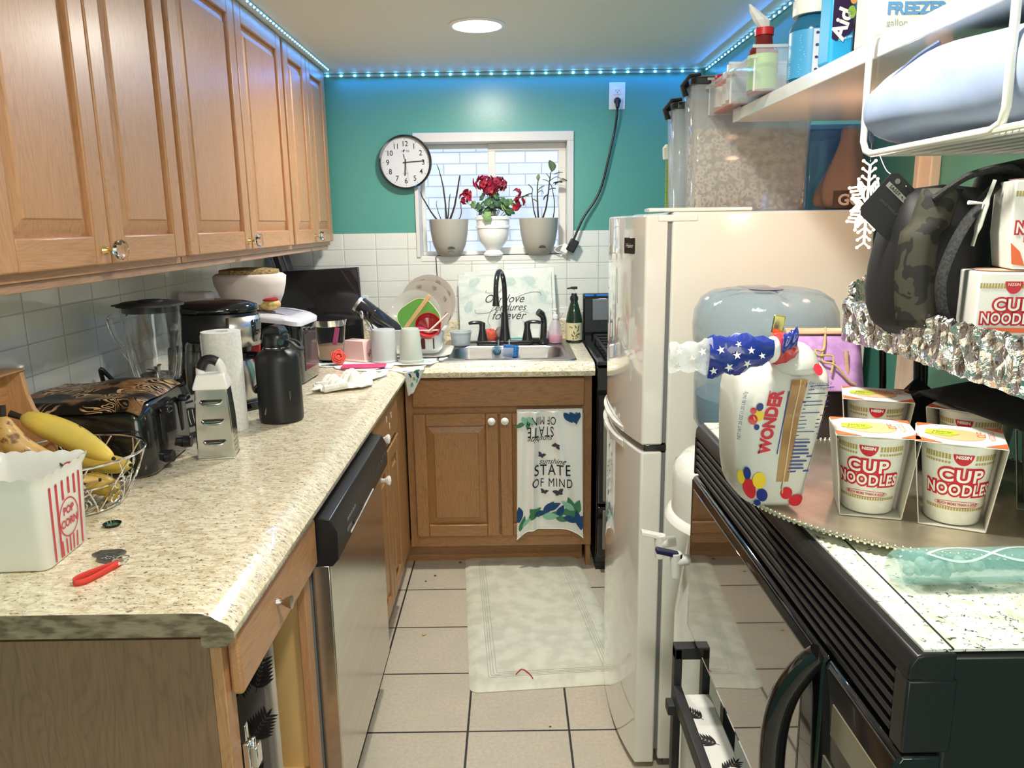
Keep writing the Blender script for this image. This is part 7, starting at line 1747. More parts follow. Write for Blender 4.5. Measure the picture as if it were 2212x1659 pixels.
def birdhouse():
    t = thing('birdhouse', 'small wooden birdhouse with a purple roof tied with twine behind the bread bag', 'birdhouse', (0.500, 1.215, MT), R(-6))
    wd = wood('balsa', srgb(206, 170, 140), srgb(166, 124, 96), 'x', 1.2)
    MB().prism([(-0.035, 0.0), (0.035, 0.0), (0.035, 0.105), (0.0, 0.150), (-0.035, 0.105)], -0.04, 0.04, 'x').build('house', mat('house_dark', srgb(60, 48, 46), 0.7), t)
    pu = nmat('purple_paint', srgb(196, 152, 206), srgb(176, 130, 190), 50, rough=0.7, bmp=0.3)
    MB().box((0.0, -0.034, 0.128), (0.105, 0.004, 0.090), Euler((R(-24), 0, 0))).box((0.0, 0.034, 0.128), (0.105, 0.004, 0.090), Euler((R(24), 0, 0))).pieces('roof_panel', pu, t, bev=0.001)
    MB().box((0, -0.012, 0.1725), (0.110, 0.016, 0.005), Euler((R(-20), 0, 0))).box((0, 0.012, 0.1725), (0.110, 0.016, 0.005), Euler((R(20), 0, 0))).build('ridge_strip', wd, t, bev=0.001)
    MB().cyl((0.030, -0.040, 0.112), (0.027, -0.034, 0.148), 0.0035, n=8).build('peg', wd, t)
    tw = mat('twine', srgb(190, 168, 120), 0.9)
    MB().tube(smoothpts([(0.0, -0.012, 0.182), (-0.004, -0.026, 0.160), (-0.010, -0.040, 0.134), (0.008, -0.046, 0.128), (0.028, -0.052, 0.105), (0.040, -0.054, 0.098)], 5), 0.0018, 6).build('twine', tw, t)
    MB().tube(smoothpts([(0.0, -0.012, 0.182), (-0.006, -0.032, 0.150), (-0.020, -0.036, 0.150), (-0.016, -0.040, 0.142), (0.006, -0.040, 0.140), (0.002, -0.050, 0.115)], 5), 0.0018, 6).build('twine', tw, t)
birdhouse()
# ---------------------------------------------------------------- rack with foil tray
FZ = 1.312
def foil_rack():
    t = thing('foil_shelf', 'rack shelf lined with crumpled aluminium foil on thin black legs above the microwave', 'shelf rack', (0, 0, 0))
    FO = mat('foil', (0.80, 0.79, 0.78), 0.16, 1.0); nt = FO.node_tree; o, x, y, z = coords(nt)
    v = voro(nt, scaled(nt, o, (1, 1, 1.0)), 55); n = noise(nt, o, 38, 4, 0.6, 1.0); bump(FO, v * 1.2 + n * 0.8, 1.0, 0.012)
    poly = [(0.482, 1.100), (0.500, 0.95), (0.532, 0.780), (0.545, 0.60), (0.885, 0.60), (0.885, 1.44), (0.715, 1.44), (0.600, 1.300)]
    rn = random.Random(6)
    # ring outline sampled
    pts = []
    for i in range(len(poly)):
        a = Vector(poly[i]); b_ = Vector(poly[(i + 1) % len(poly)]); n_ = max(2, int((b_ - a).length / 0.006))
        for k in range(n_): pts.append(a.lerp(b_, k / n_))
    c = Vector((0.70, 1.0)); N = len(pts)
    def rg(z, off, j, jz):
        o_ = []
        for i, p in enumerate(pts):
            d = (p - c).normalized(); q = p + d * (off + j * rn.uniform(-1, 1)); o_.append((q.x, q.y, z(i) + jz * rn.uniform(-1, 1)))
        return o_
    top = lambda i: 1.361 + (0.018 if 1.15 < pts[i].y and pts[i].x < 0.8 else 0) * 1.0 - 0.020 * max(0, (0.95 - pts[i].y) / 0.35)
    bot = lambda i: top(i) - 0.060 - 0.010 * max(0, (0.95 - pts[i].y) / 0.35)
    b = MB(); b.loft([rg(lambda i: FZ, -0.10, 0, 0.001), rg(lambda i: FZ, -0.014, 0.001, 0.001), rg(lambda i: top(i) - 0.004, -0.006, 0.0015, 0.002), rg(top, -0.001, 0.0015, 0.002), rg(lambda i: top(i) - 0.006, 0.004, 0.0018, 0.002), rg(lambda i: top(i) * 0.75 + bot(i) * 0.25, 0.002, 0.0024, 0.002), rg(lambda i: top(i) * 0.5 + bot(i) * 0.5, 0.001, 0.0026, 0.002), rg(lambda i: top(i) * 0.25 + bot(i) * 0.75, 0.002, 0.0024, 0.002), rg(lambda i: bot(i), 0.001, 0.002, 0.002), rg(lambda i: bot(i) - 0.001, -0.02, 0.001, 0.001)])
    b.build('foil_lining', FO, t, smooth=True, ang=14)
    MB().prism([(c.x + (p[0] - c.x) * 0.86, c.y + (p[1] - c.y) * 0.86) for p in poly], FZ - 0.010, FZ - 0.004, 'z').build('shelf_frame', BLACK_M, t)
    b = MB()
    for (x, y) in ((0.595, 1.215), (0.660, 1.225), (0.688, 1.262), (0.84, 1.25), (0.84, 0.66), (0.64, 0.64)): b.tube([(x, y, FZ - 0.01), (x + 0.008, y, MT + 0.09), (x + 0.012, y, MT)], 0.0055 if x != 0.660 else 0.009, 10)
    b.pieces('leg', BLACK, t)
foil_rack()
def sleeved(loc, rz, label, showgreen=False):
    """closed carton face toward the camera"""
    t = thing('noodle_carton', label, 'noodle cup', loc, R(rz))
    ht, hb, d = 0.036, 0.030, 0.036
    MB().loft([[(-hb, -d, 0), (hb, -d, 0), (hb, d, 0), (-hb, d, 0)], [(-ht, -d, 0.04), (ht, -d, 0.04), (ht, d, 0.04), (-ht, d, 0.04)], [(-ht, -d, 0.098), (ht, -d, 0.098), (ht, d, 0.098), (-ht, d, 0.098)]]).build('sleeve', CWH, t, bev=0.002)
    MB().lathe([(0.0, 0.0985), (0.030, 0.0985), (0.032, 0.100), (0, 0.100)], 32).build('lid', mat('lid_paper', srgb(210, 170, 150), 0.5), t)
    S = lambda x, y, h: Vector((x, -d - 0.0002 - h, y))
    b = []
    for i in range(-11, 12):
        x = i * 0.003
        if abs(x) > 0.009: b += [rect(x - 0.001, 0.080, x + 0.001, 0.086)]
    decal('gold_bars', b, S, CGOLD, t)
    decal('maker_mark', [ell(0, 0.088, 0.009, 0.014, 16, 0, PI, 2 * PI)], S, CRED, t, 0.0006)
    text('NISSIN', 0.005, S, CWH, t, (0, 0.0845), h=0.0009, sx=0.85)
    for (s, sz, y, sx) in (('CUP', 0.0185, 0.061, 1.0), ('NOODLES', 0.0165, 0.0455, 0.76)):
        text(s, sz, S, CRED, t, (0, y), h=0.0006, bold=0.0025, sx=sx, sp=1.1); text(s, sz, S, CWH, t, (0, y), h=0.0010, bold=0.0004, sx=sx, sp=1.1)
    decal('orange_band', [rect(-0.022, 0.030, 0.022, 0.0355)], S, CORG, t)
    decal('orange_print', [[(-0.031, 0.006), (-0.034, 0.030), (-0.024, 0.020), (-0.018, 0.004)], [(0.031, 0.006), (0.034, 0.034), (0.020, 0.022), (0.016, 0.004)]], S, CORG, t, 0.0003)
    decal('green_print', [ell(0.0, 0.016, 0.014, 0.012, 14)], S, CGRN, t, 0.0006); text('BEEF', 0.007, S, CINK, t, (0, 0.017), h=0.001)
    return t
sleeved((0.575, 0.897, FZ + 0.002), -14, 'noodle carton with red logo on the foil shelf, left in the lower row')
sleeved((0.650, 0.868, FZ + 0.002), -14, 'closed noodle carton on the foil shelf cut off by the right photo edge')
sleeved((0.603, 0.893, FZ + 0.103), -16, 'noodle carton with green print stacked upright on top of the lower cartons')
def black_bag():
    t = thing('makeup_bag', 'black makeup bag with a camouflage side panel and webbing straps sitting on the foil shelf', 'bag', (0, 0, 0))
    bm_ = mat('bag_nylon', (0.007, 0.007, 0.008), 0.6)
    def rg(z, cx, cy, rx, ry, n=28, w_=0.05): return [(cx + rx * math.copysign(abs(math.cos(a)) ** 0.7, math.cos(a)) * (1 + w_ * math.sin(5 * a + z * 60)), cy + ry * math.copysign(abs(math.sin(a)) ** 0.7, math.sin(a)), z) for a in [2 * PI * i / n for i in range(n)]]
    b = MB(); b.loft([rg(1.318, 0.545, 1.00, 0.040, 0.05), rg(1.335, 0.540, 1.00, 0.058, 0.065), rg(1.38, 0.539, 1.00, 0.066, 0.068), rg(1.44, 0.541, 1.00, 0.064, 0.062), rg(1.49, 0.546, 1.00, 0.058, 0.045), rg(1.515, 0.552, 1.00, 0.046, 0.022)])
    b.build('body', bm_, t, sub=1)
    cam_ = mat('camo', srgb(58, 58, 44), 0.7); nt = cam_.node_tree; o, x, y, z = coords(nt); n = noise(nt, o, 32, 2, 0.5, 0.6)
    setc(cam_, mixc(nt, n.gt(0.50), srgb(60, 58, 46), srgb(30, 29, 26)))
    def side(u, v):
        z = 1.342 + 0.165 * v; x = 0.474 + 0.040 * u + 0.010 * (2 * v - 1) ** 2 + 0.004 * v + (0.012 * v if v > 0.7 else 0); y = 0.940 - 0.016 * math.sin(PI * u) + 0.010 * (1 - u)
        return (x, y, z)
    MB().grid(side, 10, 16).build('camo_panel', cam_, t, solid=0.006, off=0)
    wb_ = nmat('webbing', (0.016, 0.016, 0.016), (0.035, 0.035, 0.035), 300, rough=0.8, bmp=0.8)
    P2 = smoothpts([(0.590, 0.930, 1.520), (0.560, 0.918, 1.500), (0.528, 0.912, 1.455), (0.512, 0.912, 1.405), (0.516, 0.912, 1.368), (0.524, 0.912, 1.352)], 6)
    MB().tube(P2, 0.0085, 8, flat=0.35).build('strap', wb_, t)
    MB().tube(smoothpts([(0.505, 0.935, 1.495), (0.535, 0.92, 1.520), (0.575, 0.92, 1.528), (0.60, 0.93, 1.515)], 6), 0.012, 8, flat=0.35).build('strap', wb_, t)
    MB().tube(smoothpts([(0.558, 0.905, 1.515), (0.550, 0.908, 1.48), (0.543, 0.910, 1.44)], 5), [0.003] * 4 + [0.006] * 4 + [0.003] * 3, 8, flat=0.5).build('lining_edge', mat('lining_white', srgb(206, 206, 196), 0.6), t)
    MB().cyl((0.530, 0.905, 1.490), (0.548, 0.905, 1.489), 0.0025, 0.0008, 8).build('tag_pin', WHITE, t)
black_bag()
def bag_behind():
    b = MB(); b.loft([[(0.700 + rx * math.cos(a), 1.080 + ry * math.sin(a), z) for a in [2 * PI * i / 20 for i in range(20)]] for (z, rx, ry) in ((1.318, 0.02, 0.03), (1.33, 0.050, 0.055), (1.42, 0.070, 0.055), (1.50, 0.070, 0.04), (1.552, 0.055, 0.02))])
    o = b.build('black_pouch', mat('pouch_black', (0.009, 0.009, 0.01), 0.6), None, sub=1)
    T(o, 'plain black pouch standing behind the noodle cartons on the foil shelf', 'pouch')
bag_behind()
def hang_tag():
    t = thing('hang_tag', 'square black paper tag with silver lettering hanging below the wire basket', 'tag', (0.482, 0.985, 1.487), rot=(R(-4), R(42), 0))
    MB().prism([(-0.024, -0.034), (0.024, -0.034), (0.031, -0.027), (0.031, 0.027), (0.024, 0.034), (-0.024, 0.034), (-0.031, 0.027), (-0.031, -0.027)], -0.0006, 0.0006, 'y').build('card', BLACK_M, t)
    S = flatS((0, -0.0008, 0), (1, 0, 0), (0, 0, 1))
    decal('silver_strip', [rect(-0.026, 0.012, 0.024, 0.019)], S, mat('silver_print', srgb(150, 148, 140), 0.4), t)
    text('SASSY + CHIC', 0.0062, S, BLACK_M, t, (-0.001, 0.0155), sp=1.2, sx=0.9, h=0.0009, bold=0.0002)
    text('LARGE MAKEUP BAG', 0.0050, S, mat('tag_grey', srgb(84, 84, 80), 0.5), t, (0.0, -0.004), sp=1.1, sx=0.8)
    MB().cyl((-0.018, -0.001, 0.026), (-0.018, 0.001, 0.026), 0.0035, n=16).build('eyelet', CHROME, t)
    s = MB().tube(smoothpts([(0.510, 1.09, 1.557), (0.502, 1.05, 1.535), (0.500, 1.01, 1.522), (0.497, 0.985, 1.512)], 6), 0.0006, 5).build('tag_string', mat('clear_string', srgb(220, 220, 214), 0.3), None)
    T(s, 'thin clear string tying the black tag to the wire basket', 'string')
hang_tag()
def snow():
    t = thing('snowflake_ornament', 'glowing beaded snowflake light hanging behind the black tag', 'light ornament', (0.648, 1.42, 1.498))
    em = mat('glow_bead', (1, 0.9, 0.8), 0.3, emis=(1.0, 0.72, 0.48), es=3.5)
    b = MB(); rn = random.Random(5)
    for k in range(8):
        a = 2 * PI * k / 8 + PI / 2; L = 0.068 if k % 4 == 0 else 0.044
        if k % 4 == 2: L = 0.03
        b.tube([(0, 0, 0), (L * 0.6 * math.cos(a), 0, L * math.sin(a))], 0.0022, 6)
        for j in range(2, 6):
            q = Vector((L * 0.6 * math.cos(a), 0, L * math.sin(a))) * j / 5.0
            for s in (-1, 1):
                bb = a + s * 0.9; b.tube([q, q + Vector((0.013 * math.cos(bb), 0.003, 0.013 * math.sin(bb)))], 0.0016, 5); b.sph(q + Vector((0.014 * math.cos(bb), 0.003, 0.014 * math.sin(bb))), 0.0028, n=6)
    b.build('beads', em, t)
    MB().tube([(0, 0, 0.075), (0.0, 0, 0.19)], 0.0008, 5).build('cord', CHROME, t)
    l = bpy.data.lights.new('ornament_light', 'POINT'); l.energy = 1.3; l.color = (1.0, 0.52, 0.32); l.shadow_soft_size = 0.03
    o = bpy.data.objects.new('ornament_light', l); COL.objects.link(o); o.location = (0.655, 1.46, 1.50)
snow()
# ---------------------------------------------------------------- wall shelf, basket and what stands on it
SZT = 1.722
def wall_shelf():
    t = thing('wall_shelf', 'white wall shelf board above the refrigerator and microwave', 'shelf', (0.520, 0.25, SZT - 0.027))
    MB().bx(0, 0.384, 0, 1.600, 0, 0.026).build('board', WHITE_G, t, bev=0.0015)
    MB().box((-0.001, 1.574, 0.013), (0.003, 0.05, 0.029)).build('end_film', mat('film', srgb(214, 214, 208), 0.3), t, bev=0.001)
    b = MB()
    for y in (0.35, 1.25): b.bx(0.16, 0.384, y, y + 0.02, -0.012, -0.001)
    b.pieces('bracket', WHITE, t, bev=0.002)
wall_shelf()
def under_basket():
    t = thing('hanging_basket', 'white coated wire basket hooked under the wall shelf, holding a blue bag', 'wire basket', (0, 0, 0))
    WC = mat('wire_coat', srgb(238, 238, 226), 0.3, coat=0.3)
    def corner(pts): return smoothpts(pts, 3)
    zb = 1.563; x0 = 0.512; x1 = 0.80
    def loop(y0, y1):
        return [(x0 + 0.10, y1, SZT + 0.006), (x0 + 0.01, y1, SZT + 0.006), (x0 - 0.004, y1, SZT + 0.002), (x0 - 0.005, y1, SZT - 0.02), (x0 - 0.004, y1, zb + 0.018), (x0 - 0.002, y1 - 0.005, zb + 0.005), (x0, y1 - 0.020, zb), (x0, y0 + 0.025, zb), (x0, y0 + 0.008, zb + 0.006), (x0 - 0.002, y0, zb + 0.020), (x0 - 0.004, y0, SZT - 0.02), (x0 - 0.004, y0, SZT + 0.002), (x0 + 0.01, y0, SZT + 0.006), (x0 + 0.10, y0, SZT + 0.006)]
    MB().tube(loop(0.822, 1.140), 0.0048, 10).build('front_loop', WC, t)
    MB().tube([(x0, 1.125, zb), (x1, 1.125, zb), (x1, 0.5, zb), (x0, 0.5, zb), ], 0.004, 8, True).build('bottom_frame', WC, t)
    b = MB()
    for k in range(56): b.tube([(x0 + 0.002, 1.118 - k * 0.011, zb + 0.003), (x1, 1.118 - k * 0.011, zb + 0.003)], 0.0016, 5)
    b.pieces('bottom_wire', WC, t)
    b = MB()
    for k in range(1, 10): b.tube([(x0 + k * 0.029, 0.5, zb - 0.001), (x0 + k * 0.029, 1.125, zb - 0.001)], 0.0022, 6)
    b.pieces('cross_wire', WC, t)
    b = MB()
    for y in (1.125, 0.5): b.tube([(x1, y, zb), (x1, y, SZT - 0.03)], 0.004, 8)
    b.pieces('back_post', WC, t)
under_basket()
def blue_bag():
    m = nmat('pale_blue_fabric', srgb(160, 176, 206), srgb(148, 166, 198), 12, rough=0.8)
    rings = []
    def rg(y, x0, x1, z0, z1, bulge):
        n = 32; o = []
        for i in range(n):
            a = 2 * PI * i / n; c, s = math.cos(a), math.sin(a)
            o.append(((x0 + x1) / 2 + (x1 - x0) / 2 * math.copysign(abs(c) ** 0.55, c), y, (z0 + z1) / 2 + (z1 - z0) / 2 * math.copysign(abs(s) ** 0.75, s) + bulge * math.sin(3 * a + y * 14)))
        return o
    b = MB(); b.loft([rg(1.120, 0.500, 0.72, 1.572, 1.640, 0), rg(1.100, 0.478, 0.78, 1.570, 1.665, 0.003), rg(1.04, 0.486, 0.79, 1.568, 1.682, 0.006), rg(0.98, 0.500, 0.79, 1.570, 1.688, 0.005), rg(0.88, 0.508, 0.79, 1.574, 1.678, 0.010), rg(0.76, 0.515, 0.79, 1.574, 1.680, 0.005), rg(0.62, 0.515, 0.79, 1.574, 1.675, 0.004), rg(0.53, 0.53, 0.78, 1.575, 1.65, 0.002)])
    t = b.build('soft_bag', m, None, sub=1); T(t, 'pale blue soft fabric bag stuffed in the wire basket under the shelf', 'bag')
    MB().tube(smoothpts([(0.506, 1.110, 1.578), (0.491, 1.085, 1.61), (0.494, 1.055, 1.64), (0.510, 1.02, 1.668), (0.53, 1.0, 1.684)], 6), 0.003, 6).build('piping', nmat('blue_piping', srgb(96, 110, 140), srgb(86, 100, 130), 12, rough=0.7), t)
blue_bag()
def clear_bin(y0, y1, x0, label):
    t = thing('clear_bin', label, 'plastic bin', (x0, y0, SZT))
    W = 0.20; L = y1 - y0
    CB_ = thin('bin_plastic', (0.90, 0.93, 0.97), 0.20, 0.05, coat=0.6)
    h = 0.060
    b = MB().bx(0, W, 0, L, 0, 0.002).bx(0, 0.0025, 0, L, 0.002, h).bx(W - 0.0025, W, 0, L, 0.002, 0.09).bx(0.0025, W - 0.0025, 0, 0.0025, 0.002, h + 0.02).bx(0.0025, W - 0.0025, L - 0.0025, L, 0.002, h + 0.02)
    b.build('box', CB_, t)
    rim = thin('bin_rim', (0.95, 0.96, 0.98), 0.38, 0.06, coat=0.6)
    MB().bx(-0.010, 0.004, -0.004, L + 0.004, h, h + 0.006).bx(-0.006, W, -0.004, 0.0, h + 0.02, h + 0.026).bx(-0.006, W, L, L + 0.004, h + 0.02, h + 0.026).bx(-0.002, 0.002, -0.003, 0.001, 0, h).bx(-0.002, 0.002, L - 0.001, L + 0.003, 0, h).pieces('rim', rim, t, bev=0.001)
clear_bin(1.757, 1.935, 0.484, 'clear plastic bin of pill bottles at the far end of the white shelf')
clear_bin(1.592, 1.752, 0.484, 'clear plastic bin holding the red-capped green-label bottle on the white shelf')
def pill(x, y, h, r, body, cap, label, lab):
    t = thing('pill_bottle', lab, 'pill bottle', (x, y, SZT + 0.003))
    MB().lathe([(0, 0), (r * 0.95, 0), (r, 0.003), (r, h * 0.78), (r * 0.85, h * 0.82), (0, h * 0.82)], 28).build('bottle', body, t)
    MB().lathe([(r * 1.01, h * 0.15), (r * 1.01, h * 0.68)], 28).build('label', label, t)
    MB().lathe([(0, h * 0.82), (r * 1.02, h * 0.82), (r * 1.02, h), (0, h)], 28).build('cap', cap, t)
    S = coneS(r * 1.015, r * 1.015, h, PI * 1.25); pr = []
    for k in range(8): pr.append(rect(-r * 0.7, h * (0.2 + 0.055 * k), r * (0.3 + 0.1 * (k % 3)), h * (0.2 + 0.055 * k) + 0.0010))
    decal('print', pr, S, mat('pill_print', srgb(90, 90, 96), 0.6) if not bpy.data.materials.get('pill_print') else bpy.data.materials['pill_print'], t)
AMB = mat('amber', srgb(206, 104, 54), 0.15, alpha=0.9); LABW = mat('pill_label', srgb(236, 230, 220), 0.6)
pill(0.516, 1.925, 0.085, 0.022, AMB, RED, LABW, 'amber pill bottle with a red cap, farthest in the far clear bin')
pill(0.520, 1.872, 0.082, 0.022, AMB, WHITE, LABW, 'white-capped amber pill bottle in the middle of the far clear bin')
pill(0.516, 1.818, 0.088, 0.024, AMB, WHITE, LABW, 'largest amber pill bottle with white label, in the far clear bin')
pill(0.505, 1.785, 0.034, 0.013, AMB, WHITE, LABW, 'tiny amber pill bottle at the near end of the far clear bin')
def bottles():
    t = thing('vitamin_bottle', 'red-capped bottle with a lime green label and tissue on top, standing in a clear bin', 'bottle', (0.525, 1.672, SZT + 0.003))
    MB().lathe([(0, 0), (0.028, 0), (0.030, 0.004), (0.030, 0.085), (0.018, 0.100), (0.016, 0.118), (0, 0.118)], 36).build('bottle', mat('dark_red_glass', srgb(110, 34, 30), 0.15), t)
    MB().lathe([(0.0304, 0.010), (0.0304, 0.078)], 36).build('label', mat('lime_label', srgb(150, 196, 80), 0.5), t)
    MB().lathe([(0, 0.116), (0.019, 0.116), (0.019, 0.130), (0, 0.131)], 28).build('cap', RED, t)
    MB().loft([[(0.016 * s * math.cos(a) + ox, 0.012 * s * math.sin(a), z) for a in [2 * PI * i / 8 for i in range(8)]] for (s, ox, z) in ((0.7, 0, 0.130), (1.1, -0.006, 0.145), (0.7, -0.020, 0.160), (0.15, -0.032, 0.176))]).build('tissue', mat('tissue', srgb(226, 226, 226), 0.8), t, smooth=False)
    t = thing('supplement_bottle', 'large blue bottle with pale blue label and white ribbed cap on the white shelf', 'bottle', (0.567, 1.515, SZT)); t.scale = (1, 1, 0.80)
    MB().lathe([(0, 0), (0.040, 0), (0.043, 0.005), (0.043, 0.112), (0.040, 0.128), (0.031, 0.140), (0.030, 0.148), (0, 0.148)], 48).build('bottle', mat('deep_blue', srgb(20, 96, 132), 0.12, coat=0.5), t)
    MB().lathe([(0.0434, 0.008), (0.0434, 0.110)], 48).build('label', mat('sky_label', srgb(72, 158, 206), 0.35), t)
    S = coneS(0.0437, 0.0437, 0.1, R(215)); pr = []; rn = random.Random(4)
    for k in range(17): 
        if k in (5, 12): continue
        pr.append(rect(-0.022, 0.014 + k * 0.0052, -0.022 + rn.uniform(0.025, 0.038), 0.0155 + k * 0.0052))
    decal('small_print', pr, S, mat('print_pale', srgb(170, 212, 232), 0.5), t)
    decal('side_strip', [rect(0.027, 0.010, 0.040, 0.108)], S, mat('strip_white', srgb(216, 218, 230), 0.4), t, 0.0004)
    decal('icons', [ell(0.0335, 0.022 + 0.026 * k, 0.003, 0.003, 12) for k in range(4)], S, mat('icon_navy', srgb(50, 60, 110), 0.5), t, 0.0008)
    b = MB().lathe([(0, 0.146), (0.038, 0.146), (0.0385, 0.150), (0.0385, 0.178), (0.036, 0.182), (0, 0.182)], 72)
    for v in b.bm.verts:
        if 0.149 < v.co.z < 0.179:
            a = math.atan2(v.co.y, v.co.x); s_ = 1 + 0.012 * math.cos(36 * a); v.co.x *= s_; v.co.y *= s_
    b.build('cap', WHITE, t)
    t = thing('purple_jar', 'small dark purple jar between the blue bottle and the drink mix', 'jar', (0.640, 1.49, SZT))
    MB().lathe([(0, 0), (0.028, 0), (0.030, 0.004), (0.030, 0.09), (0.024, 0.10), (0.024, 0.12), (0, 0.12)], 32).build('jar', mat('purple_brown', srgb(82, 60, 84), 0.25), t)
    t = thing('drink_mix_pouch', 'blue drink mix package with purple fruit art and white Aid lettering', 'package', (0.528, 1.335, SZT), R(8))
    PB = mat('pack_blue', srgb(52, 164, 216), 0.35)
    MB().bx(0, 0.042, 0, 0.040, 0, 0.155).build('pack', PB, t, bev=0.006, seg=3)
    S = flatS((0.021, -0.0008, 0.0), (1, 0, 0), (0, 0, 1)); PU = mat('pack_purple', srgb(54, 34, 66), 0.4)
    decal('purple_panel', [[(-0.020, 0.040), (-0.012, 0.036), (0.012, 0.048), (0.018, 0.056), (0.010, 0.115), (-0.020, 0.115)]], S, PU, t)
    text('Aid', 0.034, S, CWH, t, (-0.003, 0.062), ang=R(72), bold=0.0012, h=0.0010); text('DRINK MIX', 0.005, S, CWH, t, (0.004, 0.0405), ang=R(14), h=0.0012)
    decal('fruit', [ell(0.012, 0.080, 0.007, 0.010, 14)], S, mat('fruit_green', srgb(150, 190, 70), 0.4), t, 0.0010); decal('fruit', [ell(0.014, 0.100, 0.006, 0.008, 14)], S, mat('fruit_orange', srgb(236, 160, 90), 0.4), t, 0.0010)
    t = thing('freezer_pouch', 'white and blue soft package standing left of the freezer bag box', 'package', (0.556, 1.262, SZT), R(6))
    MB().loft([[(0, 0, 0), (0.036, 0, 0), (0.036, 0.03, 0), (0, 0.03, 0)], [(-0.002, -0.004, 0.05), (0.038, -0.004, 0.05), (0.038, 0.034, 0.05), (-0.002, 0.034, 0.05)], [(0.0, 0.010, 0.15), (0.036, 0.010, 0.15), (0.036, 0.018, 0.15), (0.0, 0.018, 0.15)]]).build('pouch', mat('pouch_blue', srgb(84, 152, 226), 0.3), t, bev=0.003)
    S = flatS((0.018, -0.0052, 0.0), (1, 0, 0), (0, 0.06, 1)); decal('white_panel', [rect(-0.018, 0.002, 0.0, 0.14)], S, mat('pouch_white', srgb(232, 226, 220), 0.5), t, 0.0012); decal('orange_spot', [rect(-0.008, 0.05, -0.002, 0.075)], S, mat('spot_orange', srgb(236, 190, 160), 0.5), t, 0.0018)
    t = thing('freezer_bag_box', 'pale grey cardboard box printed FREEZER gallon on the white shelf', 'box', (0.524, 1.165, SZT), R(0))
    MB().bx(0, 0.24, 0, 0.07, 0, 0.13).build('box', mat('box_grey', srgb(206, 206, 196), 0.6), t, bev=0.002)
    S = flatS((0, -0.0004, 0), (1, 0, 0), (0, 0, 1))
    text('FREEZER', 0.022, S, mat('freezer_blue', srgb(84, 130, 176), 0.5), t, (0.014, 0.041), align='LEFT', bold=0.0010); text('gallon', 0.013, S, mat('gallon_grey', srgb(150, 160, 160), 0.5), t, (0.014, 0.023), align='LEFT')
    decal('dark_art', [ell(0.032, 0.080, 0.014, 0.014, 16)], S, BLACK_M, t)
bottles()
# ---------------------------------------------------------------- on top of the fridge
FT = 1.4945
def cereal(x, y, W, D, H, label, fill):
    t = thing('cereal_container', label, 'food container', (x, y, FT))
    TP = mat('tub_plastic', srgb(214, 218, 218), 0.12, alpha=0.36, coat=0.4)
    def rr(hx, hy, z, r=0.018, n=4):
        o = []
        for (cx, cy, a0) in ((hx - r, -hy + r, -90), (hx - r, hy - r, 0), (-hx + r, hy - r, 90), (-hx + r, -hy + r, 180)):
            for k in range(n + 1): a = R(a0 + 90 * k / n); o.append((W / 2 + cx + r * math.cos(a), D / 2 + cy + r * math.sin(a), z))
        return o
    MB().loft([rr(W / 2 - 0.008, D / 2 - 0.006, 0.0), rr(W / 2, D / 2, H)], cap=False).build('tub', TP, t, solid=0.0015)
    m = mat('cereal', srgb(206, 192, 168), 0.8)
    if fill:
        nt = m.node_tree; o, x_, y_, z_ = coords(nt); v = voro(nt, scaled(nt, o, (1, 1, 1)), 70); setc(m, mixc(nt, (v - 0.42).abs().lt(0.12), srgb(150, 130, 102), srgb(240, 228, 204)))
        MB().bx(0.016, W - 0.014, 0.008, D - 0.008, 0.004, H * 0.66).build('cereal', m, t, kind='stuff')
    MB().loft([rr(W / 2 + 0.004, D / 2 + 0.004, H), rr(W / 2 + 0.004, D / 2 + 0.004, H + 0.016), rr(W / 2 - 0.02, D / 2 - 0.008, H + 0.022)]).build('lid', BLACK_G, t, bev=0.002)
    MB().tube([(-0.004, D / 2, H - 0.02), (-0.012, D / 2, H + 0.004), (0.006, D / 2, H + 0.026), (0.03, D / 2, H + 0.028)], 0.008, 8).build('spout_cap', BLACK_G, t)
cereal(0.445, 1.945, 0.300, 0.105, 0.300, 'large translucent container of ring cereal on the fridge, with black lid', True)
cereal(0.428, 2.075, 0.22, 0.10, 0.262, 'second translucent container behind the cereal tub on the fridge', False)
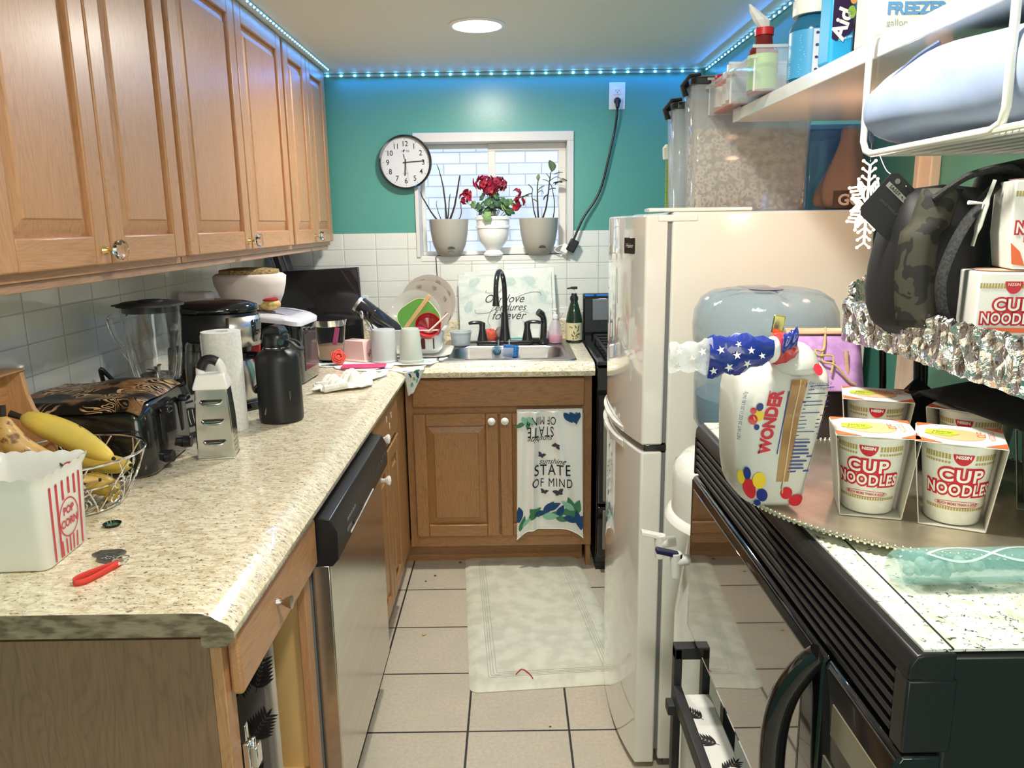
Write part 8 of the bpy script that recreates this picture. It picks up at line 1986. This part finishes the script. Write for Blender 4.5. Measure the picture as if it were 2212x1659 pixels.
def fridge_top():
    TB = mat('blue_tub', srgb(84, 116, 168), 0.15, alpha=0.62, coat=0.4)
    t = thing('blue_tub', 'translucent blue plastic tub on the fridge to the right of the cereal container', 'tub', (0.752, 2.000, FT))
    MB().loft([[(0.008, 0.006, 0), (0.128, 0.006, 0), (0.128, 0.27, 0), (0.008, 0.27, 0)], [(0, 0, 0.20), (0.14, 0, 0.20), (0.14, 0.28, 0.20), (0, 0.28, 0.20)]]).build('tub', TB, t, bev=0.006)
    MB().bx(-0.004, 0.144, -0.004, 0.284, 0.196, 0.210).build('lid', TB, t, bev=0.003)
    m = mat('grocery_bag', srgb(178, 142, 122), 0.35, alpha=0.75)
    b = MB(); rn = random.Random(12); rings = []
    for (z, r, ox) in ((0.0, 0.058, 0.0), (0.02, 0.070, 0.0), (0.07, 0.060, 0.002), (0.12, 0.035, 0.006), (0.17, 0.018, 0.010), (0.20, 0.026, 0.012)):
        rings.append([(0.818 + ox + r * math.cos(a) * (1 + 0.16 * math.sin(5 * a + z * 30)), 1.930 + 0.75 * r * math.sin(a) * (1 + 0.12 * math.cos(4 * a)), FT + 0.0005 + z) for a in [2 * PI * i / 26 for i in range(26)]])
    t = b.loft(rings).build('grocery_bag', m, None, sub=1); T(t, 'thin brown plastic grocery bag printed GO beside the blue tub on the fridge', 'plastic bag')
    decal('dark_patch', [rect(-0.035, 0.004, 0.03, 0.045)], lambda x, y, h: Vector((0.813 + x, 1.882 + 1.8 * (x * x) * 4 - h, FT + y)), mat('patch_dark', srgb(70, 46, 40), 0.5), t, 0.004, 0.008)
    text('GO', 0.036, lambda x, y, h: Vector((0.813 + x, 1.882 + 1.8 * (x * x) * 4 - h, FT + y)), mat('go_cream', srgb(236, 216, 196), 0.5), t, (0.002, 0.022), bold=0.001, h=0.006)
    g = MB()
    for k in range(5): g.cyl((0.452, 2.245, FT + k * 0.03), (0.452, 2.245, FT + k * 0.03 + 0.028), 0.008, 0.0075, 12)
    t = g.build('bamboo_stalk', mat('bamboo_green', srgb(128, 152, 66), 0.4), None, loc=(0, 0, 0)); T(t, 'green segmented bamboo stalk at the far left corner on top of the fridge', 'bamboo')
    MB().lathe([(0, 0), (0.016, 0), (0.018, 0.03), (0.010, 0.04), (0, 0.04)], 20, (0.452, 2.245, FT + 0.15)).build('tip', mat('bamboo_tip', srgb(216, 220, 200), 0.3), t)
fridge_top()
# ---------------------------------------------------------------- things stored in the open cabinet
def stored():
    dk = mat('grey_board', srgb(112, 106, 104), 0.5)
    t = thing('leaf_board', 'grey board with black palm leaf print standing on edge in the open cabinet', 'board', (-0.482, 1.318, 0.2555), R(-6))
    MB().bx(-0.34, 0.0, 0.0, 0.020, 0.0, 0.46).build('board', dk, t, bev=0.003)
    S = flatS((-0.060, -0.0006, 0.2), (1, 0, 0), (0, 0, 1)); pr = []
    for (x, y, a) in ((0.030, 0.215, -1.9), (0.040, 0.14, 1.3), (0.020, 0.03, 1.0), (0.030, -0.06, 1.9), (-0.03, 0.1, 1.4)): pr += frond(x, y, 0.085, a, 7)
    decal('leaf_print', pr, S, BLACK_M, t)
    t = thing('wooden_board', 'pale wooden tray standing on edge inside the open cabinet', 'tray', (-0.486, 1.378, 0.2555), R(-4))
    MB().bx(-0.34, 0.0, 0.0, 0.016, 0.0, 0.47).build('board', mat('pale_grey_wood', srgb(196, 186, 172), 0.6), t, bev=0.006)
stored()
# ---------------------------------------------------------------- repeats share a group
GROUPS = {'plantain': 'plantains in the wire basket', 'noodle_cup': 'noodle cups on the silver tray', 'noodle_carton': 'noodle cartons on the foil shelf',
          'dinner_plate': 'plates in the dish rack', 'pill_bottle': 'pill bottles in the clear bin', 'wall_cabinet': 'oak wall cabinets', 'led_strip': 'blue LED strips along the ceiling',
          'wall_outlet': 'wall outlets', 'plant_pot': 'grey plant pots on the sill', 'deli_container': 'frosted containers on the drying mat', 'tray': 'dark trays in the corner',
          'clear_bin': 'clear bins on the white shelf', 'cereal_container': 'food containers on the fridge', 'base_cabinet': 'base cabinets under the left counter'}
for o in COL.objects:
    if o.parent is None and o.get('label') and not o.get('group'):
        k = o.name.split('.')[0]
        if k in GROUPS: o['group'] = GROUPS[k]
